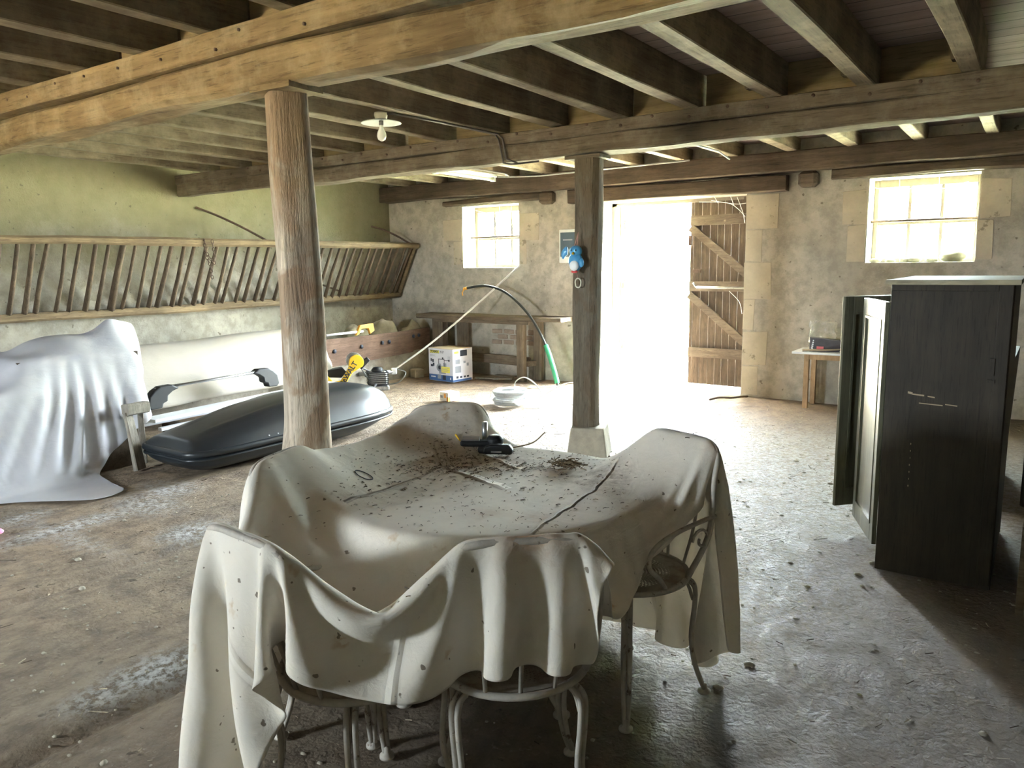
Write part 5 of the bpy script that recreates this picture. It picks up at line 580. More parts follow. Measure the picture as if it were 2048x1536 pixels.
-9,7,6,3,5,3,3,3,2,1,1,2,1,2,3,1,1,-1,-3,-5,-7,-2,7,8,0,-3,-1,0,1,0,1,-1,1,0,-1,1,-1,0,-1,0,1,-1,1,0,-1,0,-1,1,0,0,-1,0,0,1,-1,0,0,0,0,-1,-1,0,-1,0,0,0,-1,-1,-1,0,-1,1,-1,-1,0,0,0,-1,-1,0,
-2,-3,-1,4,2,3,3,1,0,1,1,0,1,1,3,6,7,4,3,-1,-3,-9,-6,8,7,-1,-2,0,0,0,0,1,0,0,1,-2,0,-1,0,1,0,1,-1,0,0,0,-1,-1,1,0,0,0,1,0,1,0,0,-1,0,0,0,-1,0,0,-1,0,-1,-1,0,-1,1,-1,-1,0,-1,0,0,-1,0,1,
17,-10,-7,-3,-1,1,0,1,1,0,-1,0,0,1,0,2,4,9,8,7,3,-1,-8,-7,8,3,0,0,0,0,0,0,0,0,-2,-1,-1,1,1,0,1,0,0,-1,0,0,-1,-2,0,2,0,-1,0,2,1,0,1,1,0,0,0,-1,0,-1,1,-1,-1,0,-1,0,-1,0,0,-2,-1,0,0,0,0,1,
38,-9,-9,-10,-5,-4,-2,0,0,0,0,0,0,0,-1,-2,-1,0,4,8,9,8,4,-6,-1,5,1,-1,0,0,1,-1,-1,-1,0,1,1,0,0,1,-1,0,-1,-2,-2,1,0,-2,-1,1,1,-1,0,2,1,2,-1,1,2,0,0,1,-1,1,-1,-1,0,-1,0,0,-1,-1,-1,0,-1,-1,0,0,1,0,
40,2,-2,-7,-9,-8,-4,-2,-1,1,1,1,0,0,0,0,-3,-4,-4,-4,1,5,7,10,0,6,1,-1,-1,0,-1,0,0,1,1,1,1,0,0,-1,-1,-3,0,-1,-3,-2,3,-1,-3,0,3,1,-3,1,3,0,0,1,2,2,0,0,1,0,0,1,-1,0,-1,-1,0,-1,0,-1,-1,-1,1,0,0,1,
28,4,5,4,0,-4,-4,-4,-1,-1,0,-1,0,-1,0,-1,-1,-1,-2,-1,-3,-2,1,5,6,0,0,0,-1,0,0,0,1,1,0,0,0,1,-1,-1,-2,-3,-2,1,-2,-4,1,3,-3,-3,4,1,-1,-1,4,1,-1,2,2,1,-1,1,2,1,0,0,1,-1,0,0,-1,0,-1,-1,-1,0,-1,1,0,2,
13,4,4,6,6,5,2,1,0,-1,0,-1,0,0,-2,-2,-1,-2,-1,-2,0,-1,-2,-6,3,3,0,0,0,0,0,1,-1,0,1,1,0,-2,-1,-3,-2,0,-5,-2,3,-2,-4,2,2,-2,-1,3,1,0,1,1,0,2,3,0,0,2,2,-1,1,1,0,1,0,-1,0,-1,-1,0,-1,0,0,0,0,1,
14,1,-1,0,3,4,4,2,1,0,-1,0,0,1,2,2,2,1,-1,0,-2,-1,0,0,-5,0,1,0,0,0,-1,0,1,0,0,0,-1,-2,-1,-2,-3,-1,3,0,1,4,-1,-2,2,1,-6,-3,1,-2,-2,1,2,4,2,-3,2,4,0,-1,2,2,0,0,0,0,-1,0,0,-1,0,-1,0,-1,1,-1,
26,-1,0,-3,-4,-2,-2,0,0,1,1,1,2,1,1,2,1,3,4,1,1,1,-2,-1,-3,1,-2,0,1,-1,1,0,0,0,0,-2,-1,1,-1,2,2,2,1,1,0,0,0,0,0,0,-1,0,1,-2,-7,-4,2,-2,-2,0,6,1,-4,3,3,-1,0,2,1,0,0,0,-1,0,-1,0,-1,0,0,1,
35,-4,-2,1,0,-1,0,-1,1,1,2,2,1,0,1,-1,0,-1,-1,0,0,-1,0,0,-1,-3,1,-1,0,2,0,-1,0,0,-1,1,0,0,2,0,1,1,0,0,0,0,0,0,0,0,-1,0,0,0,0,0,-1,-7,-7,3,5,-4,1,6,-2,-1,3,1,-1,1,0,-1,1,-1,0,-1,0,0,-1,0,
38,0,-2,-3,-1,1,0,2,0,1,-1,0,-2,0,-2,0,0,1,0,1,0,0,-1,-1,-2,-1,1,0,0,0,0,1,0,0,0,0,1,0,0,0,1,-1,1,0,0,0,1,-1,1,-1,0,0,0,0,0,0,-1,0,-1,-1,-9,-2,8,-1,-3,5,1,-2,1,0,0,1,-1,0,0,0,0,-1,0,-1,
25,7,5,2,-1,-3,-1,-1,0,-2,-1,-1,-1,-2,0,-1,-1,0,1,2,2,2,1,1,1,0,-3,-1,0,0,0,0,0,0,0,0,0,0,0,1,0,1,0,0,0,1,-1,1,-1,0,1,0,0,-1,0,0,0,0,0,-1,-2,-2,-3,-5,8,1,-4,2,1,1,1,-1,1,-1,0,0,-1,0,0,0,
4,6,8,7,5,4,1,0,-2,0,0,-1,0,1,0,0,-1,-1,-1,-2,0,0,2,2,0,-4,2,0,-1,1,1,0,-1,0,1,0,0,0,0,0,1,0,0,1,0,-1,1,0,0,0,0,-1,0,1,-1,0,0,0,0,0,0,0,-7,1,1,-5,5,2,0,-1,0,0,-1,1,0,-1,1,0,-1,1,
20,-8,-5,1,5,4,3,1,2,1,1,2,2,2,1,2,2,0,0,0,-2,-1,-1,-2,1,0,1,0,-1,-1,0,0,1,0,-1,0,0,1,0,0,0,1,0,0,0,1,0,-1,1,0,-1,1,-1,0,0,0,0,0,0,0,-1,0,1,-3,-7,6,0,-2,-1,1,-1,2,0,0,0,1,-1,0,0,-1,
35,-5,-6,-6,-4,-1,2,3,2,2,2,2,1,1,2,1,1,1,1,1,1,-1,0,-1,-1,-1,-6,3,2,-1,0,1,0,-1,1,0,0,0,0,1,0,-1,1,0,1,-1,0,1,-1,0,1,-1,1,-1,0,0,0,0,0,-1,1,-1,0,0,-2,-2,-3,2,2,0,1,-1,0,0,0,-1,0,-1,1,-2,
40,0,1,-2,-3,-2,-3,0,1,1,1,0,1,0,-1,-1,0,0,0,0,1,1,0,1,0,0,-1,-1,0,0,-1,-1,0,1,-1,0,1,0,0,-1,1,1,0,-1,0,1,0,0,0,0,-1,1,-1,1,0,-1,0,0,0,0,-1,1,0,0,-1,-5,3,0,-1,-1,0,0,0,0,-1,1,-1,1,-1,1,
41,0,0,2,0,-1,0,-1,0,0,-1,0,-1,-1,0,0,-1,-1,-1,0,-1,1,0,1,1,1,1,-2,-1,0,-1,-1,0,-1,1,0,0,0,0,1,-1,0,0,1,0,0,-1,0,0,1,0,-1,1,-1,0,0,0,-1,0,1,0,-1,0,0,0,-1,-3,-2,0,0,0,0,0,0,0,0,1,-1,1,1,
41,0,0,-1,1,0,1,-1,0,-1,1,-1,0,1,0,-1,0,0,0,-1,0,-1,0,-1,1,1,0,-1,0,-1,-2,0,-1,1,0,0,0,0,0,0,0,0,0,0,0,0,1,-1,0,-1,1,0,-1,0,0,0,0,0,-1,0,0,0,0,0,0,0,-2,0,0,-1,-1,-1,0,0,0,-1,0,0,0,-1,
39,3,0,0,0,0,-1,1,-1,0,-1,0,0,-1,0,0,0,1,0,0,0,0,0,0,-1,0,0,-1,0,-2,1,0,0,-1,0,0,-1,1,0,0,0,0,0,0,0,-1,0,1,0,0,-1,0,0,0,-1,1,-1,0,0,0,-1,1,-1,0,0,0,0,-2,-2,1,-1,0,0,-1,0,0,-1,0,-1,1,
42,-1,0,1,0,0,0,-1,-1,-1,-1,0,-1,-1,-1,1,0,-1,1,1,1,0,1,0,1,-1,0,-1,0,0,0,-1,0,0,-1,1,0,-1,1,-1,0,0,0,0,0,0,0,0,0,-1,0,0,0,0,1,-1,0,0,0,-1,0,0,0,-1,0,1,-1,-1,0,-2,0,-1,-1,-1,0,0,0,1,-1,0,
41,0,0,-2,0,-1,0,0,0,0,0,0,0,1,0,-1,0,0,-1,-1,0,0,-1,1,-1,1,0,2,-1,0,0,0,0,0,0,-1,1,0,-1,0,0,0,0,0,0,0,0,-1,0,1,0,0,-1,0,-1,0,0,0,0,0,0,-1,0,1,0,-1,0,0,-2,0,-1,-1,0,0,-2,0,1,-1,1,-4,
40,2,1,3,-2,0,-1,-1,1,1,0,-1,1,-1,0,0,0,0,0,0,-2,0,0,-1,-1,-1,-1,2,-1,0,-1,0,0,0,0,0,-1,0,0,1,0,-1,0,0,-1,1,-1,1,-1,0,0,-1,1,0,0,0,0,-1,0,0,0,0,0,-1,0,0,0,-1,0,-1,-1,0,-1,-1,1,-2,-1,1,0,-3,
40,0,1,0,2,1,0,1,-2,-2,0,-1,-3,0,-1,0,-1,1,0,0,1,0,0,0,1,-1,2,-2,0,0,1,0,0,-1,0,1,-1,0,0,-1,0,1,-1,0,1,-1,0,0,0,0,-1,1,0,-1,0,0,0,0,0,-1,0,0,0,0,-1,0,0,0,-1,-1,-1,-1,0,0,-2,0,1,-1,0,1,
40,-2,-1,-1,0,0,1,-1,-1,0,-2,0,1,0,1,0,0,0,0,0,1,0,0,0,-1,1,1,1,0,1,-1,0,0,0,0,-1,1,-1,0,0,0,-1,1,-1,0,0,1,-1,0,0,0,0,-1,1,-1,0,0,0,0,0,0,-1,0,0,0,0,0,-1,0,-2,0,-1,-2,-1,0,-1,-1,1,0,1,
43,0,-2,0,-2,0,-1,0,1,1,1,1,1,0,1,0,0,-1,0,0,-1,-1,0,-1,0,-1,0,-1,0,0,0,0,0,0,0,0,-1,0,0,0,-1,1,-1,1,-1,0,-1,1,0,-1,0,0,0,0,0,0,-1,1,-1,0,0,1,-1,0,0,-1,0,-1,-1,0,-2,0,0,-1,-3,0,0,-1,1,1,
42,1,1,0,1,-1,1,-1,1,-1,0,-2,-1,-2,-2,-2,-1,0,-1,0,0,1,0,1,0,2,1,1,0,-1,1,0,-1,0,0,-1,0,0,0,-1,1,-1,1,-1,0,0,0,-1,0,1,0,-1,0,0,0,0,0,-1,1,0,0,-1,0,0,0,-1,-1,0,-1,-2,0,0,-1,-2,0,-1,0,0,-2,1,
43,-1,0,0,0,0,-1,0,-2,-1,-2,-1,-1,0,0,2,2,0,2,0,1,0,0,0,-2,-1,0,0,0,1,0,0,0,0,-1,0,0,0,-1,1,-1,0,-1,0,1,0,0,0,0,-1,0,0,0,-1,0,0,0,0,0,0,0,0,0,-1,-1,0,-1,0,-1,-2,-1,0,-1,-1,-2,1,-1,0,0,2,
35,0,0,1,1,1,-1,0,0,0,1,2,2,1,1,-1,-1,0,-2,-1,0,-1,-1,-2,1,2,1,-1,1,0,-1,0,0,0,0,0,-1,0,0,-1,0,1,0,0,-1,0,-1,0,0,0,0,0,0,0,0,0,0,0,-1,0,0,-1,0,0,-1,0,-1,-2,-1,0,0,-1,-2,-3,0,1,1,0,0,0,
33,1,2,0,1,1,2,2,2,2,0,-1,-3,-2,-1,-1,-1,-1,0,-1,-2,1,0,1,1,2,0,0,0,0,0,0,0,-1,0,-1,1,-1,0,0,0,-1,0,0,0,0,1,-1,0,0,-1,0,0,0,0,0,0,0,0,0,-1,0,-1,-1,0,-2,-1,0,-2,0,1,-2,-3,-1,1,0,1,0,0,0,
28,6,4,2,2,1,1,0,-1,-3,-2,-2,-2,-2,-3,-1,1,0,2,3,2,1,2,1,-1,-1,0,1,0,-1,1,-1,-1,1,-1,0,0,0,0,-1,0,0,0,0,0,-1,0,0,0,-1,1,-1,0,0,0,-1,1,-1,0,-1,0,-1,-1,0,-1,0,-1,-2,-1,1,-1,-2,-3,1,2,1,-1,-1,0,2,
33,0,-1,1,-1,1,-1,-1,-3,-2,-3,-3,1,3,4,4,3,4,1,0,0,-1,-2,-2,1,2,1,0,-1,1,-1,0,0,-1,0,0,-1,0,0,0,0,0,0,-1,0,1,-1,0,-1,1,-1,0,0,0,-1,1,-1,0,-1,0,-2,0,0,-1,-1,-1,-1,-1,0,0,-2,-3,0,2,2,0,-2,-2,0,2,
38,-5,-2,-2,-1,-3,-1,-2,0,2,5,6,3,3,1,0,-1,-3,-2,-2,-1,0,1,1,3,0,0,0,1,-1,0,-1,0,-1,0,0,0,-1,0,1,-1,0,0,0,0,-1,0,0,0,-1,0,0,0,-1,1,-1,-1,0,-1,-1,0,-1,-1,-1,0,-1,0,-1,0,-2,-3,-1,2,4,0,-2,-3,0,1,1,
43,2,-1,-1,-2,0,0,1,1,1,-2,-2,-1,-2,-2,-1,-2,0,0,1,1,1,1,1,1,1,0,-1,0,-1,0,0,0,0,-1,0,-1,1,-1,0,1,0,-1,1,-1,0,0,0,-1,0,-1,0,-1,1,-1,-1,0,-1,0,-1,0,-1,-1,-1,-1,-1,-1,0,-1,-1,-1,0,3,0,-1,-3,-1,1,2,0,
31,3,3,0,1,-1,-2,-2,-3,-3,1,1,2,4,3,2,0,-1,-2,-1,0,1,0,1,1,0,-1,1,-1,0,0,0,-1,0,0,-1,0,0,0,0,0,0,0,0,0,0,-1,0,0,-1,0,0,-1,-1,0,-1,-1,0,-1,-1,-1,0,-1,-1,-1,0,0,0,-1,-2,0,1,-1,-2,-2,-1,4,1,1,-1,
-2,-2,0,3,3,3,2,3,5,5,7,7,3,-1,-2,-4,-2,-2,2,4,3,2,1,1,-1,0,0,0,-1,1,-1,-1,0,0,0,0,0,-1,1,0,0,-1,1,-1,1,-1,0,-1,0,0,-1,-1,0,0,-2,0,0,-2,0,-1,-1,-1,0,0,-1,-1,0,-1,-1,-1,0,0,-1,-3,0,3,1,1,-1,1,
-10,0,2,4,4,5,7,6,7,5,-1,-5,-5,-4,-3,-1,4,7,6,4,2,3,3,-2,0,-1,0,-1,1,-1,0,0,0,-1,0,0,0,0,0,0,0,1,0,0,-1,0,0,0,-1,-1,0,-1,0,-2,0,-1,-1,-1,-1,0,-1,0,-1,0,1,0,-2,-3,1,1,-2,-3,-1,3,2,0,-2,-3,-3,-4,
22,2,2,2,3,1,1,0,-3,-5,-4,-1,2,2,5,6,2,0,-2,-3,-1,-2,2,5,1,0,0,0,-1,0,0,0,-1,0,0,0,0,1,0,0,0,0,0,0,0,0,0,-1,-1,-1,0,-1,-1,-1,0,-2,0,-1,-1,-1,0,0,0,-2,-1,-2,-2,-1,-1,1,-1,3,0,-3,-1,3,2,-1,-4,-6,
40,3,0,-2,-3,-2,-2,-3,-2,1,4,4,2,2,-3,-5,-6,-4,-1,1,1,2,2,5,2,0,0,0,0,0,-1,0,0,0,0,0,0,0,0,0,1,1,0,0,0,-1,-1,0,-1,0,-2,0,-1,-1,-1,0,-3,1,-2,0,0,-1,-2,-2,-2,0,2,-2,2,3,-15,2,-1,1,-5,-2,6,8,4,1,
38,-4,-2,0,0,1,1,3,3,1,-3,-6,-9,-11,-8,-4,3,6,6,6,4,3,-1,-1,4,4,0,0,1,-1,1,-1,0,0,-1,0,1,-1,1,1,0,0,1,0,-1,1,-1,-1,-1,-1,0,-2,0,0,-2,-1,-2,-3,1,0,-5,-2,2,-1,-1,-4,-11,-3,-3,3,24,3,-10,-6,-1,-8,-5,1,9,10,
28,-2,0,2,4,3,0,-3,-6,-9,-11,-12,-8,-1,5,11,12,7,3,1,1,-1,0,0,3,4,4,-1,0,0,-1,0,0,0,0,0,0,1,0,1,1,0,-1,0,0,-1,0,-1,0,-1,-2,0,-2,0,-5,-7,-1,-2,4,-1,-8,11,-10,-6,-1,2,2,-3,-4,-5,3,4,13,-1,-4,-4,-7,-7,0,2,
8,4,5,0,-4,-5,-7,-8,-10,-8,-3,4,11,14,15,8,1,0,1,-2,-4,-2,2,5,2,2,4,2,0,0,-1,0,-1,-1,0,0,0,1,1,1,0,1,0,0,0,-1,-1,-1,-1,-2,-1,-5,-7,0,-11,-9,6,10,5,-3,3,-20,-4,2,4,4,2,-1,-4,-5,-1,6,6,1,-1,-1,-4,6,0,0,
-10,1,-2,-4,-5,-5,-5,-5,1,7,12,17,15,9,2,-2,-1,0,-5,-6,-1,5,6,3,0,-1,1,6,0,1,-1,-2,-1,1,1,-1,-1,-1,2,2,1,1,1,-2,2,-3,-6,3,-6,-11,4,-5,-12,-1,-2,1,16,5,-19,-7,2,1,1,1,1,3,2,1,-4,-4,-3,6,7,1,-1,0,-4,-2,11,6,
-21,-6,-3,-4,-1,-1,4,10,14,15,14,8,1,-2,-3,-1,-4,-8,-4,4,9,6,2,-2,-2,0,1,3,4,-2,-3,-4,-7,-3,-1,6,2,-4,0,-8,-2,8,-11,0,10,-9,-6,11,-8,-7,7,-2,-6,-1,7,3,1,2,-3,-8,-2,3,4,1,0,-1,3,-1,-1,-3,-3,1,8,4,0,-2,-1,-10,-4,1,
-16,-10,-5,1,6,11,13,13,12,7,1,-4,-4,-2,-3,-6,-5,1,9,9,3,0,-4,-3,1,2,-2,-10,1,6,-1,0,1,-9,-8,-3,-5,10,-1,-7,8,-5,-7,9,-1,-9,5,3,-5,0,2,-2,-4,3,8,3,-4,3,-3,-8,-6,5,8,2,-2,-2,0,1,0,-1,-5,0,6,6,0,0,-1,-6,-9,2,
-13,-5,3,12,12,10,9,6,-1,-3,-4,-3,-2,-6,-5,0,6,11,5,0,-1,-5,-6,3,4,-1,-10,-16,-5,6,6,4,3,3,0,-13,-2,4,-9,5,6,-13,2,8,-6,-5,8,-1,-5,0,2,0,-4,3,9,3,-6,-1,0,-7,-5,3,7,9,-4,-3,-2,-1,1,0,-3,-4,5,8,2,-3,0,-2,-8,-3,
-11,17,13,9,5,3,-2,-4,-4,-4,-2,-3,-4,0,4,9,7,0,-1,-1,-9,-7,8,5,-1,-9,-18,-7,0,3,8,-1,-3,9,3,-3,4,-9,-8,13,-5,-10,8,4,-10,0,8,-5,-3,1,1,0,-3,4,9,0,-8,-2,-1,-3,-5,2,9,7,0,-5,-3,0,0,3,-3,-4,0,8,5,-2,-1,-1,-6,-5,
15,15,4,0,-1,-4,-4,-3,-1,0,-4,-1,2,6,9,1,-3,0,-1,-11,-6,9,6,1,-9,-17,-11,0,0,5,6,-4,2,4,-6,7,6,-15,5,6,-10,-3,10,-4,-10,6,3,-6,1,2,-1,1,1,2,8,1,-10,-6,1,1,-4,-1,9,7,4,-5,-4,-1,-1,2,0,-5,-3,7,6,1,-2,0,-5,-5,
38,0,-4,-5,-4,-3,0,1,-1,-1,1,4,6,3,-4,-2,4,-6,-14,-3,12,7,-1,-7,-13,-13,-3,-1,4,2,0,4,6,-10,-1,13,-8,-5,11,-2,-12,4,7,-8,-7,7,2,-4,-1,2,0,2,4,0,6,1,-8,-9,0,4,-1,-1,4,7,5,-3,-4,-1,0,0,2,-5,-3,4,6,1,-2,-1,-1,-7,
42,-2,-1,-4,-4,-1,0,-1,-1,0,5,3,-1,-6,1,3,-9,-14,-2,12,8,1,-5,-12,-14,-7,-1,3,5,-2,-1,10,-2,-9,10,2,-10,3,8,-7,-8,7,5,-8,-4,4,2,-3,-2,2,2,2,4,0,3,2,-9,-8,-1,5,1,0,2,6,4,-1,-4,-1,-2,0,2,-3,-3,0,7,3,-2,-1,-1,-5,
41,0,-1,0,-1,-1,-2,-2,0,3,-2,-5,-4,6,0,-13,-14,3,13,8,1,-5,-11,-14,-10,1,0,7,-1,-2,5,5,-8,2,7,-7,-5,9,3,-10,-2,7,0,-6,-2,5,-1,-2,-1,2,1,4,3,0,1,0,-7,-8,-1,6,5,0,0,2,4,2,-6,0,0,-3,3,-2,-3,0,5,4,-2,-1,-1,-3,
41,-1,0,0,0,-1,-1,-1,1,-6,-7,1,7,-4,-14,-12,5,13,8,1,-4,-8,-13,-13,-2,0,3,3,-3,4,6,-4,-3,8,1,-10,1,11,-5,-10,4,7,-3,-7,2,3,1,-5,1,1,3,3,4,-2,-2,-2,-3,-7,-2,7,6,2,-1,0,3,1,-3,-2,1,-3,1,2,-5,-1,4,4,0,-2,0,-2,
42,-1,0,0,-1,-1,0,-2,-11,-5,8,5,-9,-15,-9,8,13,7,1,-2,-8,-11,-14,-6,4,-2,4,-1,1,5,1,-6,4,8,-6,-10,9,7,-8,-6,5,5,-4,-6,2,4,-1,-2,-1,3,1,4,3,-3,-3,-2,-3,-5,-2,6,9,2,-2,-2,2,1,-2,-1,0,-2,0,2,-2,-2,2,4,1,-3,0,-1,
41,0,0,-1,0,0,-6,-14,1,11,0,-12,-14,-3,8,12,7,1,-2,-7,-10,-14,-9,4,-1,0,0,0,6,3,-4,-2,8,2,-9,0,8,0,-8,-1,5,2,-5,-3,2,3,-1,-2,1,2,2,3,2,-4,-6,-3,0,-5,-2,8,9,3,-1,-5,2,0,0,-1,1,-2,-1,2,-2,-1,0,5,0,-1,-1,-1,
41,0,-1,1,0,-2,-12,-3,7,-3,-12,-12,2,8,10,7,0,-1,-6,-10,-12,-13,1,2,-2,1,0,4,6,-1,-6,4,8,-4,-8,5,6,-3,-7,1,6,1,-6,-2,2,2,-2,-1,1,3,2,3,1,-5,-7,-4,0,-2,-1,7,8,5,-2,-4,-1,2,-2,-1,2,-2,-1,2,-1,-1,-2,6,2,-2,-2,0,
42,0,-1,-1,0,-3,-3,3,-18,-7,-4,6,7,6,5,0,-1,-6,-8,-11,-13,-4,3,0,-2,0,0,8,3,-3,-2,6,2,-7,-2,6,4,-6,-4,2,5,-2,-4,-2,4,1,0,-1,1,2,1,3,-1,-6,-8,-1,1,-3,1,6,8,5,-1,-4,-3,1,0,-1,1,-1,-2,2,2,-2,-1,3,2,-1,-1,-1,
44,-2,0,-1,-3,-6,6,-7,-3,-7,3,4,1,2,1,0,-5,-8,-10,-12,-8,2,2,-3,0,-1,4,7,-1,-3,2,6,-2,-6,1,7,0,-7,-4,6,3,-2,-4,-1,3,2,-2,0,3,1,2,1,-1,-6,-7,-4,1,0,1,5,7,5,0,-3,-3,0,-1,-2,3,0,-3,2,2,-2,0,0,5,-2,-2,-1,
44,-1,-2,-2,-4,1,-5,1,5,-1,-2,-2,-2,3,0,-6,-8,-7,-12,-10,0,3,-2,-1,-1,0,8,2,-1,0,4,3,-6,-6,7,5,-3,-6,0,4,3,-4,-3,0,2,2,-1,-1,3,2,0,1,-2,-6,-7,-3,2,2,2,4,6,4,1,-3,-5,0,0,-2,2,1,-4,1,2,1,-2,1,3,0,-2,0,
45,-2,-2,-2,-1,-6,2,5,1,-1,-3,-3,0,0,-6,-10,-2,-10,-11,-4,2,1,-2,-1,-2,4,6,0,-2,3,5,-2,-6,0,5,5,-6,-5,1,4,3,-4,-4,1,3,2,-2,1,2,1,0,0,-3,-4,-7,-3,3,2,3,4,5,4,1,-4,-4,-1,0,-1,1,1,-4,1,2,1,-1,0,4,0,-2,-1,
46,-3,-1,-3,-4,4,2,1,-1,-1,0,-3,-4,-8,-11,-1,-2,-12,-8,2,1,-3,0,-2,0,4,4,-1,1,3,4,-5,-5,3,6,1,-5,-6,5,4,-1,-3,-2,1,2,2,-1,1,1,0,0,-1,-3,-5,-5,-2,4,4,4,2,4,3,1,-2,-5,-2,1,-2,-1,3,-2,-2,2,1,1,-1,3,1,-3,-1,
45,-1,-2,-1,0,0,0,0,1,-1,-1,0,-3,-8,-1,-4,-19,-12,1,-1,-2,-1,0,-2,1,6,0,0,4,4,-1,-4,-3,5,5,-4,-4,-1,3,3,-1,-3,-3,3,3,0,-1,1,1,-1,-2,-2,-2,-3,-4,-1,3,5,5,3,1,3,3,-5,-4,-2,1,1,-2,1,-2,-3,3,1,1,-1,2,1,-1,-2,
44,-1,-1,-1,1,-1,0,0,0,0,-1,-1,-1,-1,-5,-20,-17,-2,0,-1,-1,0,-2,-1,3,3,0,1,5,2,-1,-5,0,5,2,-4,-4,4,4,0,-6,-3,2,6,1,-4,-1,2,2,-1,-3,-3,-1,-3,-4,-1,5,6,5,3,1,1,2,-2,-4,-3,1,1,-3,1,-1,-4,2,2,1,0,1,2,-2,-1,
43,-1,0,0,-1,1,0,-1,-1,0,0,-1,-4,-12,-18,-10,-1,1,-1,-2,-1,-1,-2,0,3,1,1,5,3,0,-3,-2,5,3,-4,-5,1,5,3,-3,-6,-1,6,5,-1,-6,-2,4,6,-2,-9,-5,0,0,-4,0,4,9,6,2,-1,1,-1,2,-4,-3,1,1,-3,-1,2,-5,-1,4,2,-1,1,2,-2,-2,
43,0,-1,-1,1,-1,0,0,0,-1,-1,-2,-8,-14,-10,-9,2,1,-2,-1,-4,-2,-2,0,2,0,3,6,2,-1,-3,2,4,0,-6,-3,3,5,0,-5,-4,1,6,5,-2,-6,-2,4,5,-1,-9,-6,0,1,-3,-1,2,10,10,1,-1,-1,-2,3,-3,-5,-6,-2,1,6,2,-5,-2,3,6,0,-1,2,-1,-2,
27,10,10,11,12,13,16,18,23,24,24,25,27,25,24,26,24,22,22,22,21,21,20,20,20,18,18,17,18,17,17,13,10,9,9,9,7,4,-1,-6,-10,-12,-13,-13,-12,-12,-11,-11,-9,-7,-5,-4,-2,0,0,1,2,3,4,6,8,7,6,4,3,4,2,1,0,0,0,-1,0,-1,-1,-2,-3,-3,-2,-1,
16,0,0,0,0,0,0,1,0,0,1,0,-1,0,0,-2,0,1,1,1,0,0,1,1,0,3,1,2,-1,1,0,3,4,2,-1,0,0,0,-1,-3,-1,0,0,1,0,0,-1,0,0,0,0,1,1,0,1,0,0,-1,0,0,-1,0,-1,-1,1,-2,0,-1,0,0,-1,0,-1,0,-1,0,0,0,0,-1,
18,-1,0,0,0,0,0,0,1,0,0,0,0,1,0,0,0,0,1,0,1,1,0,0,1,0,2,1,2,0,0,1,2,2,2,0,0,-1,-1,-1,-1,0,0,0,-1,-1,-2,0,-1,1,0,1,2,1,1,0,-1,1,0,-1,0,-1,0,0,-1,0,-1,-1,0,-1,0,0,-1,0,-1,-1,0,0,0,0,
19,-1,0,0,0,1,0,0,0,1,0,1,0,-1,1,0,0,0,-1,1,1,0,1,1,0,1,0,1,1,1,1,0,1,3,2,0,0,0,-1,-1,0,0,-1,-3,-2,-2,1,1,2,0,1,-1,-1,1,1,2,1,-1,0,0,-1,0,-1,-1,0,-1,-1,0,-1,0,0,-1,1,-2,1,-1,0,0,-1,-1,
18,0,0,0,0,0,1,1,0,0,0,0,1,1,0,0,0,0,1,0,0,1,1,1,1,-1,1,0,0,1,1,1,1,0,3,2,0,0,-1,1,-1,-3,-3,-2,-1,2,2,0,0,0,1,1,-1,-1,0,1,1,0,0,0,0,-1,-1,0,-1,0,-1,0,0,-1,-1,0,-1,1,-2,1,-1,-1,0,-1,
15,3,0,1,0,1,0,-1,1,0,1,0,0,0,1,1,1,1,0,0,1,0,1,0,1,1,0,0,1,0,1,1,-1,2,1,2,1,1,1,-1,-4,-5,-2,1,1,-1,-2,-1,0,0,0,3,2,1,0,0,2,1,-1,0,-1,-1,0,0,-1,-1,0,-1,0,0,-1,0,0,-2,1,-1,0,0,-2,0,
15,0,1,1,1,0,0,1,-1,1,-1,1,0,1,0,2,1,1,1,1,0,0,1,1,0,1,0,1,-1,1,0,1,1,0,1,3,2,0,0,-4,-6,0,1,-2,-3,-1,-1,-1,-1,1,1,1,4,3,1,0,1,1,1,-1,0,-1,-1,0,0,-1,-1,-1,-1,0,1,-1,-1,0,-1,0,-1,0,-1,-1,
15,0,1,-1,1,0,1,0,1,-1,1,0,0,0,0,1,1,1,1,2,1,2,0,0,1,0,2,-1,1,0,1,0,1,0,0,0,2,-4,-6,-2,3,1,-1,0,1,-1,1,0,0,-1,0,-1,-1,3,4,2,0,2,0,0,-1,-1,0,-1,-1,-1,-1,1,-1,0,-1,0,0,-1,0,-1,0,-2,0,0,
14,0,1,1,0,0,0,1,-1,1,0,0,0,0,1,0,1,1,2,2,2,2,1,2,0,1,0,1,0,0,-1,1,0,0,-4,-8,-14,-9,-2,3,3,2,3,3,3,3,2,1,3,4,2,1,0,-2,1,4,1,1,2,-1,-2,0,-1,0,-1,-1,0,-1,0,-1,0,0,-1,1,-1,-1,-1,-1,-1,-1,
9,3,1,1,1,1,0,0,0,0,0,-1,1,1,0,1,0,1,2,1,2,2,4,2,1,1,0,0,0,-1,-1,0,1,-11,-13,-17,-12,-6,-2,0,4,5,4,4,3,3,2,4,0,-3,9,12,7,4,1,0,3,2,1,-1,-2,-1,0,0,-1,-2,-1,0,1,-1,0,-1,0,-1,0,-1,-2,-1,-1,-1,
4,2,2,2,2,1,1,0,0,0,0,0,0,0,0,0,2,1,0,1,2,1,2,4,3,2,1,0,1,-2,-1,-9,-15,-12,-12,-9,-3,-1,0,-1,0,1,1,1,1,2,1,1,1,8,6,5,7,8,7,6,5,4,3,-3,0,0,-1,-1,-1,-2,-1,1,0,1,-2,-1,0,1,-1,-2,-1,-1,-2,-2,
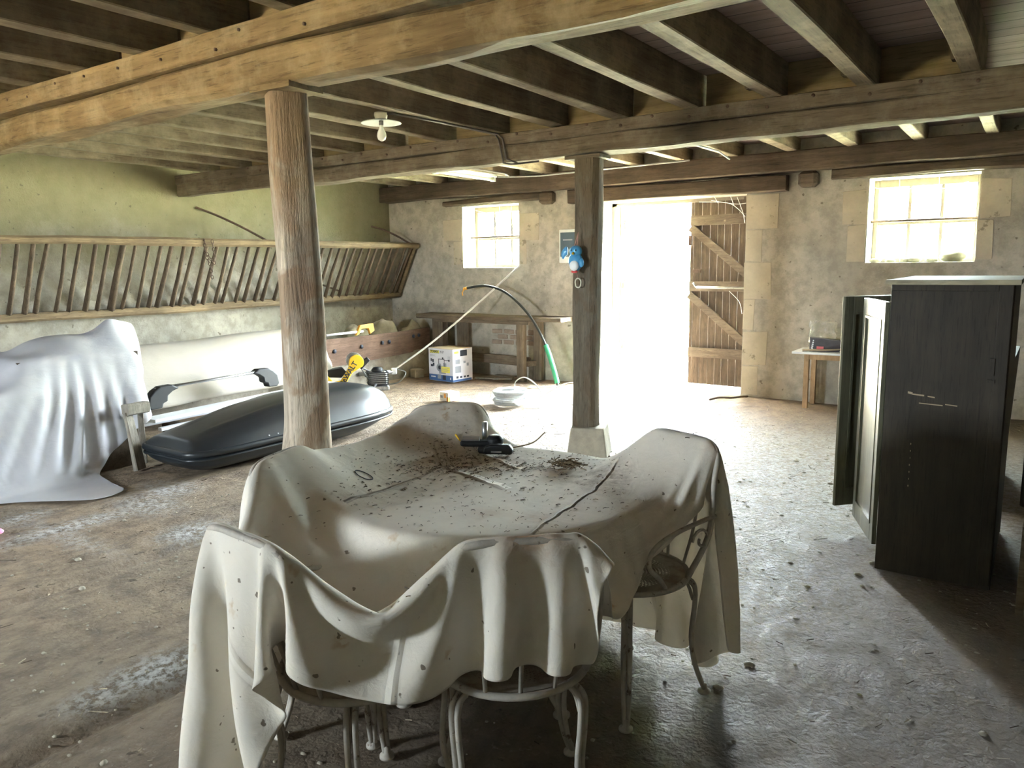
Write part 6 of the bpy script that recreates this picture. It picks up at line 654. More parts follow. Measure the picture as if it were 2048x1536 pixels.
1,2,2,2,1,2,1,0,1,-1,0,0,0,0,0,1,0,2,1,2,2,2,2,3,3,4,3,0,-3,-3,-13,-16,-16,-9,-4,2,-1,-1,-2,1,-1,-1,0,0,1,0,2,5,12,11,1,-2,0,-1,3,4,6,6,6,6,2,0,0,0,-2,-1,1,0,1,-1,-1,0,1,-1,-1,-2,-2,-2,-1,0,
1,0,1,1,1,2,1,0,0,0,0,0,0,-1,1,0,1,1,2,1,2,4,4,4,6,4,0,-5,-11,-16,-18,-11,-5,-3,1,1,2,1,1,-1,0,0,0,1,2,4,6,8,3,-3,-5,-5,-3,1,1,4,2,4,4,4,0,0,2,3,5,7,4,2,1,0,0,3,1,2,-3,-3,-3,-2,0,0,
-1,0,1,0,2,0,0,1,0,0,-1,0,0,0,-1,1,0,-1,1,1,1,2,2,5,6,0,-6,-9,-14,-11,-5,-3,-1,0,-1,0,2,1,1,1,0,0,0,0,1,3,2,-2,-3,-3,1,3,3,4,3,-3,-4,-6,-5,0,3,2,6,5,2,2,2,4,6,5,5,2,3,-2,1,1,-1,1,-1,-2,
0,0,-1,0,0,1,0,1,-1,0,0,0,-1,0,0,-1,-1,1,-1,-1,0,-2,0,-2,-1,-3,-5,-7,-3,-3,2,0,0,0,0,-1,0,1,1,1,2,0,1,1,0,-1,-1,-1,1,3,3,4,3,-1,-6,-6,-5,-2,-2,0,2,3,-1,-1,1,2,1,5,0,1,3,4,7,2,1,2,2,-2,0,0,
-1,0,0,0,0,-1,1,-1,0,0,0,0,-1,0,-1,-1,0,-1,-2,0,-3,-2,-4,-5,-9,-3,1,0,0,1,1,3,0,1,0,0,0,0,1,1,0,2,0,1,1,1,0,2,2,3,3,-2,-5,-7,-5,-2,0,-1,0,0,1,1,-1,-1,2,0,2,-3,0,2,1,2,-3,2,3,5,6,2,-2,0,
-1,0,-1,1,-1,0,-1,0,1,-1,0,-1,1,-1,0,-1,-1,-1,-1,-3,-2,-2,-4,-5,-5,-3,1,-1,1,1,1,1,2,0,0,1,0,0,0,1,1,0,2,0,1,1,2,3,2,0,-5,-5,-6,-2,-1,1,1,0,-2,1,-1,1,0,0,-1,2,0,-1,0,0,1,-1,-1,1,2,2,3,3,2,1,
-2,0,0,-1,0,0,0,1,-1,1,-1,1,-2,0,0,-1,0,-2,-1,-2,-1,-3,-2,-4,-2,-2,-3,-1,1,1,0,0,1,2,1,0,0,1,0,0,0,1,1,1,0,1,1,-1,-2,-4,-4,-3,1,0,3,1,-1,-1,-1,-1,1,-1,1,-1,1,0,0,0,0,0,1,-1,0,1,0,0,2,3,3,1,
-2,-1,1,0,-1,0,1,-1,0,0,1,-1,0,0,-1,0,-2,-1,-1,-1,-2,-2,-2,-2,-3,-2,-4,-2,1,3,-1,1,1,0,2,1,0,0,0,0,2,0,0,1,0,-1,-1,-2,-3,-2,-1,1,1,2,-1,-1,-1,-1,0,0,-1,0,0,0,0,0,0,1,-1,1,-1,0,0,1,0,1,1,2,2,1,
-1,0,-1,0,1,0,-1,0,0,0,0,-1,1,-1,0,0,-1,-1,-1,-1,-2,-2,-3,-2,-2,-1,-5,-1,-1,3,2,0,0,1,0,1,1,1,0,1,0,1,0,0,1,-1,-2,-3,-1,-1,1,1,0,-2,-1,-1,-1,-2,0,-1,1,0,-1,1,0,0,0,-1,0,0,1,0,-1,1,2,-1,0,2,2,1,
-1,0,0,0,0,0,0,0,1,-1,0,1,-1,0,0,-1,0,0,-1,-1,-1,-1,-2,-3,-1,-4,-8,3,0,0,3,0,0,1,0,1,1,0,2,0,0,0,1,0,0,-1,0,-1,-1,0,-1,-1,-2,-1,-2,-1,-1,0,-1,0,-1,0,1,-1,0,0,0,0,0,0,-1,0,1,0,1,1,0,2,0,2,
-1,0,0,0,0,0,1,0,-1,1,0,0,0,0,1,0,0,-1,0,-1,-1,0,-1,-2,-1,-8,-1,0,2,-3,1,1,1,0,1,0,1,1,0,0,1,1,0,0,-1,1,-1,-1,-1,-1,-1,-2,-2,-2,-1,-1,-1,-1,0,0,-1,0,-1,1,-1,0,0,1,0,-1,1,-1,0,1,1,1,-1,0,2,0,
1,0,0,0,0,0,-1,1,0,0,0,0,1,1,-1,0,1,1,-1,0,1,-1,0,-1,0,0,2,-7,1,-5,-1,0,1,0,0,0,0,0,1,1,0,0,1,0,1,-1,-1,0,-2,-2,-2,-2,-1,-2,-1,-2,-1,0,-1,-1,0,-1,0,-1,1,-1,0,0,0,0,-1,1,-1,1,1,1,0,0,1,1,
2,-1,0,0,0,0,1,0,0,1,0,0,1,0,1,1,0,0,2,1,-1,1,0,0,-1,4,-1,-1,-7,-2,-2,1,-2,0,0,0,0,1,0,1,0,1,-1,1,-1,0,0,-1,-1,-2,-2,-2,-2,-1,-3,-1,-2,-1,-1,-1,0,0,-1,-1,-1,1,0,-1,-1,1,0,-1,1,-1,1,1,1,0,1,0,
3,0,-1,0,-1,0,0,1,1,-1,1,1,0,1,0,1,1,1,0,2,1,0,1,3,0,1,1,-2,-6,0,0,-2,-1,-2,0,1,0,1,0,0,0,0,0,0,0,0,-1,0,-1,-2,-1,-2,-2,-2,-2,-3,-1,-3,-1,-1,-1,-1,-1,0,0,-1,-1,0,0,-1,0,0,0,0,1,1,0,0,0,1,
3,1,0,-1,0,0,0,-1,0,1,0,1,1,0,1,1,1,1,2,0,3,2,0,1,1,1,-1,-2,-2,2,-2,-3,-1,-1,0,0,2,0,1,-1,0,-1,1,-1,1,0,0,-1,-1,0,-2,-2,-2,-2,-2,-3,-3,-1,-3,-1,-1,-2,0,-1,-1,-1,0,-1,-1,0,0,0,-1,1,0,1,0,0,1,0,
4,-1,1,0,0,0,0,0,1,0,0,0,0,1,1,1,2,2,1,3,1,2,4,0,0,-1,0,-2,1,-1,-3,-2,-1,1,1,2,1,1,-1,-1,-2,0,-1,1,0,0,1,-1,0,-1,-1,0,-2,-3,-3,-2,-2,-4,-1,-3,-2,-1,-3,-1,-1,-1,-2,-1,1,-1,-1,0,0,-1,1,0,1,0,0,0,
1,2,0,1,0,0,1,0,0,0,1,0,0,1,1,0,0,1,3,2,3,4,3,4,-1,-1,-2,-1,0,-3,-2,0,0,1,2,2,2,0,-3,-2,-1,-2,1,0,1,1,0,1,0,-1,0,-2,-1,-1,-2,-2,-4,-2,-3,-2,-3,-2,-1,-3,-2,-1,-1,-2,-2,0,0,0,-1,0,-2,1,1,0,0,1,
-3,1,2,1,2,0,0,1,0,0,0,1,1,-1,0,1,1,1,0,2,2,3,8,8,1,-3,-3,-2,-1,-2,-1,1,2,1,-1,-2,-4,-3,0,0,1,3,1,3,1,0,1,0,0,0,-1,0,0,-2,-2,-2,-1,-2,-3,-3,-2,-3,-2,-2,-3,-3,-2,-1,-1,-1,-2,0,0,-2,0,0,0,1,0,1,
-8,2,2,2,1,2,1,0,0,1,0,0,0,0,1,1,0,1,2,1,2,2,3,11,11,-7,-3,-1,-2,-2,1,1,0,-3,-5,-6,-5,-2,1,5,5,4,3,2,2,1,-1,1,1,0,-1,0,-2,0,-1,-1,-2,-2,-2,-2,-2,-2,-4,-2,-2,-3,-3,-2,-2,-2,-1,-2,-1,0,-1,-1,1,0,0,0,
-11,2,1,2,2,2,0,1,0,0,0,0,0,1,0,0,2,1,0,1,1,1,-1,0,7,17,2,-3,-3,0,0,-2,-5,-5,-4,-3,0,2,4,4,4,3,3,0,1,2,1,-1,0,0,0,-1,1,-2,0,-2,0,-2,-3,-1,-1,-3,-2,-2,-3,-2,-3,-3,-3,-2,-2,-1,-1,-2,-1,0,-1,0,0,0,
-13,1,1,1,1,1,1,1,1,0,0,0,0,0,0,1,0,0,0,0,1,0,0,-6,5,14,11,-1,1,-1,-4,-4,-4,-2,0,2,4,3,4,2,3,2,1,2,0,0,1,1,-1,1,-1,0,-1,0,-1,-1,-1,-2,0,-2,-2,-1,-2,-3,-1,-3,-3,-3,-2,-3,-1,-3,-1,-1,-1,-2,0,-1,0,-1,
-13,1,0,0,1,1,1,0,0,0,1,0,0,0,0,0,0,1,0,1,-1,0,-1,0,-1,1,15,10,-2,-3,-3,-2,1,1,3,3,2,3,2,2,1,2,0,-1,-2,-2,0,0,0,1,4,1,1,0,-1,0,-2,0,-2,-1,-2,-2,-1,-1,-3,-3,-1,-2,-3,-2,-3,-1,-3,-1,-2,-1,-1,0,-1,0,
-14,0,2,1,0,0,0,1,0,0,0,0,1,0,0,0,0,0,0,-1,0,-1,0,0,-3,4,9,6,3,1,1,2,1,3,1,2,1,-1,-2,-2,-3,-5,-3,-2,0,0,-1,0,1,0,0,2,3,5,7,5,2,0,-1,-1,-2,-1,-2,-2,-2,-1,-2,-3,-2,-2,-2,-2,-2,-2,-1,-1,-2,-1,-1,-1,
-15,1,0,0,1,1,1,0,0,1,-1,1,-1,1,0,0,0,-1,1,-1,0,0,-1,0,-1,0,4,16,5,-1,1,0,2,1,1,-1,-3,-2,-4,-3,-2,-1,0,0,0,0,0,0,0,0,0,0,0,1,1,3,7,7,6,0,-2,-2,-1,-2,-2,-1,-3,-2,-1,-2,-1,-2,-2,-2,-2,-2,-1,-1,-1,-2,
-17,0,1,1,1,0,1,0,1,0,0,0,0,-1,1,0,0,0,0,0,0,-1,1,-1,-1,-1,4,10,6,4,1,1,0,-1,-2,-2,-1,-3,0,-1,-1,0,0,0,0,0,0,0,0,0,0,0,0,0,0,0,0,3,6,8,5,0,-2,-2,-1,-2,-2,0,-2,-1,-2,-3,-1,-2,-2,-1,-2,-2,-1,-1,
-19,1,1,1,0,1,0,1,-1,0,1,0,0,1,-1,0,0,1,-1,1,-1,1,-1,0,0,0,-1,10,14,1,-1,0,-2,-1,0,-2,-1,0,-1,-1,0,0,-1,0,0,0,0,0,0,0,0,0,0,0,0,0,0,0,0,3,8,8,1,-1,-2,-2,0,-2,-2,-2,-1,-1,-2,-1,-2,-2,-1,-1,-2,0,
-19,1,0,0,1,0,1,0,1,0,0,-1,1,0,1,0,0,0,0,0,0,0,0,-1,1,-2,5,5,10,2,2,-1,-1,0,-2,0,-1,-1,-1,0,-1,0,0,0,0,0,0,0,0,0,0,0,0,0,0,0,0,0,0,0,1,6,10,2,-2,0,-2,-2,-1,-1,-2,0,-1,-2,-1,-2,-2,-2,0,-2,
-18,0,0,1,0,1,0,0,0,0,1,1,0,0,0,0,1,0,0,0,0,0,-1,1,0,-1,0,0,13,9,-3,-1,0,-2,0,0,-1,0,0,-1,0,0,0,0,0,0,0,0,0,0,0,0,0,0,0,0,0,0,0,0,0,0,5,10,3,-3,-1,-1,-1,0,-1,-2,-1,-1,-1,-2,-1,-2,-2,0,
-16,0,1,0,1,-1,0,1,1,0,0,0,1,0,0,1,-1,0,1,-1,1,-1,0,0,-1,1,-3,5,5,4,1,-1,0,1,-1,0,1,-1,0,1,0,0,0,0,0,0,0,0,0,0,0,0,0,0,0,0,0,0,0,0,0,0,0,6,8,0,0,-1,-1,-2,0,-1,-1,-1,-2,0,-2,-1,-1,-1,
-2,-7,0,0,0,1,0,0,0,1,-1,1,-1,1,0,0,0,0,0,0,-1,0,0,-2,0,0,-3,-2,-8,4,8,3,1,1,1,1,0,2,1,0,1,-1,1,0,0,0,0,0,0,0,0,0,0,0,0,0,0,0,0,0,0,0,0,0,8,7,-2,-1,0,-1,-1,0,-1,-1,0,-2,0,-1,-1,-1,
0,-2,-1,0,0,0,0,0,0,0,1,-1,1,-1,1,-1,1,0,-1,0,0,-1,-1,0,-1,-1,-1,-5,-2,-2,1,3,3,1,2,1,1,1,1,1,1,1,0,0,0,0,0,0,0,0,0,0,0,0,0,0,0,0,0,0,0,0,0,0,2,10,0,0,-1,0,0,-1,0,-1,-1,0,-1,-1,-1,-1,
0,2,0,0,0,-1,1,0,0,0,0,1,-1,1,-1,1,-1,0,0,-1,0,0,0,0,-1,-1,1,-1,1,-10,-3,1,1,1,2,1,2,1,1,2,1,0,0,0,0,0,0,0,0,0,0,0,0,0,0,0,0,0,0,0,0,0,0,0,0,4,6,-1,0,0,0,0,-1,0,0,0,-1,-1,-1,0,
0,5,-2,1,-1,1,0,-1,1,0,0,0,0,0,0,0,0,-1,0,1,-1,0,-1,0,0,0,1,1,-11,-3,-1,0,0,2,0,2,1,2,2,1,0,1,0,0,0,0,0,0,0,0,0,0,0,0,0,0,0,0,0,0,0,0,0,0,0,1,7,1,0,0,-1,0,0,0,0,-1,-1,0,0,1,
1,1,2,0,0,1,-1,1,-1,0,0,0,1,0,0,-1,1,0,0,-1,0,0,0,-1,1,0,-1,-4,-11,0,1,0,1,1,2,0,3,1,2,0,1,0,0,0,0,0,0,0,0,0,0,0,0,0,0,0,0,0,0,0,0,0,0,0,0,0,4,3,0,0,1,0,0,1,-1,0,0,0,-1,2,
1,2,1,0,1,-1,0,0,1,0,1,-1,0,0,0,1,-1,0,0,0,0,0,0,1,-1,1,1,-7,-9,-1,0,0,1,1,1,2,1,2,1,1,0,0,0,0,0,0,0,0,0,0,0,0,0,0,0,0,0,0,0,0,0,0,0,0,0,0,2,3,0,1,0,1,1,-1,1,0,0,-1,1,4,
3,0,1,0,0,0,1,0,0,0,0,1,0,0,0,0,0,0,0,0,0,0,0,0,0,0,-2,-8,-3,-2,0,1,0,1,2,1,2,1,0,1,0,0,0,0,0,0,0,0,0,0,0,0,0,0,0,0,0,0,0,0,0,0,0,0,0,0,2,2,1,1,1,-1,1,1,0,1,0,0,-1,4,
4,0,0,0,0,1,0,0,0,1,-1,1,0,0,0,0,0,1,0,0,0,0,0,0,1,0,-3,-12,-4,1,1,1,1,1,1,2,1,2,0,0,0,0,0,0,0,0,0,0,0,0,0,0,0,0,0,0,0,0,0,0,0,0,0,0,0,0,0,3,2,1,1,1,0,0,1,0,0,0,1,-2,
4,0,0,0,1,0,0,0,0,0,1,0,0,0,1,0,0,0,0,0,0,0,1,-1,-1,0,-4,-8,-2,0,0,1,1,2,0,2,1,0,1,0,0,0,0,0,0,0,0,0,0,0,0,0,0,0,0,0,0,0,0,0,0,0,0,0,1,0,0,1,3,2,1,1,1,0,1,1,-1,0,-1,-5,
4,1,0,0,0,0,0,1,0,0,0,0,0,1,0,0,0,0,0,1,0,0,0,0,0,-3,-8,-5,0,1,1,0,2,0,2,1,0,1,0,0,0,0,0,0,0,0,0,0,0,0,0,0,0,0,0,0,0,0,0,0,0,0,1,0,0,1,1,3,1,3,0,1,-1,1,2,-1,0,0,-1,-3,
5,0,0,0,0,0,0,0,1,0,0,0,1,0,0,0,1,0,0,0,1,0,-1,1,1,1,-11,-5,-1,0,0,1,1,1,1,1,1,0,0,0,0,0,0,0,0,0,0,0,0,0,0,0,0,0,0,0,0,0,0,0,1,1,0,2,1,1,1,1,2,2,1,-1,0,2,0,0,0,-1,0,-3,
5,0,0,1,-1,0,1,0,0,0,1,0,0,0,0,1,0,0,1,0,0,1,1,0,-1,-6,-6,-3,0,1,0,1,0,1,1,1,0,0,0,0,0,0,0,0,0,0,0,0,0,0,0,0,0,0,0,0,0,0,1,1,0,1,2,1,2,1,1,1,3,1,0,-1,1,1,0,0,-1,0,-1,-1,
5,0,0,0,1,0,0,0,0,1,-1,1,0,0,1,0,1,0,0,1,0,0,1,0,1,-7,-11,2,0,0,1,1,0,1,1,-1,1,0,0,0,0,0,0,0,0,0,0,0,0,0,0,0,0,0,0,0,1,0,1,1,2,2,2,1,1,1,1,1,2,0,-1,1,0,2,0,-2,0,-2,0,0,
6,-1,1,-1,0,1,0,0,0,0,1,0,1,0,0,0,0,1,1,0,0,1,-1,1,-2,-7,-5,-1,1,1,1,-1,1,0,0,1,0,0,0,0,0,0,0,0,0,0,0,0,0,0,0,0,0,0,0,1,0,2,1,3,2,1,1,2,1,1,0,2,2,-2,-1,1,3,-1,-2,-2,-1,0,0,-2,
5,1,-1,1,0,0,0,1,0,0,1,-1,0,1,1,0,1,0,0,1,1,0,1,-1,-5,-8,-2,1,0,1,0,1,0,0,0,0,0,0,0,0,0,0,0,0,0,0,0,0,0,0,0,0,0,0,1,1,2,2,3,1,2,1,1,2,0,1,2,1,0,0,0,1,1,-2,-3,-1,-1,0,-1,0,
5,0,1,0,0,0,0,0,1,0,0,1,1,0,0,1,0,1,0,1,1,1,0,2,-3,-12,-2,0,1,0,1,0,0,0,0,-1,0,0,0,0,0,0,0,0,0,0,0,0,0,0,0,0,0,1,1,2,2,3,2,2,1,2,2,0,2,0,1,1,0,-1,1,2,-1,-3,-3,-2,0,0,-1,-1,
4,0,0,1,0,1,0,1,0,1,-1,1,-1,1,0,0,0,1,1,1,1,1,3,-3,-9,-4,1,1,1,0,0,0,0,-1,-1,0,-1,0,0,0,0,0,0,0,0,0,0,0,0,0,0,0,1,1,3,2,3,3,1,2,1,2,0,1,1,2,-1,1,0,0,2,-1,-3,-4,-2,0,-1,0,-2,-1,
1,2,0,0,1,0,1,-1,0,1,0,0,1,0,1,1,0,1,1,0,1,2,2,3,-12,-3,1,1,0,0,0,-1,-1,-1,-1,-1,0,0,0,0,0,0,0,0,0,0,0,0,0,0,0,1,1,2,2,4,2,2,3,1,2,0,1,1,1,0,2,0,0,1,0,-3,-4,-2,-2,0,1,-3,-1,-1,
0,0,1,0,1,0,0,1,0,0,1,0,0,1,0,1,1,0,1,1,1,1,0,-1,-4,2,0,0,0,0,-1,-1,-1,-1,-1,-1,-1,-1,0,0,0,0,0,0,0,0,0,0,0,0,0,1,2,3,4,2,3,2,2,2,1,0,1,1,1,2,-2,0,2,2,-2,-3,-3,-2,0,-2,-3,-2,0,-1,
0,-1,1,0,0,0,1,0,1,0,0,1,1,-1,1,0,1,1,0,1,1,0,-1,-2,6,0,0,-1,0,-1,-1,0,-2,-1,-2,-2,-1,0,0,0,0,0,0,0,0,0,0,0,0,0,1,1,3,3,2,3,4,2,2,2,0,1,0,0,0,1,-2,-2,2,3,-2,0,-1,-4,-3,-2,-3,1,-1,-1,
-1,1,-1,1,0,1,0,0,0,0,1,0,0,1,1,0,1,-1,1,0,0,1,3,4,3,-2,-1,0,-1,-1,-1,-2,-1,-2,-1,-2,-1,0,-1,0,0,0,0,0,0,0,0,0,0,0,1,2,3,3,3,3,2,3,3,1,1,-1,-1,-2,-5,-14,-9,-8,5,9,10,7,-2,-2,-2,-1,2,0,1,1,
-2,0,1,0,0,0,0,0,1,0,0,0,0,1,-1,0,0,1,0,1,1,2,5,7,-1,-1,0,-1,-1,-1,-1,-2,-1,-2,-2,-1,-1,-2,0,0,0,0,0,0,0,0,0,0,0,1,1,2,2,3,2,3,3,4,3,1,1,-5,-8,-15,-12,-11,-7,1,-3,-1,10,11,14,3,-1,1,2,3,2,2,
-5,0,0,0,1,0,0,1,-1,1,0,0,0,-1,-1,0,-1,0,0,-1,0,-1,-2,-4,17,11,2,0,-1,-2,-2,-1,-2,-1,-3,-1,-2,-1,0,0,0,0,0,0,0,0,0,0,0,0,2,2,3,1,3,3,3,3,2,-1,-13,-11,-18,-8,-8,0,-1,0,-4,0,5,1,7,11,5,2,2,3,4,4,
-8,1,0,0,0,0,1,0,0,-1,0,0,-1,0,0,-1,0,-1,-1,0,-2,-4,-6,-3,5,25,11,1,-2,-1,-2,-2,-1,-3,-1,-2,-1,0,-1,0,0,0,0,0,0,0,0,0,0,1,1,2,0,1,0,0,1,3,-11,-13,-11,-9,-1,0,-1,0,2,-1,1,-1,-5,0,4,6,9,4,2,0,2,3,
-10,0,0,1,0,1,0,0,0,0,-1,0,0,-1,0,0,0,-2,-1,-4,-3,-3,-3,-2,3,10,23,6,-1,-1,-2,-2,-2,-1,-1,-2,-1,-1,0,0,0,0,0,0,0,0,0,0,0,1,0,0,-2,-3,-5,-3,0,-9,-11,-7,2,-4,4,0,1,-1,-1,1,-1,1,0,2,-2,3,6,5,2,3,0,1,
-11,0,1,0,0,0,0,0,0,0,0,-1,0,0,-1,-2,-3,-2,-3,-2,-2,-1,-1,0,2,5,13,16,6,-3,-4,-2,-2,-1,0,0,-1,-1,0,0,0,0,-1,0,0,0,0,0,0,-4,-3,-6,-6,-4,-3,-5,-8,-7,0,1,0,7,1,0,-1,0,1,-1,0,1,0,0,2,2,2,4,4,1,3,2,
-9,0,0,0,1,-1,0,0,0,0,0,-1,-2,-2,-2,-2,-3,-1,-2,-1,-1,0,0,-2,0,0,3,21,15,-8,-6,-3,-2,1,-1,-2,-2,1,1,0,-1,0,-1,-2,-1,-2,-1,-1,-1,-2,-3,-3,-1,-2,-2,-3,-6,-2,2,0,1,2,0,0,1,0,0,0,1,-1,1,1,0,2,2,3,2,3,1,3,
-6,-1,0,1,-1,1,-1,0,-1,-2,-2,-2,-2,-2,-2,-2,0,-2,0,1,0,-1,-1,-1,-1,-1,1,7,8,0,-5,-6,-4,-2,1,3,1,-2,-3,-2,0,-1,0,0,0,0,0,-1,0,2,0,1,0,-1,-1,-3,-1,-3,-1,0,0,1,1,1,0,0,0,0,0,1,1,0,1,1,3,2,2,1,3,1,
-1,-4,0,-1,0,-1,-1,-2,-3,-2,-2,-2,-2,-2,-1,1,-1,1,0,-1,1,-1,-4,-1,-1,-2,-3,-8,2,11,2,2,0,-4,-3,-1,2,-1,0,-1,-1,-1,1,0,0,1,-1,1,0,1,1,0,-1,-1,-1,-1,-2,-2,-1,0,2,0,0,0,1,1,0,0,0,1,0,0,1,2,1,2,2,2,1,1,
0,-3,-1,-1,-3,-3,-2,-3,-2,-2,-2,-2,0,0,0,-1,1,1,1,0,-4,-3,-2,-2,-1,-3,-8,-10,-6,7,11,5,5,3,-1,-2,-1,0,-1,0,0,0,-1,1,-1,0,1,0,1,0,0,0,0,-1,-1,-2,-1,-1,-1,1,0,1,0,1,0,0,0,0,1,0,1,1,1,1,1,1,2,2,2,0,
0,-2,-7,-4,-2,-3,-2,-2,-1,-1,-1,1,0,0,2,1,1,1,-2,-3,-3,-3,0,0,-3,-5,-8,-5,-3,2,6,5,2,3,3,1,-1,0,-1,-1,0,0,0,-1,1,0,0,1,0,1,0,0,0,-1,-1,0,-2,-1,0,0,1,0,0,1,0,0,0,0,0,1,0,1,0,2,1,2,1,2,0,2,
0,-8,-11,-2,-1,-1,-1,-1,0,-1,1,1,1,3,1,2,0,-3,-3,-5,-2,1,0,-1,-4,-7,-4,-3,-3,2,3,4,3,2,1,2,0,-1,1,0,-1,0,0,0,0,0,1,-1,1,0,1,0,-1,0,0,-1,-1,-1,-1,1,0,0,1,0,0,0,0,1,0,0,1,1,1,0,2,1,1,1,2,1,
0,-11,-10,-5,-1,0,0,0,0,2,2,1,2,2,1,-1,-3,-5,-4,-2,1,0,0,-4,-5,-5,-2,-2,0,0,3,2,3,2,2,0,1,1,0,-1,0,0,0,0,1,0,0,1,0,0,0,0,-1,0,-1,0,-1,-1,1,-1,1,0,0,0,1,0,0,0,1,0,1,0,1,1,1,1,1,1,1,1,
0,-4,-4,-12,-4,-1,0,1,1,1,2,3,2,0,-2,-4,-6,-3,-2,2,1,0,-3,-4,-5,-2,-2,-2,-1,2,1,2,2,1,2,2,0,1,-1,1,0,0,0,0,0,0,0,0,0,1,0,0,0,-1,0,-1,-1,0,0,1,-1,1,0,0,0,1,0,0,0,1,0,1,1,0,1,1,2,1,1,0,
0,0,-1,-5,-8,-3,-2,-1,1,3,3,1,0,-4,-6,-6,-3,0,2,2,0,-2,-3,-5,-3,-2,-1,-1,0,0,1,1,2,2,1,0,2,-1,1,0,0,0,0,1,-1,1,0,0,1,-1,0,0,1,0,0,-1,0,0,-1,0,0,0,0,1,0,0,0,0,1,0,1,0,0,1,1,1,1,1,1,2,
0,0,0,-3,-5,-5,-4,0,5,3,0,-2,-6,-7,-5,-3,0,2,3,0,-1,-3,-5,-4,-1,0,-2,-1,-1,1,1,2,0,2,1,1,0,2,0,0,0,0,0,0,1,-1,0,1,0,1,0,0,-1,0,-1,0,0,0,1,-1,0,0,1,0,0,0,0,0,0,1,0,2,0,1,0,1,1,1,0,1,
0,0,0,-1,-5,-7,0,6,0,-1,-4,-7,-8,-5,-2,1,3,3,0,-1,-3,-3,-4,-2,-1,-1,-1,-1,1,0,1,0,2,1,1,1,1,0,0,0,1,-1,1,0,0,1,0,0,0,-1,1,0,0,0,0,-1,0,0,1,0,-1,0,0,0,1,-1,0,1,1,0,1,0,1,0,1,1,1,1,1,0,
0,0,0,-1,-4,-4,5,1,-2,-8,-9,-8,-4,0,2,3,3,1,-1,-2,-3,-4,-4,-1,0,-1,0,-1,0,0,1,1,1,0,1,1,1,0,1,0,0,1,-1,1,-1,1,0,0,0,1,0,0,0,0,-1,0,1,0,0,-1,1,0,0,0,0,0,0,0,0,1,0,1,1,0,1,1,0,1,1,1,
0,0,0,0,-1,0,3,-4,-14,-10,-7,-2,1,2,3,4,2,-1,-2,-3,-5,-3,-1,0,-1,-1,-1,0,-1,1,1,1,0,1,1,1,-1,1,0,1,0,0,1,-1,2,-1,1,0,0,0,0,0,1,0,-1,1,-1,1,-1,1,-1,-1,1,0,0,1,0,0,0,1,1,-1,1,1,0,1,1,1,0,1,
0,0,0,0,1,8,-2,-17,-21,-4,0,2,2,3,3,2,-1,-2,-3,-4,-3,-3,0,0,-1,0,0,-1,0,1,-1,1,1,1,0,1,1,0,1,0,0,0,0,1,-1,1,0,0,0,1,0,0,0,0,0,0,1,0,0,-1,0,0,0,0,0,0,0,0,1,0,1,1,0,1,0,1,1,0,1,0,
0,0,0,0,8,9,-17,-23,-4,-3,1,1,2,1,3,-1,-1,-3,-3,-4,-3,-2,0,0,0,-1,0,0,0,0,1,0,1,0,1,0,1,0,0,1,0,1,0,0,0,0,0,1,0,0,0,1,-1,0,1,-1,1,0,0,0,-1,0,0,1,0,0,0,0,0,1,0,1,1,0,1,0,1,1,1,0,
0,0,0,6,8,-15,-22,-1,7,-1,-2,-2,-2,3,0,-2,-3,-3,-4,-3,-2,1,0,-1,0,0,-1,0,0,0,0,1,0,1,0,1,0,1,0,0,1,0,0,0,1,0,1,0,0,-1,1,0,1,-1,0,2,-1,0,0,-1,0,1,0,-1,0,0,1,0,1,0,0,1,0,1,0,1,0,1,1,1,
0,0,1,7,-11,-19,4,11,2,-5,-6,-5,-2,2,-2,-2,-2,-3,-5,-3,0,0,0,0,0,0,-1,0,0,0,1,0,1,0,1,0,0,1,1,0,-1,1,0,1,0,0,0,0,0,2,-1,0,0,1,1,-1,1,0,-1,0,-1,0,0,1,0,0,0,0,0,1,1,0,1,0,1,0,1,0,1,0,
0,0,0,-8,-10,8,8,2,-1,-2,-4,-7,-4,-4,-3,-1,-1,-7,-4,0,1,0,0,0,-1,0,0,0,0,0,0,1,-1,1,0,0,2,0,0,0,1,0,1,-1,0,1,0,1,0,0,1,-1,0,1,0,1,0,-1,0,-1,1,0,0,0,0,0,0,1,-1,1,1,1,0,0,1,0,1,1,0,1,
0,0,-1,-5,4,2,0,0,0,0,-2,-2,-6,-4,0,-6,-13,-5,1,0,0,0,0,0,0,-1,0,0,0,0,1,0,1,0,0,1,-1,1,0,1,0,0,1,0,1,0,0,0,1,0,0,0,1,0,1,0,-1,0,0,0,-1,0,1,0,-1,1,-1,0,2,-1,1,1,0,1,0,1,1,0,0,1,
0,0,0,0,0,0,0,0,0,0,0,0,6,-2,-16,-18,-6,0,0,0,0,0,0,0,-1,0,0,0,0,0,0,0,0,1,1,0,1,-1,1,0,1,0,0,1,-1,1,0,0,1,0,0,1,0,1,0,0,0,0,-2,0,1,0,0,0,0,0,1,0,-1,1,1,0,1,1,0,0,1,1,0,0,
0,0,0,0,0,0,0,0,0,0,0,0,1,-19,-10,7,1,-7,-6,-2,-1,0,0,0,0,0,-1,0,0,0,0,1,0,0,0,1,0,1,0,1,0,0,0,0,1,0,1,0,0,0,1,0,1,0,1,0,0,-2,0,0,0,0,0,0,1,0,0,0,1,0,0,1,0,0,1,1,0,0,2,0,
0,0,0,0,0,0,0,0,0,0,0,-1,-13,1,2,-7,-4,1,-2,-7,-5,-1,0,0,0,0,0,-1,0,1,0,0,1,0,0,0,1,0,1,0,0,0,1,0,1,0,0,1,0,0,0,1,0,1,0,0,-1,0,0,-1,0,1,0,0,-1,1,8,6,-6,-7,0,1,1,0,0,1,0,1,0,1,
]
M = {}
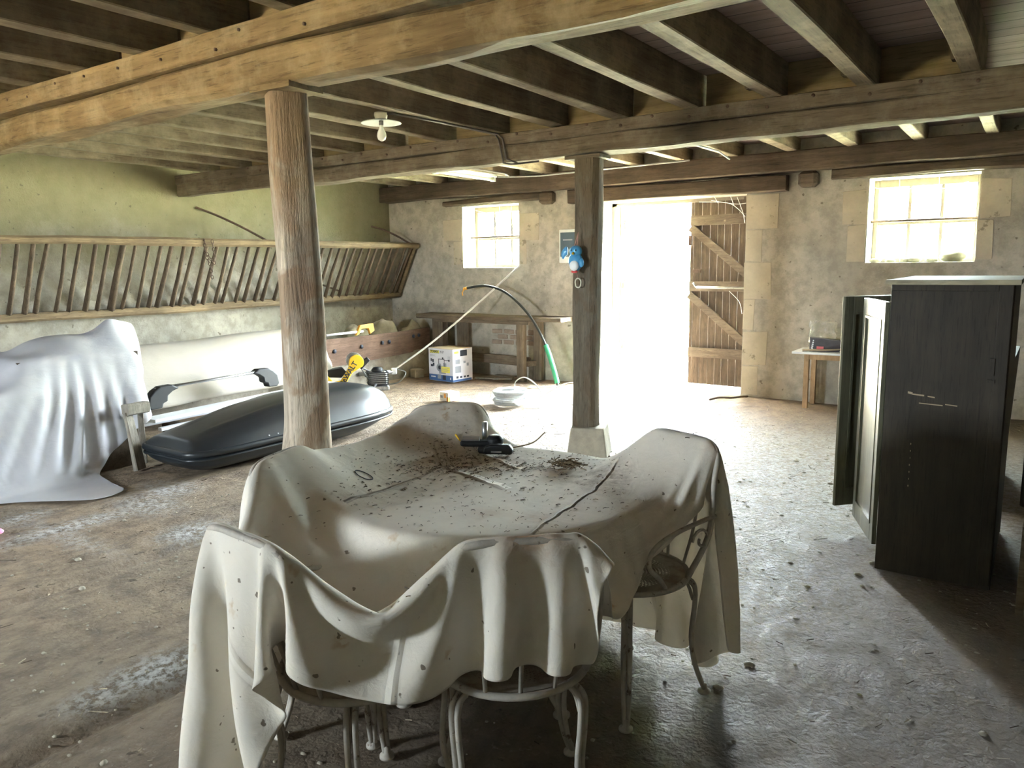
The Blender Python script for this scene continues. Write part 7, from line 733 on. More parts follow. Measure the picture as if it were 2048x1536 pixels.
M['beam'] = wood('hewn_oak', (.13, .085, .04), (.36, .26, .13), 'X', dust=((.42, .35, .22), .4))
M['beam_grey'] = wood('weathered_oak_beam', (.085, .065, .042), (.225, .175, .12), 'X', dust=((.27, .23, .17), .4))
M['joist'] = wood('sawn_joist', (.12, .09, .055), (.31, .25, .16), 'Y', dust=((.38, .33, .23), .4))
M['board'] = wood('infill_board', (.17, .12, .06), (.40, .30, .16), 'X')
M['rack'] = wood('rack_wood', (.12, .08, .045), (.34, .25, .14), 'Y', sc=1.5)
M['slat'] = wood('slat_wood', (.075, .052, .032), (.21, .15, .095), 'Z', sc=2)
M['bench'] = wood('bench_wood', (.10, .075, .05), (.27, .215, .15), 'X', sc=2)
M['benchleg'] = wood('bench_leg_wood', (.10, .075, .05), (.27, .215, .15), 'Z', sc=2)
M['door'] = wood('door_plank_wood', (.07, .05, .034), (.19, .14, .095), 'Z', sc=2)
M['ledge'] = wood('door_ledge_wood', (.12, .09, .065), (.27, .215, .155), 'X', sc=2)
M['pine'] = wood('pale_pine', (.42, .28, .15), (.62, .44, .26), 'Z', sc=3, bump=.15)
M['grey_wood'] = wood('grey_split_wood', (.16, .14, .11), (.40, .36, .30), 'Z', sc=2.5)
M['trough'] = wood('rusty_trough_board', (.11, .065, .045), (.27, .17, .12), 'Y', sc=2)
M['lintel'] = wood('old_lintel', (.07, .052, .036), (.19, .145, .10), 'X', sc=1.5)


def post_mat(name, dark, light, red, sc):
    t = NT(name); v = t.coord((5 * sc, 5 * sc, .35 * sc)); g = t.noise(v, 3, 9, .7, .5); fine = t.noise(v, 18, 5, .7)
    c = t.ramp(g, [(.3, dark), (.55, tuple((a + b) / 2 for a, b in zip(dark, light))), (.7, light)])
    c = t.mix(t.ramp(t.noise(t.coord((1, 1, .6)), 2.6, 5, .6, .8), [(.47, 0.0), (.53, .85)]), c, red)
    c = t.mix(t.ramp(fine, [(.36, .6), (.45, 0.0)]), c, tuple(q * .3 for q in dark))
    t.bump(t.math('ADD', t.math('MULTIPLY', g, .6), t.math('MULTIPLY', fine, .4)), 1.0, .02)
    return t.set(c, .85, 0, .25)


M['post'] = post_mat('hewn_post_wood', (.24, .19, .14), (.72, .63, .50), (.30, .205, .13), 1)
M['post_grey'] = post_mat('grey_post_wood', (.10, .085, .06), (.24, .20, .15), (.14, .105, .07), 1.2)


def plaster(name, base, dark, lichen, upper_tone=None):
    t = NT(name); v = t.coord()
    n1 = t.noise(v, .9, 6, .62, .4); n2 = t.noise(v, 6, 8, .7); n3 = t.noise(v, 40, 6, .75)
    c = t.mix(t.ramp(n1, [(.35, 0.0), (.66, 1.0)]), base, dark)
    c = t.mix(t.ramp(n2, [(.40, .6), (.58, 0.0)]), c, tuple(q * .66 for q in dark))
    c = t.mix(t.ramp(t.noise(v, 2.3, 7, .7), [(.55, 0.0), (.72, .6)]), c, lichen)
    if upper_tone:      # olive tone on the upper part of the wall, paler plaster below
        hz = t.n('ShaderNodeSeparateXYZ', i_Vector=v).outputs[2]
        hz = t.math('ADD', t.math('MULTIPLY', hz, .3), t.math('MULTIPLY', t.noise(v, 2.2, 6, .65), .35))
        c = t.mix(t.ramp(hz, [(.62, 0.0), (.78, .8)]), c, upper_tone)
    c = t.mix(t.ramp(t.noise(v, 14, 3, .5), [(.68, 0.0), (.72, .7)]), c, (.12, .10, .07))
    t.bump(t.math('ADD', t.math('MULTIPLY', n2, .6), t.math('MULTIPLY', n3, .4)), .8, .02)
    return t.set(c, .95, 0, .15)


M['wall'] = plaster('lime_plaster', (.59, .545, .455), (.42, .385, .31), (.63, .59, .51))
M['wall_left'] = plaster('left_plaster', (.47, .43, .355), (.33, .30, .235), (.51, .47, .40), (.215, .195, .10))
M['stone'] = plain('dressed_limestone', (.54, .48, .36), .95, var=.16, sc=5, bump=.3, bd=.01, spots=((.30, .26, .19), 9, .62), spec=.15)
M['plinth'] = plain('cast_stone', (.42, .38, .30), .95, var=.22, sc=14, bump=.5, bd=.008, spec=.2)
M['pebble'] = plain('sill_stone', (.33, .31, .22), .9, var=.3, sc=12, bump=.4, bd=.006)
M['deck'] = None
t = NT('ceiling_boards')
v = t.coord((1, 1, 1))
br = t.n('ShaderNodeTexBrick', i_Vector=v, i_Color1=(.27, .20, .18, 1), i_Color2=(.34, .26, .23, 1), i_Mortar=(.10, .08, .07, 1), i_Scale=1.0)
br.inputs['Mortar Size'].default_value = .006; br.inputs['Brick Width'].default_value = 3.4; br.inputs['Row Height'].default_value = .17
gn = t.noise(t.coord((.6, 6, 6)), 3, 8, .7)
c = t.mix(t.ramp(gn, [(.3, .55), (.6, 0.0)]), br.outputs[0], (.15, .11, .095)); t.bump(gn, .4, .006); M['deck'] = t.set(c, .9, 0, .2)

# floor: packed earth and worn concrete; the lime patches are where the mesh says (attribute lime)
t = NT('packed_earth_floor')
v = t.coord()
n1 = t.noise(v, .55, 5, .6, .3); n2 = t.noise(t.coord((1.6, 1, 1)), 5.5, 9, .72, .2); n3 = t.noise(v, 38, 8, .75)
vo = t.n('ShaderNodeTexVoronoi', i_Vector=t.mix(.12, v, t.n('ShaderNodeTexNoise', i_Vector=v, i_Scale=20.0).outputs[1]), i_Scale=26.0).outputs[0]
c = t.mix(t.ramp(n1, [(.38, 0.0), (.62, 1.0)]), (.36, .265, .18), (.27, .22, .16))
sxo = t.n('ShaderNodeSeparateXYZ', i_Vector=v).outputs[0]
falloff = t.math('ADD', t.math('MULTIPLY', sxo, -.104), t.math('MULTIPLY', n1, .48))   # browner to the left; light falloff put into the colour, dimmer right
c = t.mix(t.ramp(falloff, [(.30, .62), (.56, 0.0)]), c, (.15, .13, .10))
c = t.mix(t.ramp(falloff, [(.48, 0.0), (.78, .5)]), c, (.47, .355, .25))
c = t.mix(t.ramp(n2, [(.38, .85), (.58, 0.0)]), c, (.14, .10, .068))
c = t.mix(t.ramp(n3, [(.58, 0.0), (.72, .55)]), c, (.50, .44, .36))
c = t.mix(t.ramp(t.noise(v, 13, 4, .6), [(.66, 0.0), (.71, .8)]), c, (.085, .06, .04))
at = t.n('ShaderNodeAttribute', attribute_name='lime').outputs[2]
lm = t.math('MULTIPLY', at, t.ramp(t.noise(v, 30, 8, .8), [(.44, 0.0), (.53, 1.0)]))
c = t.mix(lm, c, (.72, .70, .68))
hgt = t.math('ADD', t.math('ADD', t.math('MULTIPLY', n2, .9), t.math('MULTIPLY', n3, .45)), t.math('ADD', t.math('MULTIPLY', vo, -.35), t.math('MULTIPLY', lm, .25)))
t.bump(hgt, 1.0, .035)
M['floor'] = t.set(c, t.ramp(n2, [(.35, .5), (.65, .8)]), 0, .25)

# the dust sheets
def sheet(name, col, grime, dirt_s, seams=(), trans=.25, stains=True, tucks=()):
    t = NT(name); v = t.coord(); n = t.noise(v, 3.0, 6, .6)
    c = t.mix(t.ramp(n, [(.35, 0.0), (.75, 1.0)]), col, tuple(q * .90 for q in col))
    if stains:
        c = t.mix(t.math('MULTIPLY', t.ramp(t.noise(v, 8.0, 4, .55), [(.66, 0.0), (.74, .8)]), t.ramp(t.noise(v, 25.0, 2, .5), [(.45, 0.0), (.5, 1.0)])), c, (.50, .33, .16))
        c = t.mix(t.ramp(t.noise(v, 34.0, 2, .5), [(.71, 0.0), (.735, .85)]), c, (.16, .12, .08))
        at = t.n('ShaderNodeAttribute', attribute_name='grime').outputs[2]
        c = t.mix(t.math('MULTIPLY', at, t.ramp(t.noise(v, 14.0, 8, .75), [(.42, 0.0), (.62, .9)])), c, grime)
        rs = t.n('ShaderNodeAttribute', attribute_name='rust').outputs[2]
        c = t.mix(t.math('MULTIPLY', rs, t.ramp(t.noise(v, 30.0, 4, .6), [(.35, .4), (.6, 1.0)])), c, (.45, .22, .07))
    uv = t.n('ShaderNodeTexCoord').outputs['UV']; sx = t.n('ShaderNodeSeparateXYZ', i_Vector=uv).outputs
    hs = t.math('MULTIPLY', t.noise(v, 420, 2, .5), .05)
    os_ = t.n('ShaderNodeSeparateXYZ', i_Vector=v).outputs
    low = t.ramp(os_[2], [(.68, 1.0), (.72, 0.0)]); high = t.ramp(os_[2], [(.69, 0.0), (.73, 1.0), (.77, 1.0), (.80, 0.0)])
    tk = None
    for (ax, ay), (bx_, by_), wd, st_ in tucks:      # stitched tucks and the raised fold across the table top
        L_ = math.hypot(bx_ - ax, by_ - ay); dx, dy = (bx_ - ax) / L_, (by_ - ay) / L_
        X_ = t.math('SUBTRACT', os_[0], ax); Y_ = t.math('SUBTRACT', os_[1], ay)
        al = t.math('ADD', t.math('MULTIPLY', X_, dx), t.math('MULTIPLY', Y_, dy))
        wob = t.math('MULTIPLY', t.math('SUBTRACT', t.noise(v, 9, 2, .5), .5), .035)
        pe = t.math('ABSOLUTE', t.math('ADD', t.math('SUBTRACT', t.math('MULTIPLY', X_, -dy), t.math('MULTIPLY', Y_, -dx)), wob))
        on = t.math('MULTIPLY', t.math('MULTIPLY', t.math('GREATER_THAN', al, 0.0), t.math('LESS_THAN', al, L_)), high)
        rd_ = t.math('MULTIPLY', t.ramp(t.math('DIVIDE', pe, wd * 2), [(0.0, 1.0), (.3, .75), (1.0, 0.0)]), on)
        ln_ = t.math('MULTIPLY', t.ramp(t.math('DIVIDE', pe, wd * 3), [(.30, 0.0), (.40, 1.0), (.55, 0.0)]), on)
        c = t.mix(t.math('MULTIPLY', ln_, .5 * st_), c, (.30, .24, .17))
        ga = t.math('MULTIPLY', t.math('MULTIPLY', t.ramp(t.math('DIVIDE', pe, .16), [(0.0, 1.0), (1.0, 0.0)]), on), t.noise(t.n('ShaderNodeCombineXYZ', i_X=t.math('MULTIPLY', al, 26.0), i_Y=t.math('MULTIPLY', pe, 5.0)).outputs[0], 1.0, 3, .6))
        e_ = t.math('ADD', t.math('MULTIPLY', rd_, st_), t.math('MULTIPLY', ga, .55 * st_))
        tk = e_ if tk is None else t.math('ADD', tk, e_)
    for s0 in seams:
        d = t.math('ABSOLUTE', t.math('SUBTRACT', sx[0], s0))
        ln = t.ramp(d, [(0.0, 1.0), (.0035, .7), (.006, 0.0)])
        ln = t.math('MULTIPLY', ln, low)
        c = t.mix(t.math('MULTIPLY', t.math('MULTIPLY', t.ramp(d, [(.0045, 0.0), (.006, 1.0), (.0085, 0.0)]), low), .55), c, (.30, .24, .18))
        hs = t.math('ADD', hs, ln)
    wr = t.noise(t.coord((1, .35, 1)), 22.0, 4, .6, .6)
    h = t.math('ADD', hs, t.math('MULTIPLY', wr, .8))
    nb = t.bump(h, .6, .009)
    if tk is not None: t.bump(tk, 1.0, .016, nb)
    t.set(c, .9, 0, .15)
    tr = t.n('ShaderNodeBsdfTranslucent'); t.l(c, tr.inputs[0])
    mx = t.n('ShaderNodeMixShader', i_Fac=trans); t.l(t.b.outputs[0], mx.inputs[1]); t.l(tr.outputs[0], mx.inputs[2]); t.l(mx.outputs[0], t.out.inputs[0])
    return t.m


M['cloth'] = sheet('cotton_dust_sheet', (.84, .79, .70), (.25, .20, .14), 1, (.295, .66), .2, True,
                   (((-.24, -.515), (-.30, .10), .006, .8), ((.42, -.38), (.33, .40), .006, .9), ((-.56, .34), (-.30, .10), .018, 1.2), ((-.30, .10), (.09, -.04), .014, 1.1), ((-.42, .40), (-.02, .22), .012, .8)))
M['sheet'] = sheet('white_dust_sheet', (.62, .62, .65), (.4, .35, .3), 1, (), .2, False)
M['tarp'] = sheet('cream_cover', (.50, .46, .39), (.4, .35, .3), 1, (), .1, False)

M['iron'] = plain('flaking_white_iron', (.46, .42, .36), .6, 0, .2, 30, .4, .002, spots=((.16, .11, .08), 22, .60))
M['black'] = plain('black_plastic', (.008, .009, .010), .55, bump=.05)
M['roofbox'] = plain('textured_black_shell', (.018, .022, .025), .36, var=.12, sc=20, bump=.10, bd=.002, spots=((.16, .16, .15), 60, .76))
M['alu'] = plain('brushed_aluminium', (.62, .63, .65), .32, .9, .1, 30, .05)
M['white'] = plain('white_laminate', (.78, .80, .83), .4, 0, .05, 6, .03)
M['chrome'] = plain('grey_metal', (.34, .35, .35), .35, .8, .3, 30, .1)
M['yellow'] = plain('yellow_plastic', (.85, .55, .03), .42, 0, .06, 12, .05)
M['orange'] = plain('orange_plastic', (.80, .40, .06), .5, 0, .1, 12, .05)
M['ward'] = wood('dark_stained_panel', (.026, .021, .015), (.062, .049, .034), 'Z', sc=1.5, rough=.6, bump=.12)
M['ward_top'] = wood('pale_wood_top', (.30, .26, .17), (.62, .57, .42), 'X', sc=1.5, rough=.7)  # yellowish and much paler than the side panels
M['ward_panel'] = wood('green_grey_panel', (.10, .10, .07), (.22, .21, .14), 'Z', sc=1.5, rough=.35, bump=.12)
M['card'] = plain('white_card', (.68, .69, .74), .6, 0, .06, 6, .05)
M['card_side'] = plain('shaded_card_side', (.60, .56, .52), .7, 0, .1, 6, .05)
M['blue'] = plain('blue_print', (.05, .13, .32), .6, 0, .05, 6, 0)
M['ink'] = plain('dark_ink', (.03, .035, .05), .7, 0, .1, 6, 0)
M['ink_grey'] = plain('grey_ink', (.30, .33, .38), .7, 0, .1, 6, 0)
M['sticker'] = plain('yellow_sticker', (.85, .78, .12), .6, 0, .05, 6, 0)
M['kraft'] = plain('brown_card', (.42, .33, .22), .85, 0, .1, 6, .05)
M['rust'] = plain('rusty_iron', (.13, .085, .06), .75, .3, .3, 30, .4, .002)
M['green'] = plain('green_sleeve', (.05, .36, .17), .5, 0, .1, 12, .05)
M['bird'] = plain('blue_toy_plastic', (.07, .33, .62), .3, 0, .08, 12, .02)
M['birdwhite'] = plain('white_toy_plastic', (.85, .88, .9), .35, 0, .03, 12, .02)
M['red'] = plain('red_plastic', (.65, .08, .08), .4, 0, .05, 12, .02)
M['cord'] = plain('pink_cord', (.45, .25, .22), .8, 0, .1, 30, .1)
M['enamel'] = plain('white_enamel', (.75, .78, .74), .35, 0, .06, 12, .02)
M['porcelain'] = plain('cream_porcelain', (.66, .64, .50), .4, 0, .06, 12, .02)
M['bulb'] = plain('opal_bulb_glass', (.86, .86, .78), .2, 0, .02, 12, 0)
M['conduit'] = plain('dark_conduit', (.10, .085, .075), .6, 0, .15, 12, .05)
M['greyplastic'] = plain('grey_plastic', (.42, .43, .42), .5, 0, .08, 12, .02)
M['fusecover'] = plain('smoked_cover', (.10, .14, .17), .2, 0, .08, 12, .02)
M['sack'] = plain('jute_sack', (.33, .29, .21), .95, 0, .2, 14, .5, .006)
M['twig'] = plain('straw_and_twigs', (.26, .20, .12), .95, 0, .35, 30, .2)
M['straw'] = plain('dry_straw', (.50, .43, .30), .95, 0, .3, 30, .2)
M['leafdark'] = plain('dry_debris', (.10, .075, .05), .95, 0, .3, 30, .2)
M['web'] = plain('dusty_web', (.80, .80, .76), .9, 0, .05, 30, 0)
M['pink'] = plain('pink_fabric', (.75, .25, .42), .8, 0, .1, 12, .1)
M['wire'] = plain('white_cable', (.66, .66, .62), .5, 0, .05, 12, .02)
M['hose'] = plain('black_hose', (.03, .035, .03), .45, 0, .1, 12, .05)
M['brick'] = plain('crumbling_brick', (.36, .28, .21), .95, 0, .25, 14, .5, .01)
M['grass'] = plain('sunlit_grass', (.40, .41, .25), .95, 0, .3, 6, .5, .03, spots=((.62, .60, .45), 1.6, .50))
M['gravel'] = plain('sandy_yard', (.62, .52, .34), .95, 0, .2, 6, .5, .02)
M['foliage'] = plain('hedge_leaves', (.25, .33, .15), .8, 0, .35, 8, .2)
M['bark'] = plain('bark', (.2, .15, .1), .9, 0, .3, 12, .4)
M['frame'] = plain('window_paint', (.24, .20, .15), .7, 0, .2, 14, .2)
M['book'] = plain('dark_box_print', (.07, .065, .075), .5, 0, .2, 20, .05)


def glass(name, tint, haze):
    t = NT(name); tr = t.n('ShaderNodeBsdfTransparent', i_Color=(*tint, 1)); g = t.n('ShaderNodeBsdfGlossy', i_Roughness=.08)
    d = t.n('ShaderNodeBsdfTranslucent', i_Color=(.8, .8, .75, 1))
    m1 = t.n('ShaderNodeMixShader', i_Fac=.06); t.l(tr.outputs[0], m1.inputs[1]); t.l(g.outputs[0], m1.inputs[2])
    m2 = t.n('ShaderNodeMixShader', i_Fac=t.ramp(t.noise(t.coord(), 7, 5, .6), [(.35, haze * .4), (.7, haze)])); t.l(m1.outputs[0], m2.inputs[1]); t.l(d.outputs[0], m2.inputs[2])
    t.l(m2.outputs[0], t.out.inputs[0]); return t.m


M['glass'] = glass('dusty_glass', (.86, .9, .86), .02)
M['film'] = glass('plastic_film', (.95, .97, 1), .35)

# punched iron seat: concentric rows of small holes
t = NT('punched_iron_seat')
v = t.n('ShaderNodeTexCoord').outputs['Object']; sx = t.n('ShaderNodeSeparateXYZ', i_Vector=v).outputs
r = t.math('SQRT', t.math('ADD', t.math('MULTIPLY', sx[0], sx[0]), t.math('MULTIPLY', sx[1], sx[1])))
th = t.math('ARCTAN2', sx[1], sx[0]); row = t.math('FRACT', t.math('MULTIPLY', r, 85.0))
col = t.math('FRACT', t.math('ADD', t.math('MULTIPLY', th, 60 / (2 * PI)), t.math('MULTIPLY', t.math('FLOOR', t.math('MULTIPLY', r, 85.0)), .5)))
hole = t.math('MULTIPLY', t.math('MULTIPLY', t.math('GREATER_THAN', row, .42), t.math('GREATER_THAN', col, .45)),
              t.math('MULTIPLY', t.math('GREATER_THAN', r, .055), t.math('LESS_THAN', r, .15)))
n = t.noise(t.coord(), 12, 7, .7)
t.set(t.mix(t.ramp(n, [(.45, 0.0), (.62, .8)]), (.46, .42, .35), (.26, .19, .13)), .65)
tr = t.n('ShaderNodeBsdfTransparent'); mx = t.n('ShaderNodeMixShader', i_Fac=hole)
t.l(t.b.outputs[0], mx.inputs[1]); t.l(tr.outputs[0], mx.inputs[2]); t.l(mx.outputs[0], t.out.inputs[0])
M['seat'] = t.m
XL, XR, YB, YF = -8.35, 3.6, 8.85, -2.7
ZD = 2.84           # underside of the boards
# ---------------- floor with its long drainage grooves
def floor_h(x, y):
    h = .012 * noise.noise(Vector((x * .8, y * .8, 0))) + .006 * noise.noise(Vector((x * 3, y * 3, 4)))
    for gx, y0, y1, w, d in ((-3.96, -3, 9.4, .035, .035), (-2.6, -3, 4.0, .04, .035), (-2.93, 6.2, 9.2, .09, .016)):
        if y0 < y < y1:
            q = (x - gx - .03 * noise.noise(Vector((y * .9, gx, 0)))) / w
            if abs(q) < 3: h -= d * math.exp(-q * q)
    return h - .012


xs = np.concatenate([np.arange(-8.9, -5.2, .12), np.arange(-5.2, .6, .035), np.arange(.6, 4.1, .15)])
ys = np.concatenate([np.arange(-3.2, .6, .15), np.arange(.6, 5.6, .045), np.arange(5.6, 9.40, .06)])
b = MB(); b.smooth = True
vs = [(x, y, floor_h(x, y)) for y in ys for x in xs]; nx = len(xs)
b.add(vs, [(j * nx + i, j * nx + i + 1, (j + 1) * nx + i + 1, (j + 1) * nx + i) for j in range(len(ys) - 1) for i in range(nx - 1)])
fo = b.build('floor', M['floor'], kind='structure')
lime = fo.data.attributes.new('lime', 'FLOAT', 'POINT')
LP = [(-2.76, 1.53, .10, .16, 1.3), (-2.72, 1.72, .09, .14, 1.3), (-2.76, 1.30, .08, .12, .8), (-4.12, 2.55, .12, .16, 1.2), (-5.04, 2.98, .16, .16, 1), (-4.85, 2.70, .25, .14, .8), (-4.85, 2.22, .10, .40, .9), (-5.3, 2.1, .1, .15, .8),
      (-4.7, 2.1, .5, .07, .5), (-5.2, 3.0, .2, .12, .4), (-2.2, 3.6, 1.2, .8, .28), (-1.2, 5.8, 1.6, 1.6, .3), (-1.0, 3.6, .5, .8, .25)]
val = []
for x, y, z in vs:
    a = 0
    for cx, cy, rx, ry, k in LP:
        q = ((x - cx) / rx) ** 2 + ((y - cy) / ry) ** 2
        if q < 4: a = max(a, k * math.exp(-q * .9))
    val.append(a)
lime.data.foreach_set('value', val)

# ---------------- back wall with two windows and the doorway
def wall_with_holes(name, x0, x1, y0, y1, z1, holes, mat):
    b = MB(); xsx = sorted({x0, x1, *[h[0] for h in holes], *[h[1] for h in holes]})
    for a, c in zip(xsx[:-1], xsx[1:]):
        hs = sorted([h for h in holes if h[0] <= a and h[1] >= c], key=lambda h: h[2]); z = -.05
        for h in hs:
            if h[2] > z: b.box((a, y0, z), (c, y1, h[2]))
            z = h[3]
        b.box((a, y0, z), (c, y1, z1))
    return b.build(name, mat, kind='structure')


W1 = (-6.93, -5.96, 1.51, 2.37); W2 = (-1.575, -.585, 1.515, 2.375); DO = (-4.72, -2.85, -.05, 2.31)
wb = wall_with_holes('wall_back', XL - .4, XR + .4, YB, YB + .5, ZD + .3, [W1, DO, W2], M['wall'])
tag(wb, 'plastered back wall')
b = MB(); b.box((XL - .45, YF - .4, -.05), (XL, YB, ZD + .3)); b.build('wall_left', M['wall_left'], kind='structure')
b = MB(); b.box((XR, YF - .4, -.05), (XR + .4, YB, ZD + .3)); b.build('wall_right', M['wall'], kind='structure')
wall_with_holes('wall_front', XL, XR, YF - .4, YF, ZD + .3, [(-4.7, -3.9, 1.1, 1.85)], M['wall'])
b = MB(); b.box((XL - .5, YF - .5, ZD), (XR + .5, YB + .6, ZD + .12)); b.build('ceiling', M['deck'], kind='structure')

# dressed stones let into the plaster around the openings
def stones(items, seed):
    for k, (x0, x1, z0, z1) in enumerate(items):
        q = MB(); rr = random.Random(seed + k); j = lambda: rr.uniform(-.012, .012)
        q.hexa([(x0 + j(), YB - .006, z0 + j()), (x1 + j(), YB - .006, z0 + j()), (x1 + j(), YB + .1, z0), (x0 + j(), YB + .1, z0),
                (x0 + j(), YB - .006, z1 + j()), (x1 + j(), YB - .006, z1 + j()), (x1, YB + .1, z1), (x0, YB + .1, z1)])
        # hexa expects bottom ring first
        q.build('quoin_stone', M['stone'], parent=wb, bevel=.004)


stones([(-2.845, -2.50, 1.90, 2.285), (-2.845, -2.66, 1.545, 1.89), (-2.845, -2.54, 1.13, 1.535), (-2.845, -2.72, .76, 1.12), (-2.845, -2.56, .36, .75), (-2.845, -2.66, .02, .35),
        (-4.90, -4.725, 1.75, 2.3), (-4.86, -4.725, 1.3, 1.74), (-4.92, -4.725, .9, 1.29), (-4.86, -4.725, .45, .89), (-4.90, -4.725, .02, .44)], 5)
stones([(-7.28, -6.935, 1.90, 2.2), (-7.1, -6.935, 1.56, 1.89), (-5.955, -5.63, 1.88, 2.24), (-5.955, -5.83, 1.55, 1.87),
        (-1.82, -1.58, 1.92, 2.27), (-1.76, -1.58, 1.53, 1.91), (-.58, -.32, 1.93, 2.30), (-.58, -.44, 1.54, 1.92)], 40)
# patch of bare bricks where the render fell off, behind the bench
q = MB(); rr = random.Random(3)
for r_ in range(3):
    for c_ in range(4 - r_ % 2):
        x = -6.35 + c_ * .2 + (r_ % 2) * .1 + rr.uniform(-.01, .01); z = .47 + r_ * .075
        q.obox((x, YB + .0, z), (.17, .03, .06), ry=rr.uniform(-.05, .05), ch=.008)
q.build('bare_bricks', M['brick'], parent=wb)

# ---------------- timbers
TB = 'structural timbers of the ceiling'
def beam_thing(name, label, parts, loc, cat='beam'):
    t = thing(name, label, cat, loc)
    for pn, bd, mt in parts: bd.build(pn, mt, parent=t)
    return t


def at(b_, *a, **k):
    b_.timber(*a, **k); return b_


near = MB().timber((XL - .1, 2.405, 2.415), (XR + .1, 2.405, 2.415), .20, .155, .22, .012, 3, .022, warp=.035)
cap = MB().timber((XL - .1, 2.39, 2.552), (XR + .1, 2.39, 2.552), .26, .112, .3, .004, 5, .006, warp=.01)
t = thing('ceiling_beam', 'massive pale hewn oak beam nearest the camera, resting on the thick bright post', 'beam', (XL, 2.4, 2.33))
near.build('hewn_beam', M['beam'], parent=t); cap.build('cap_plank', M['beam'], parent=t)
q = MB(); rr = random.Random(12)
for k in range(26):
    q.lathe([(0, -.004), (.007, -.002), (.007, .01)], (XL + 1.5 + k * .33 + rr.uniform(-.1, .1), 2.262, 2.552 + rr.uniform(-.03, .03)), 6, 'Y')
q.build('nail_heads', M['rust'], parent=t)

mid = MB().timber((XL - .1, 5.43, 2.45), (XR + .1, 5.43, 2.45), .19, .14, .22, .010, 13, .014, warp=.02)
capm = MB().timber((XL - .1, 5.42, 2.562), (XR + .1, 5.42, 2.562), .20, .095, .3, .004, 15, .005, warp=.008)
t = thing('ceiling_beam', 'long darker beam across the middle of the barn, carried by the slim grey post', 'beam', (XL, 5.4, 2.38))
mid.build('hewn_beam', M['beam_grey'], parent=t); capm.build('cap_plank', M['beam_grey'], parent=t)
q = MB(); rr = random.Random(2)
for k in range(34):
    q.lathe([(0, -.003), (.011, -.002), (.011, .01)], (XL + 1.0 + k * .29 + rr.uniform(-.05, .05), 5.318, 2.57 + (.018 if k % 2 else -.018)), 7, 'Y')
q.build('bolt_heads', M['rust'], parent=t)

MB().timber((XL - .1, 8.76, 2.60), (XR + .1, 8.76, 2.60), .22, .215, .25, .008, 23, .012, warp=.015).build(
    'wall_plate_beam', M['lintel'], label='dark timber running along the top of the back wall above door and windows', cat='beam')
MB().timber((-5.12, 8.80, 2.395), (-2.39, 8.80, 2.385), .16, .165, .25, .006, 33, .010).build(
    'door_lintel', M['lintel'], label='thick dark timber lintel right above the open barn door', cat='lintel')
MB().timber((-7.2, 8.79, 2.415), (-5.42, 8.79, 2.44), .11, .085, .2, .010, 35, .02).build(
    'window_lintel', M['lintel'], label='thin dark log over the small window left of the slim post', cat='lintel')
MB().timber((-1.93, 8.80, 2.44), (.25, 8.80, 2.44), .13, .12, .2, .010, 37, .02).build(
    'window_lintel', M['lintel'], label='rough dark timber over the window above the wardrobe', cat='lintel')
for x, lab in ((-5.47, 'sawn beam end sticking out of the wall right of the small window'), (-2.17, 'rounded beam end sticking out of the wall between door and right window')):
    MB().obox((x, 8.80, 2.41), (.20, .16, .17), ch=.035).build('beam_end', M['lintel'], label=lab, cat='beam end')

ordw = ['first', 'second', 'third', 'fourth', 'fifth', 'sixth', 'seventh', 'eighth', 'ninth', 'tenth', 'eleventh', 'twelfth', 'thirteenth', 'fourteenth', 'fifteenth', 'sixteenth', 'seventeenth', 'eighteenth', 'nineteenth', 'twentieth']


def joists(xr0, dx, n, y0, y1, zb, w, bay, group, seed, extra=()):
    k0 = 0
    for k in range(n):
        x = xr0 - dx * k - w / 2
        if x < XL + .05: break
        lab = '%s joist from the right in the %s' % (ordw[k0].capitalize() if False else ordw[k0], bay)
        MB().timber((x, y0, (zb + ZD) / 2), (x, y1, (zb + ZD) / 2), w, ZD - zb + .004, .3, .005, seed + k, .006, warp=.012).build(
            'ceiling_joist', M['joist'], label=lab, cat='joist', group=group)
        k0 += 1
    return k0


joists(-.386 + .56 * 0, .56, 14, 2.30, 5.50, 2.612, .108, 'middle bay between the two long beams', 'joists of the middle bay', 100)
joists(-3.18 + .56 * 1, .56, 10, YF, 2.46, 2.612, .108, 'front bay at the top left of the photo', 'joists of the front bay', 150)
joists(-.45, .607, 13, 5.36, 8.80, 2.70, .105, 'far bay next to the back wall', 'joists of the far bay', 200)
# infill boards standing on the two beams between the joists
for k in range(13):
    x1 = -.386 - .108 - .56 * k + .0; x0 = x1 - .452
    if x0 < XL: x0 = XL
    if x1 < XL + .1: break
    MB().box((x0 + .004, 5.44, 2.607), (x1 - .004, 5.465, ZD)).build('infill_board', M['board'], label='board closing the gap above the middle beam, %s gap from the right' % ordw[k], cat='board', group='infill boards above the middle beam')
for k in range(9):
    x1 = -3.18 + .56 - .108 - .56 * k; x0 = x1 - .452
    if x1 < XL + .1: break
    MB().box((max(x0, XL) + .004, 2.475, 2.612), (x1 - .004, 2.50, ZD)).build('infill_board', M['board'], label='board closing the gap above the near beam, %s gap from the right' % ordw[k], cat='board', group='infill boards above the near beam')

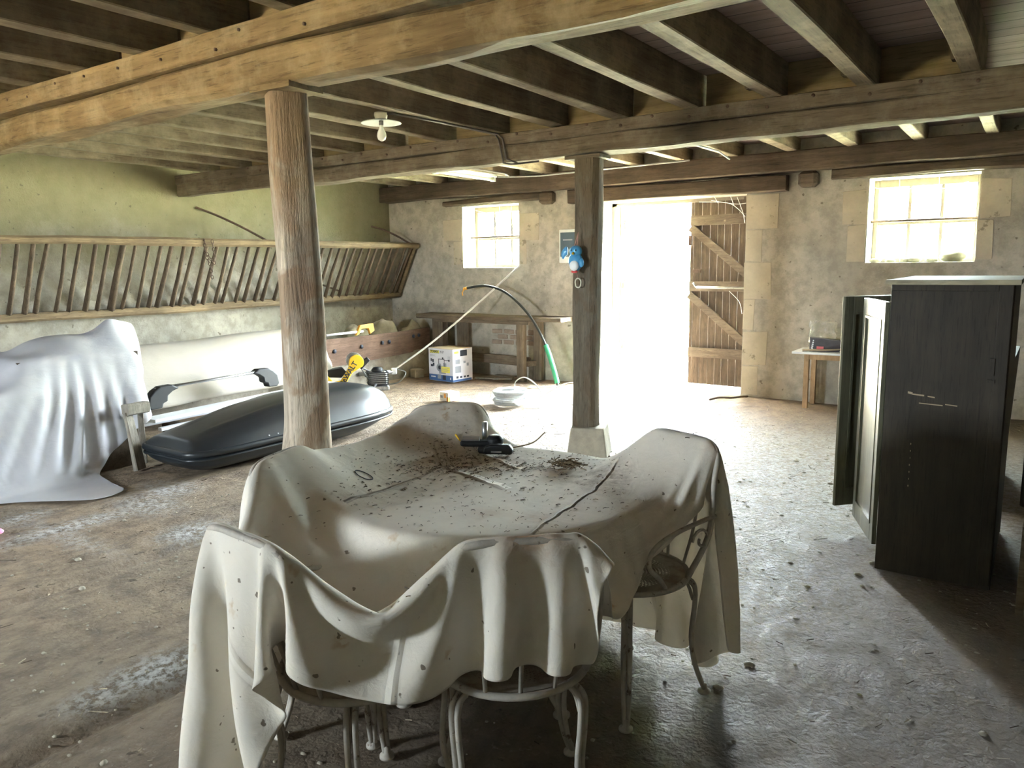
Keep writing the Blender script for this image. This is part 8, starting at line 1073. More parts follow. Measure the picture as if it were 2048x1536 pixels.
# ---------------- posts
t = thing('wooden_post', 'thick pale hewn oak post carrying the near beam, behind the table', 'post', (-2.87, 2.42, 0))
b = MB(); sg = 18; n = 34; vs = []
for i in range(n):
    q_ = i / (n - 1); z = 2.318 * q_
    R0 = .120 - .022 * q_ + (.02 * math.exp(-((z - .45) / .13) ** 2))
    for k in range(sg):
        a = 2 * PI * k / sg
        # squarish hewn section with flats that wander
        a2 = a + .5; sq = 1 / max(abs(math.cos(a2)), abs(math.sin(a2))); rr_ = R0 * (1 + .75 * (min(sq, 1.32) - 1.15))
        rr_ *= 1 + .12 * noise.noise(Vector((math.cos(a) * 1.3, math.sin(a) * 1.3, z * 1.1))) + .05 * noise.noise(Vector((math.cos(a) * 4, math.sin(a) * 4, z * 3)))
        if z < .8: rr_ += .03 * math.exp(-((z - .62) / .12) ** 2) * max(0, math.cos(a + 1.9))
        vs.append((-2.872 + rr_ * math.cos(a) + .012 * math.sin(z * 2), 2.42 + rr_ * math.sin(a), z))
b.smooth = True
b.add(vs, [(i * sg + k, i * sg + (k + 1) % sg, (i + 1) * sg + (k + 1) % sg, (i + 1) * sg + k) for i in range(n - 1) for k in range(sg)])
b.smooth = False; b.add([vs[-sg + k] for k in range(sg)], [tuple(range(sg))])
b.build('shaft', M['post'], parent=t, sub=1)
MB().obox((-2.86, 2.40, 2.332), (.25, .20, .026), rz=.05).build('wedge_board', M['beam'], parent=t, label='reddish packing board under the beam')

b = MB().timber((-3.035, 5.455, .20), (-3.0, 5.46, 2.378), .17, .205, .18, .012, 61, .03, up=(1, 0, 0))
t = thing('wooden_post', 'slim dark grey post on a stone block, with a blue bird toy hung on it', 'post', (-3.03, 5.455, .2))
b.build('shaft', M['post_grey'], parent=t)
MB().box((-3.17, 5.36, 2.352), (-2.86, 5.54, 2.378)).build('head_board', M['beam_grey'], parent=t)
b = MB(); c0 = (-3.0, 5.46)
def ringp(w, z, rz=.35): return [(c0[0] + (w * sx_) * math.cos(rz) - (w * sy_) * math.sin(rz), c0[1] + (w * sx_) * math.sin(rz) + (w * sy_) * math.cos(rz), z) for sx_, sy_ in ((-1, -1), (1, -1), (1, 1), (-1, 1))]
b.hexa(ringp(.165, -.01) + ringp(.135, .235))
b.build('stone_block', M['plinth'], label='tapered pale stone block under the slim post', cat='stone block', bevel=.01)

# ---------------- windows
def window(name, h, seed):
    x0, x1, z0, z1 = h; y = 9.16
    f = MB(); w = .045
    f.box((x0, y, z0), (x0 + w, y + .05, z1)); f.box((x1 - w, y, z0), (x1, y + .05, z1)); f.box((x0 + w, y, z0), (x1 - w, y + .05, z0 + w)); f.box((x0 + w, y, z1 - w - .03), (x1 - w, y + .05, z1))
    fo_ = f.build(name, M['frame'], kind='structure', bevel=.004); tag(fo_, 'painted timber window frame')
    for k in (1, 2):
        xx = x0 + w + (x1 - x0 - 2 * w) * k / 3
        MB().box((xx - .016, y + .012, z0 + w), (xx + .016, y + .036, z1 - w - .03)).build('glazing_bar', M['frame'], parent=fo_)
    zz = (z0 + z1) / 2 - .02
    MB().box((x0 + w, y + .010, zz - .017), (x1 - w, y + .038, zz + .017)).build('glazing_bar', M['frame'], parent=fo_)
    for k in range(3):
        for j in range(2):
            a = x0 + w + (x1 - x0 - 2 * w) * k / 3; c = x0 + w + (x1 - x0 - 2 * w) * (k + 1) / 3
            lo, hi = ((z0 + w, zz) if j == 0 else (zz, z1 - w - .03))
            MB().box((a + .01, y + .022, lo + .009), (c - .01, y + .026, hi - .009)).build('window_pane', M['glass'], parent=fo_)
    MB().tube([(x0 - .02, y - .12, zz + .02), (x1 + .02, y - .12, zz + .02)], .014, 8).build('iron_bar', M['rust'], parent=fo_)
    return fo_


window('window_1', W1, 1); window('window_2', W2, 2)
for k, (x, s) in enumerate(((-1.50, .06), (-1.36, .05), (-1.22, .055), (-1.13, .07), (-.97, .055), (-.78, .13))):
    MB().blob((x, 8.98, 1.515 + s * .38), (s, s * .7, s * .42), k + 3, .35, 12, 9, .9).build('sill_stone', M['pebble'],
        label=('large flat stone, biggest on the right window sill' if k == 5 else 'small stone on the right window sill, %s from the left' % ordw[k]), cat='stone', group='stones on the window sill')

# ---------------- barn door leaves
def leaf(name, hinge, ang, W, H, seed, mirror=1):
    """planked leaf with ledges and two braces; local x from the hinge to the free edge"""
    R = Matrix.Rotation(ang, 3, 'Z'); o = Vector(hinge); P = []
    b = MB(); rr = random.Random(seed); x = 0
    while x < W - .01:
        w = min(rr.uniform(.085, .11), W - x)
        if W - x - w < .03: w = W - x
        b.hexa([o + R @ Vector(p) for p in [(x + .002, 0, 0), (x + w - .002, 0, 0), (x + w - .002, .028, 0), (x + .002, .028, 0),
                (x + .002, 0, H), (x + w - .002, 0, H), (x + w - .002, .028, H), (x + .002, .028, H)]]); x += w
    d = b.build(name, M['door'], kind='structure'); tag(d, 'planked barn door leaf')
    def bar(nm, z0, z1, hh=.12):
        q = MB(); yy = .028 if mirror == 1 else -.028; a = Vector((.01, yy, z0)); c = Vector((W - .01, yy, z1)); u = (c - a).normalized(); v = Vector((-u.z, 0, u.x)) * hh / 2
        q.hexa([o + R @ p for p in [a - v, c - v, c - v + Vector((0, .034 * mirror, 0)), a - v + Vector((0, .034 * mirror, 0)), a + v, c + v, c + v + Vector((0, .034 * mirror, 0)), a + v + Vector((0, .034 * mirror, 0))]])
        q.build(nm, M['ledge'], parent=d)
    bar('ledge', .40, .40); bar('ledge', 1.22, 1.22); bar('ledge', 2.02, 2.02)
    bar('brace', .50, 1.12, .09); bar('brace', 1.32, 1.94, .09)
    return d


dl = leaf('door_1', (-2.86, 9.22, .03), PI - .06, .80, 2.27, 4)
dr = leaf('door_2', (-4.66, 9.34, .03), PI / 2 + .12, .95, 2.27, 9, -1)
q = MB().tube([(-2.86, 9.12, 1.235), (-3.52, 9.10, 1.245)], .014, 8); q.tube([(-3.52, 9.10, 1.245), (-3.56, 9.10, 1.30)], .012, 6); q.tube([(-2.86, 9.12, 1.235), (-2.82, 9.05, 1.235)], .016, 6)
q.build('door_bar', M['chrome'], parent=dl, label='pale iron bar across the leaf')
q = MB(); q.box((-3.60, 9.17, 1.42), (-3.50, 9.20, 1.46)); q.box((-3.66, 9.17, 1.75), (-3.62, 9.21, 1.87)); q.build('latch', M['rust'], parent=dl)
b = MB(); b.box((-4.72, 9.20, -.03), (-4.66, 9.28, 2.31)); b.box((-2.91, 9.26, -.03), (-2.85, 9.32, 2.31)); b.box((-4.72, 9.2, 2.27), (-2.85, 9.28, 2.31))
b.build('trim_1', M['frame'], kind='structure')
# ---------------- hay rack on the left wall
RX0, RZ0, RX1, RZ1 = -7.76, 1.835, -8.16, 1.105
t = thing('hay_rack', 'long wooden slatted hay rack leaning out from the left wall', 'hay rack', (-8.0, 2.4, 1.05))
MB().timber((RX0, 1.6, RZ0), (RX0, 8.80, RZ0 + .01), .085, .085, .3, .006, 70, .022, warp=.015).build('top_rail', M['rack'], parent=t)
MB().timber((RX1, 1.6, RZ1 - .01), (RX1, 8.80, RZ1 + .01), .085, .085, .3, .008, 71, .02, warp=.02).build('bottom_rail', M['rack'], parent=t)
rr = random.Random(5); y = 1.75; k = 0
while y < 8.72 and k < 60:
    wide = .065 if k in (18,) else rr.uniform(.034, .050)
    dy = rr.uniform(-.02, .03)
    a = Vector((RX1, y + dy, RZ1)); c = Vector((RX0, y + dy * .3, RZ0)); m = (a + c) / 2 + Vector((rr.uniform(-.012, .012), rr.uniform(-.01, .01), 0))
    q = MB(); q.tube([a, m, c], [wide * .6, wide * .5, wide * .45], 6); q.build('slat', M['slat'], parent=t)
    y += rr.uniform(.132, .152); k += 1
MB().tube([(RX0 - .02, 8.76, RZ0), (RX1, 8.78, RZ1)], .035, 8).build('end_bar', M['rack'], parent=t)

# iron stays from the wall to the top rail
for (y0, lab) in ((5.62, 'long thin iron stay from wall to rack, left of the thick post'), (8.62, 'short iron stay from wall to rack, in the far corner')):
    if y0 < 6:
        p = catmull([(XL + .01, 5.55, 2.27), (-8.2, 5.75, 2.17), (-7.98, 5.95, 2.02), (-7.80, 6.12, 1.875)], 6)
    else:
        p = catmull([(XL + .01, 8.45, 2.14), (-8.15, 8.52, 2.08), (-7.95, 8.60, 1.98), (-7.79, 8.68, 1.875)], 6)
    MB().tube(p, .014, 7).build('iron_stay', M['rust'], label=lab, cat='iron rod')
# loose stick behind the slats
MB().tube([(-8.05, 6.75, 1.45), (-8.2, 7.6, 1.22)], .013, 6).build('stick', M['slat'], label='thin stick caught behind the rack slats right of the thick post', cat='stick')

# chain looped over the top rail
def chain(name, pts, r, link, mat, **k):
    P = [Vector(p) for p in pts]; b = MB(); path = []
    for a, c in zip(P[:-1], P[1:]):
        n = max(1, int((c - a).length / link))
        for i in range(n): path.append((a.lerp(c, (i + .5) / n), (c - a).normalized()))
    for i, (p, d) in enumerate(path):
        s_ = d.orthogonal().normalized() if i % 2 else d.cross(d.orthogonal()).normalized()
        ring = [p + d * math.cos(2 * PI * j / 10) * link * .68 + s_ * math.sin(2 * PI * j / 10) * link * .38 for j in range(11)]
        b.tube(ring, r, 5, cap=False)
    return b.build(name, mat, **k)


chain('chain', [(-7.80, 5.20, 1.885), (-7.705, 5.21, 1.86), (-7.70, 5.20, 1.72), (-7.70, 5.26, 1.58), (-7.70, 5.27, 1.44)], .0045, .034, M['rust'], label='rusty chain hanging over the top rail of the hay rack', cat='chain')
chain('chain', [(-7.695, 5.19, 1.76), (-7.69, 5.30, 1.60), (-7.69, 5.31, 1.74), (-7.70, 5.30, 1.87)], .0045, .034, M['rust'], label='small chain loop beside the longer chain on the rack', cat='chain')

# ---------------- feeding trough along the wall
b = MB(); b.box((XL + .012, 1.4, -.03), (-7.36, 8.80, .36)); b.build('feeding_trough', M['wall_left'], label='low masonry feeding trough along the left wall under the rack', cat='trough', bevel=.01)
b = MB()
pts = [(y_, .33 + .03 * math.sin(y_ * .8), .66 + .012 * math.sin(y_ * 1.3 + 1)) for y_ in np.linspace(6.42, 8.62, 14)]
vs = []; 
for y_, z0, z1 in pts:
    xx = -7.31 - .05 * max(0, (y_ - 7.2)) ** 2
    vs += [(xx, y_, z0), (xx, y_, z1), (xx - .05, y_, z1), (xx - .05, y_, z0)]
n = len(pts)
b.add(vs, [(i * 4 + k_, i * 4 + 4 + k_, i * 4 + 4 + (k_ + 1) % 4, i * 4 + (k_ + 1) % 4) for i in range(n - 1) for k_ in range(4)] + [(0, 1, 2, 3), (4 * n - 1, 4 * n - 2, 4 * n - 3, 4 * n - 4)])
tb = b.build('trough_board', M['trough'], label='brown trough board with round holes running to the back corner', cat='board')
q = MB()
for y_, z in ((6.66, .50), (7.13, .515), (7.52, .53), (7.66, .53), (8.20, .56), (8.33, .565)):
    xx = -7.31 - .05 * max(0, (y_ - 7.2)) ** 2
    q.lathe([(.0, .0), (.026, .0), (.026, .012)], (xx + .0035, y_, z), 14, 'X')
q.build('peg_hole', M['ink'], parent=tb, label='dark round peg holes')

# sacks lying behind the board
for c, r, sd, lab in (((-7.83, 8.05, .54), (.2, .30, .25), 4, 'pale folded jute sack leaning in the trough near the corner'),
                      ((-7.60, 8.45, .46), (.16, .24, .25), 6, 'rolled jute sack lying on the trough end by the bench'),
                      ((-7.90, 7.60, .50), (.18, .22, .24), 9, 'dark slumped sack behind the orange saw')):
    MB().blob(c, r, sd, .45, 18, 12, .8, 2.4).build('sack', M['sack'], label=lab, cat='sack', sub=1)

# long padded cover lying on the trough (left of the thick post)
b = MB(); b.smooth = True; n = 46; m = 20; y0, y1 = 3.55, 6.36; vs = []
for i in range(n):
    q_ = i / (n - 1); y_ = y0 + (y1 - y0) * q_
    e = (1 - (2 * q_ - 1) ** 10) ** .5 if 0 < q_ < 1 else .05
    for k_ in range(m):
        a = 2 * PI * k_ / m
        ca, sa = math.cos(a), math.sin(a)
        rx = .17 * (abs(ca) ** .6) * (1 if ca > 0 else -1); rz = .30 * (abs(sa) ** .55) * (1 if sa > 0 else -1)
        w = 1 + .05 * noise.noise(Vector((y_ * 2.5, ca * 2, sa * 2))) + .05 * math.sin(sa * 26 + .4) * (1 if q_ > .38 else .3) + .03 * noise.noise(Vector((y_ * 14, ca, sa * 3))) * (1.6 if q_ < .3 else .5)
        vs.append((-7.17 + rx * w * (.35 + .65 * e) - .15 * sa, y_, .50 + .055 * (q_) + rz * (.5 + .5 * e) * (1 + .02 * math.sin(y_ * 5))))
b.add(vs, [(i * m + k_, (i + 1) * m + k_, (i + 1) * m + (k_ + 1) % m, i * m + (k_ + 1) % m) for i in range(n - 1) for k_ in range(m)] + [tuple(range(m)), tuple(range(n * m - 1, (n - 1) * m - 1, -1))])
b.build('padded_cover', M['tarp'], label='long cream padded bundle lying against the wall behind the roof box', cat='cover', sub=1)

# orange bow saw handle and white bar in the trough
t = thing('hand_saw', 'tool with a white bar and an orange handle lying on the trough board', 'saw', (-7.36, 7.0, .66))
MB().tube([(-7.40, 6.55, .70), (-7.38, 7.24, .705)], .016, 8).build('bar', M['white'], parent=t)
q = MB(); q.prism([(7.10, .66), (7.18, .79), (7.42, .80), (7.44, .70), (7.36, .66), (7.33, .74), (7.2, .74), (7.16, .67)], -7.40, -7.36, 'YZ'); q.build('handle', M['orange'], parent=t, bevel=.008)
MB().obox((-7.40, 6.55, .69), (.06, .13, .07), ch=.015).build('end_cap', M['black'], parent=t)

# white boards lying behind the roof box
for k_, (x, z, y0_, y1_, w, lab) in enumerate(((-6.52, .24, 3.70, 5.9, .20, 'white board on top, behind the black roof box'), (-6.42, .155, 3.75, 5.6, .055, 'narrow white slat poking out below the white board'), (-6.62, .185, 3.66, 5.7, .12, 'white board with dark edge at the bottom of the stack'))):
    q = MB(); q.obox((x, (y0_ + y1_) / 2, z), (w, y1_ - y0_, .03), rx=.02, rz=-.02 * (k_ - 1)); q.build('board', M['white'], label=lab, cat='board', bevel=.004)
MB().box((-6.72, 3.95, -.01), (-6.35, 4.05, .135)).build('wood_block', M['lintel'], label='dark block under the near end of the white boards', cat='block')
MB().box((-6.72, 5.35, -.01), (-6.35, 5.45, .135)).build('wood_block', M['lintel'], label='dark block under the far end of the white boards', cat='block')

# roof rack bar with black feet, standing on the boards
t = thing('roof_rack_bar', 'silver car roof bar with two black feet behind the roof box', 'roof bar', (-6.62, 4.6, .25))
a, c = Vector((-6.62, 3.85, .47)), Vector((-6.60, 5.12, .50))
q = MB(); q.tube([a, c], .022, 10, flat=.6); q.build('bar', M['alu'], parent=t)
q = MB(); q.box((-6.628, 3.9, .478), (-6.612, 5.08, .489)); q.build('rubber_strip', M['black'], parent=t)
for yy, zz, s in ((3.90, .47, 1), (5.06, .50, -1)):
    q = MB(); q.prism([(yy - .15 * s, zz - .15), (yy - .13 * s, zz - .06), (yy - .08 * s, zz - .01), (yy - .02 * s, zz + .022), (yy + .10 * s, zz + .026), (yy + .17 * s, zz - .012), (yy + .10 * s, zz - .035), (yy + .05 * s, zz - .07), (yy + .045 * s, zz - .12), (yy + .0 * s, zz - .135), (yy - .01 * s, zz - .175), (yy - .12 * s, zz - .18)], -6.66, -6.57, 'YZ')
    q.build('foot', M['black'], parent=t, bevel=.012)

# ---------------- roof box
t = thing('roof_box', 'large black car roof box lying on the floor left of the thick post', 'roof box', (-5.45, 4.35, 0), 0)
def rb_section(q_):
    """half width, seam height, lid height along the length (q from nose to tail)"""
    hw = .42 * (1 - (1 - min(1, q_ / .22)) ** 2.6 * .20) * (1 - max(0, (q_ - .72) / .28) ** 2.2 * .30)
    lid = .17 + .07 * min(1, q_ / .03) ** .5 + .215 * (math.sin(min(1, q_ / .66) * PI / 2) ** 1.05) * (1 - max(0, (q_ - .80) / .2) ** 2.6 * .55)
    if q_ < .04: lid = .17 + (lid - .17) * (q_ / .04) ** .5
    bot = .0 + .09 * (1 - min(1, q_ / .10)) ** 2 + .13 * max(0, (q_ - .72) / .28) ** 1.6
    return hw, lid, bot


def rbpt(q_, x, z):   # place: nose at the near left, tail by the wall end
    y_ = 3.22 + 2.20 * q_; cx = -5.48 + .04 * q_ + .0 * q_
    return (cx + x, y_, z)


def plan_round(q_):
    return (.76 + .24 * math.sqrt(max(0, 1 - (1 - min(1, q_ / .06)) ** 2))) * (.80 + .20 * math.sqrt(max(0, 1 - (1 - min(1, (1 - q_) / .05)) ** 2)))


N = 52
lid = MB(); lid.smooth = True; base = MB(); base.smooth = True; vl = []; vb = []; rim = MB(); rim.smooth = True; vr = []
SEC = 25
for i in range(N):
    q_ = .5 - .5 * math.cos(PI * i / (N - 1)); hw, lz, bz = rb_section(q_); sz = .172 + .012 * q_
    hw2 = hw * plan_round(q_)
    for k_ in range(SEC):
        u = -1 + 2 * k_ / (SEC - 1)
        prof = (1 - abs(u) ** 3.2) ** .62
        h = (lz - sz - .012) * prof
        # pressed ridges on the lid
        h += .012 * math.exp(-((abs(u) - .62 + .25 * (1 - min(1, q_ / .6))) / .05) ** 2) * (q_ > .08) * (q_ < .93) * min(1, (q_ - .08) / .1)
        h -= .012 * math.exp(-((abs(u) - .84) / .03) ** 2) * (q_ > .3) * min(1, (q_ - .3) / .1)
        vl.append(rbpt(q_, hw2 * .985 * u, sz + .014 + max(0, h)))
        pb = (1 - abs(u) ** 4) ** .5
        st = .02 * (1 if abs(u) > .93 else 0)
        vb.append(rbpt(q_, hw2 * u * .99, sz - .012 - (sz - .012 - bz) * pb))
    for k_ in range(10):
        a = 2 * PI * k_ / 10
        vr.append(None)
F = [(i * SEC + k_, i * SEC + k_ + 1, (i + 1) * SEC + k_ + 1, (i + 1) * SEC + k_) for i in range(N - 1) for k_ in range(SEC - 1)]
lid.add(vl, F + [tuple(range(SEC - 1, -1, -1)), tuple(range((N - 1) * SEC, N * SEC))])
base.add(vb, [f[::-1] for f in F] + [tuple(range(SEC)), tuple(range(N * SEC - 1, (N - 1) * SEC - 1, -1))])
lid.build('lid', M['roofbox'], parent=t); base.build('base_shell', M['roofbox'], parent=t)
edge = []
for i in range(N): q_ = .5 - .5 * math.cos(PI * i / (N - 1)); hw, _, _ = rb_section(q_); edge.append(rbpt(q_, hw * plan_round(q_), .172 + .012 * q_))
for i in range(N - 1, -1, -1): q_ = .5 - .5 * math.cos(PI * i / (N - 1)); hw, _, _ = rb_section(q_); edge.append(rbpt(q_, -hw * plan_round(q_), .172 + .012 * q_))
edge.append(edge[0]); rim.tube(edge, .019, 8, cap=False, flat=1.3); rim.build('seam_rim', M['roofbox'], parent=t)
edge2 = [(x * 1.0, y_, z - .045) for x, y_, z in edge]; MB().tube(edge2, .012, 7, cap=False).build('lower_rib', M['roofbox'], parent=t)
q = MB()
for q_ in (.30, .34, .83, .87):
    hw, _, _ = rb_section(q_); p = rbpt(q_, hw * .955, .215); q.lathe([(0, .006), (.006, .004), (.007, -.004)], p, 8, 'X')
q.build('rivet', M['alu'], parent=t)

# ---------------- sheet-covered pile on the left
def decode(s, r, c):
    return np.array(s, dtype=np.int64).reshape(3, r, c).transpose(1, 2, 0).cumsum(0).cumsum(1) / 1000.0


def cloth_obj(name, data, r, c, mat, label, cat, thick=.0025, attrs=None, origin=None):
    Q = decode(data, r, c); P = Q.reshape(-1, 3).copy(); P[:, 2] = np.maximum(P[:, 2], .004)
    b = MB(); b.smooth = True
    b.add(P.tolist(), [(i * c + j, i * c + j + 1, (i + 1) * c + j + 1, (i + 1) * c + j) for i in range(r - 1) for j in range(c - 1)])
    o = b.build(name, mat, label=label, cat=cat, origin=origin)
    uv = o.data.uv_layers.new(name='UVMap'); li = np.empty(len(o.data.loops), np.int32); o.data.loops.foreach_get('vertex_index', li)
    uu = (li % c) / (c - 1); vv = (li // c) / (r - 1)
    uv.data.foreach_set('uv', np.stack([uu, vv], 1).ravel())
    for an, fn in (attrs or {}).items():
        at_ = o.data.attributes.new(an, 'FLOAT', 'POINT'); at_.data.foreach_set('value', fn(P).astype(np.float32))
    b_ = o.modifiers.new('u', 'SUBSURF'); b_.levels = 2; b_.render_levels = 2
    b_ = o.modifiers.new('s', 'SOLIDIFY'); b_.thickness = thick; b_.offset = -1
    return o, Q


cloth_obj('dust_sheet', LEFT_DATA, LEFT_R, LEFT_C, M['sheet'], 'white dust sheet draped over a pile of furniture at the left edge', 'dust sheet')
# what it covers
MB().box((-6.73, 2.47, -.01), (-5.975, 3.36, .905)).build('storage_chest', M['lintel'], label='tall chest hidden under the white dust sheet on the left', cat='chest')
MB().box((-6.58, 1.45, -.01), (-5.93, 2.455, .66)).build('storage_chest', M['lintel'], label='low chest hidden under the left end of the white dust sheet', cat='chest')
MB().blob((-6.3, 2.93, .905), (.28, .34, .145), 2, .02, 18, 8, .02).build('cushion', M['sack'], label='round cushion making a dome under the white dust sheet', cat='cushion')
MB().tube([(-6.33, 3.345, .905), (-6.33, 3.345, 1.13)], .02, 8).tube([(-6.28, 3.30, 1.135), (-6.38, 3.55, 1.075)], .018, 8).build('stand', M['rust'], label='upright stand pushing up the peak of the white dust sheet', cat='stand')
# trestle sticking out below the sheet
t = thing('trestle', 'old grey wooden trestle sticking out from under the white sheet', 'trestle', (-5.82, 3.25, 0))
MB().timber((-5.80, 3.12, .475), (-5.83, 3.31, .475), .085, .075, .2, .01, 81, .01).build('crosspiece', M['grey_wood'], parent=t)
MB().timber((-5.81, 3.14, .455), (-5.75, 3.17, .0), .085, .03, .1, .008, 82, .006, taper=1.25).build('leg', M['grey_wood'], parent=t)
MB().timber((-5.87, 3.28, .455), (-5.92, 3.30, .0), .05, .045, .1, .006, 83, .006).build('leg', M['grey_wood'], parent=t)
MB().timber((-5.315, 2.0, .03), (-5.50, 1.9, .035), .06, .05, .1, .008, 85, .01).build('wood_offcut', M['lintel'], label='dark wood offcut on the floor at the left edge', cat='offcut')
MB().blob((-5.02, 1.845, .03), (.05, .045, .028), 3, .4, 12, 8, .8).build('pink_rag', M['pink'], label='pink scrap of fabric on the floor at the left edge', cat='rag')
def text(name, s, size, loc, rot, mat, parent, ext=.0008, align='CENTER', sx=1.0, bold=0.0):
    cu = bpy.data.curves.new(name, 'FONT'); cu.body = s; cu.size = size; cu.extrude = ext; cu.align_x = align; cu.align_y = 'CENTER'; cu.offset = bold
    tmp = bpy.data.objects.new('tmp', cu); COL.objects.link(tmp)
    dg = bpy.context.evaluated_depsgraph_get(); me = bpy.data.meshes.new_from_object(tmp.evaluated_get(dg)); bpy.data.objects.remove(tmp)
    R = Matrix(rot) if not isinstance(rot, Matrix) else rot
    T = Matrix.Translation(Vector(loc) - WO[parent.name]) @ R.to_4x4() @ Matrix.Diagonal((sx, 1, 1, 1))
    me.transform(T); me.materials.clear(); me.materials.append(mat)
    o = bpy.data.objects.new(name, me); COL.objects.link(o); o.parent = parent; WO[o.name] = WO[parent.name]
    return o


def frame(xdir, ydir):
    x = Vector(xdir).normalized(); y = Vector(ydir); y = (y - x * y.dot(x)).normalized(); z = x.cross(y)
    return Matrix((x, y, z)).transposed()


# ---------------- workbench
t = thing('workbench', 'old dark wooden workbench against the back wall under the small window', 'workbench', (-6.3, 8.6, 0))
b = MB().timber((-7.50, 8.60, .835), (-5.05, 8.60, .835), .34, .06, .2, .006, 91, .012, warp=.008); b.build('worktop', M['bench'], parent=t)
MB().timber((-7.16, 8.56, -.01), (-7.16, 8.56, .81), .13, .19, .2, .005, 92, .012, up=(1, 0, 0)).build('leg', M['benchleg'], parent=t)
MB().timber((-6.88, 8.74, -.01), (-6.88, 8.74, .81), .05, .20, .2, .004, 93, .006, up=(1, 0, 0)).build('leg', M['benchleg'], parent=t)
MB().timber((-5.72, 8.52, -.01), (-5.72, 8.52, .81), .085, .12, .2, .005, 94, .010, up=(1, 0, 0)).build('leg', M['benchleg'], parent=t)
MB().timber((-5.60, 8.76, -.01), (-5.60, 8.76, .81), .085, .12, .2, .005, 95, .010, up=(1, 0, 0)).build('leg', M['benchleg'], parent=t)
MB().timber((-7.1, 8.70, .26), (-5.68, 8.66, .24), .045, .13, .2, .004, 96, .006).build('stretcher', M['bench'], parent=t)
MB().timber((-5.70, 8.60, .22), (-5.62, 8.72, .22), .05, .07, .1, .004, 97, .006).build('side_rail', M['bench'], parent=t)
MB().timber((-7.20, 8.45, .785), (-5.55, 8.45, .785), .03, .05, .2, .003, 98, .004).build('apron', M['bench'], parent=t)

# ---------------- hose, rod, sleeve
t = thing('hose', 'stiff black hose arching over the workbench with a green sleeve at its lower end', 'hose', (-5.1, 8.4, 0))
hp = catmull([(-6.60, 8.50, 1.235), (-6.42, 8.50, 1.262), (-6.22, 8.49, 1.262), (-5.95, 8.47, 1.19), (-5.66, 8.42, 1.02), (-5.42, 8.38, .80), (-5.23, 8.35, .52), (-5.10, 8.32, .24), (-5.02, 8.30, .02)], 8)
MB().tube(hp, .017, 10).build('pipe', M['hose'], parent=t)
MB().tube(hp[-17:-1], .033, 12).build('sleeve', M['green'], parent=t, label='green foam sleeve')
q = MB().tube([(-6.60, 8.50, 1.235), (-6.66, 8.50, 1.222)], .02, 8); q.tube([(-6.66, 8.50, 1.22), (-6.69, 8.50, 1.17), (-6.68, 8.50, 1.13)], .009, 6)
q.build('copper_fitting', M['orange'], parent=t, label='orange fitting')
MB().tube(catmull([(-7.02, 7.42, .19), (-6.70, 7.80, .52), (-6.28, 8.28, 1.02), (-5.90, 8.76, 1.53)], 8), [.013] * 24 + [.011], 8).build('long_rod', M['wire'],
    label='long pale flexible rod leaning from the floor up to the small window', cat='rod')
t = thing('pipe_end', 'grey metal tube with a white socket lying on the floor behind the saw', 'pipe', (-7.2, 7.2, .1))
MB().tube([(-7.35, 7.10, .15), (-7.02, 7.40, .17)], .028, 10).build('tube', M['chrome'], parent=t)
MB().obox((-7.02, 7.42, .175), (.08, .08, .085), rz=.8, ch=.012).build('socket', M['enamel'], parent=t)
MB().tube(catmull([(-7.30, 7.16, .12), (-7.1, 7.30, .02), (-6.95, 7.42, .03), (-6.90, 7.52, .15), (-7.0, 7.46, .2)], 6), .007, 6).build('cable', M['chrome'], parent=t)

# ---------------- printed carton of a grinding machine
A = Vector((-6.89, 7.98, 0)); u = Vector((.955, -.03, 0)).normalized(); W_, D_, H_ = .47, .37, .44
u = Vector((1, -.12, 0)).normalized(); v = Vector((.12, 1, 0)).normalized()
t = thing('carton', 'white and blue printed machine carton on the floor in front of the workbench', 'box', A)
def bp(a, c, z): return A + u * a + v * c + Vector((0, 0, z))
q = MB(); q.hexa([bp(0, 0, 0), bp(W_, 0, 0), bp(W_, D_, 0), bp(0, D_, 0), bp(0, 0, H_), bp(W_, 0, H_), bp(W_, D_, H_), bp(0, D_, H_)]); q.build('box_body', M['card'], parent=t)
q = MB(); q.hexa([bp(-.002, -.002, H_), bp(W_ + .002, -.002, H_), bp(W_ + .002, D_, H_), bp(-.002, D_, H_), bp(0, 0, H_ + .004), bp(W_, 0, H_ + .004), bp(W_, D_, H_ + .004), bp(0, D_, H_ + .004)]); q.build('lid_flaps', M['kraft'], parent=t)
def pl(nm, a0, a1, z0, z1, mt, side='f', th=.0012):
    q = MB(); e = -th
    if side == 'f': c = [bp(a0, e, z0), bp(a1, e, z0), bp(a1, .0, z0), bp(a0, .0, z0), bp(a0, e, z1), bp(a1, e, z1), bp(a1, .0, z1), bp(a0, .0, z1)]
    else: c = [bp(W_, a0, z0), bp(W_ + th, a0, z0), bp(W_ + th, a1, z0), bp(W_, a1, z0), bp(W_, a0, z1), bp(W_ + th, a0, z1), bp(W_ + th, a1, z1), bp(W_, a1, z1)]
    q.hexa(c); return q.build(nm, mt, parent=t)


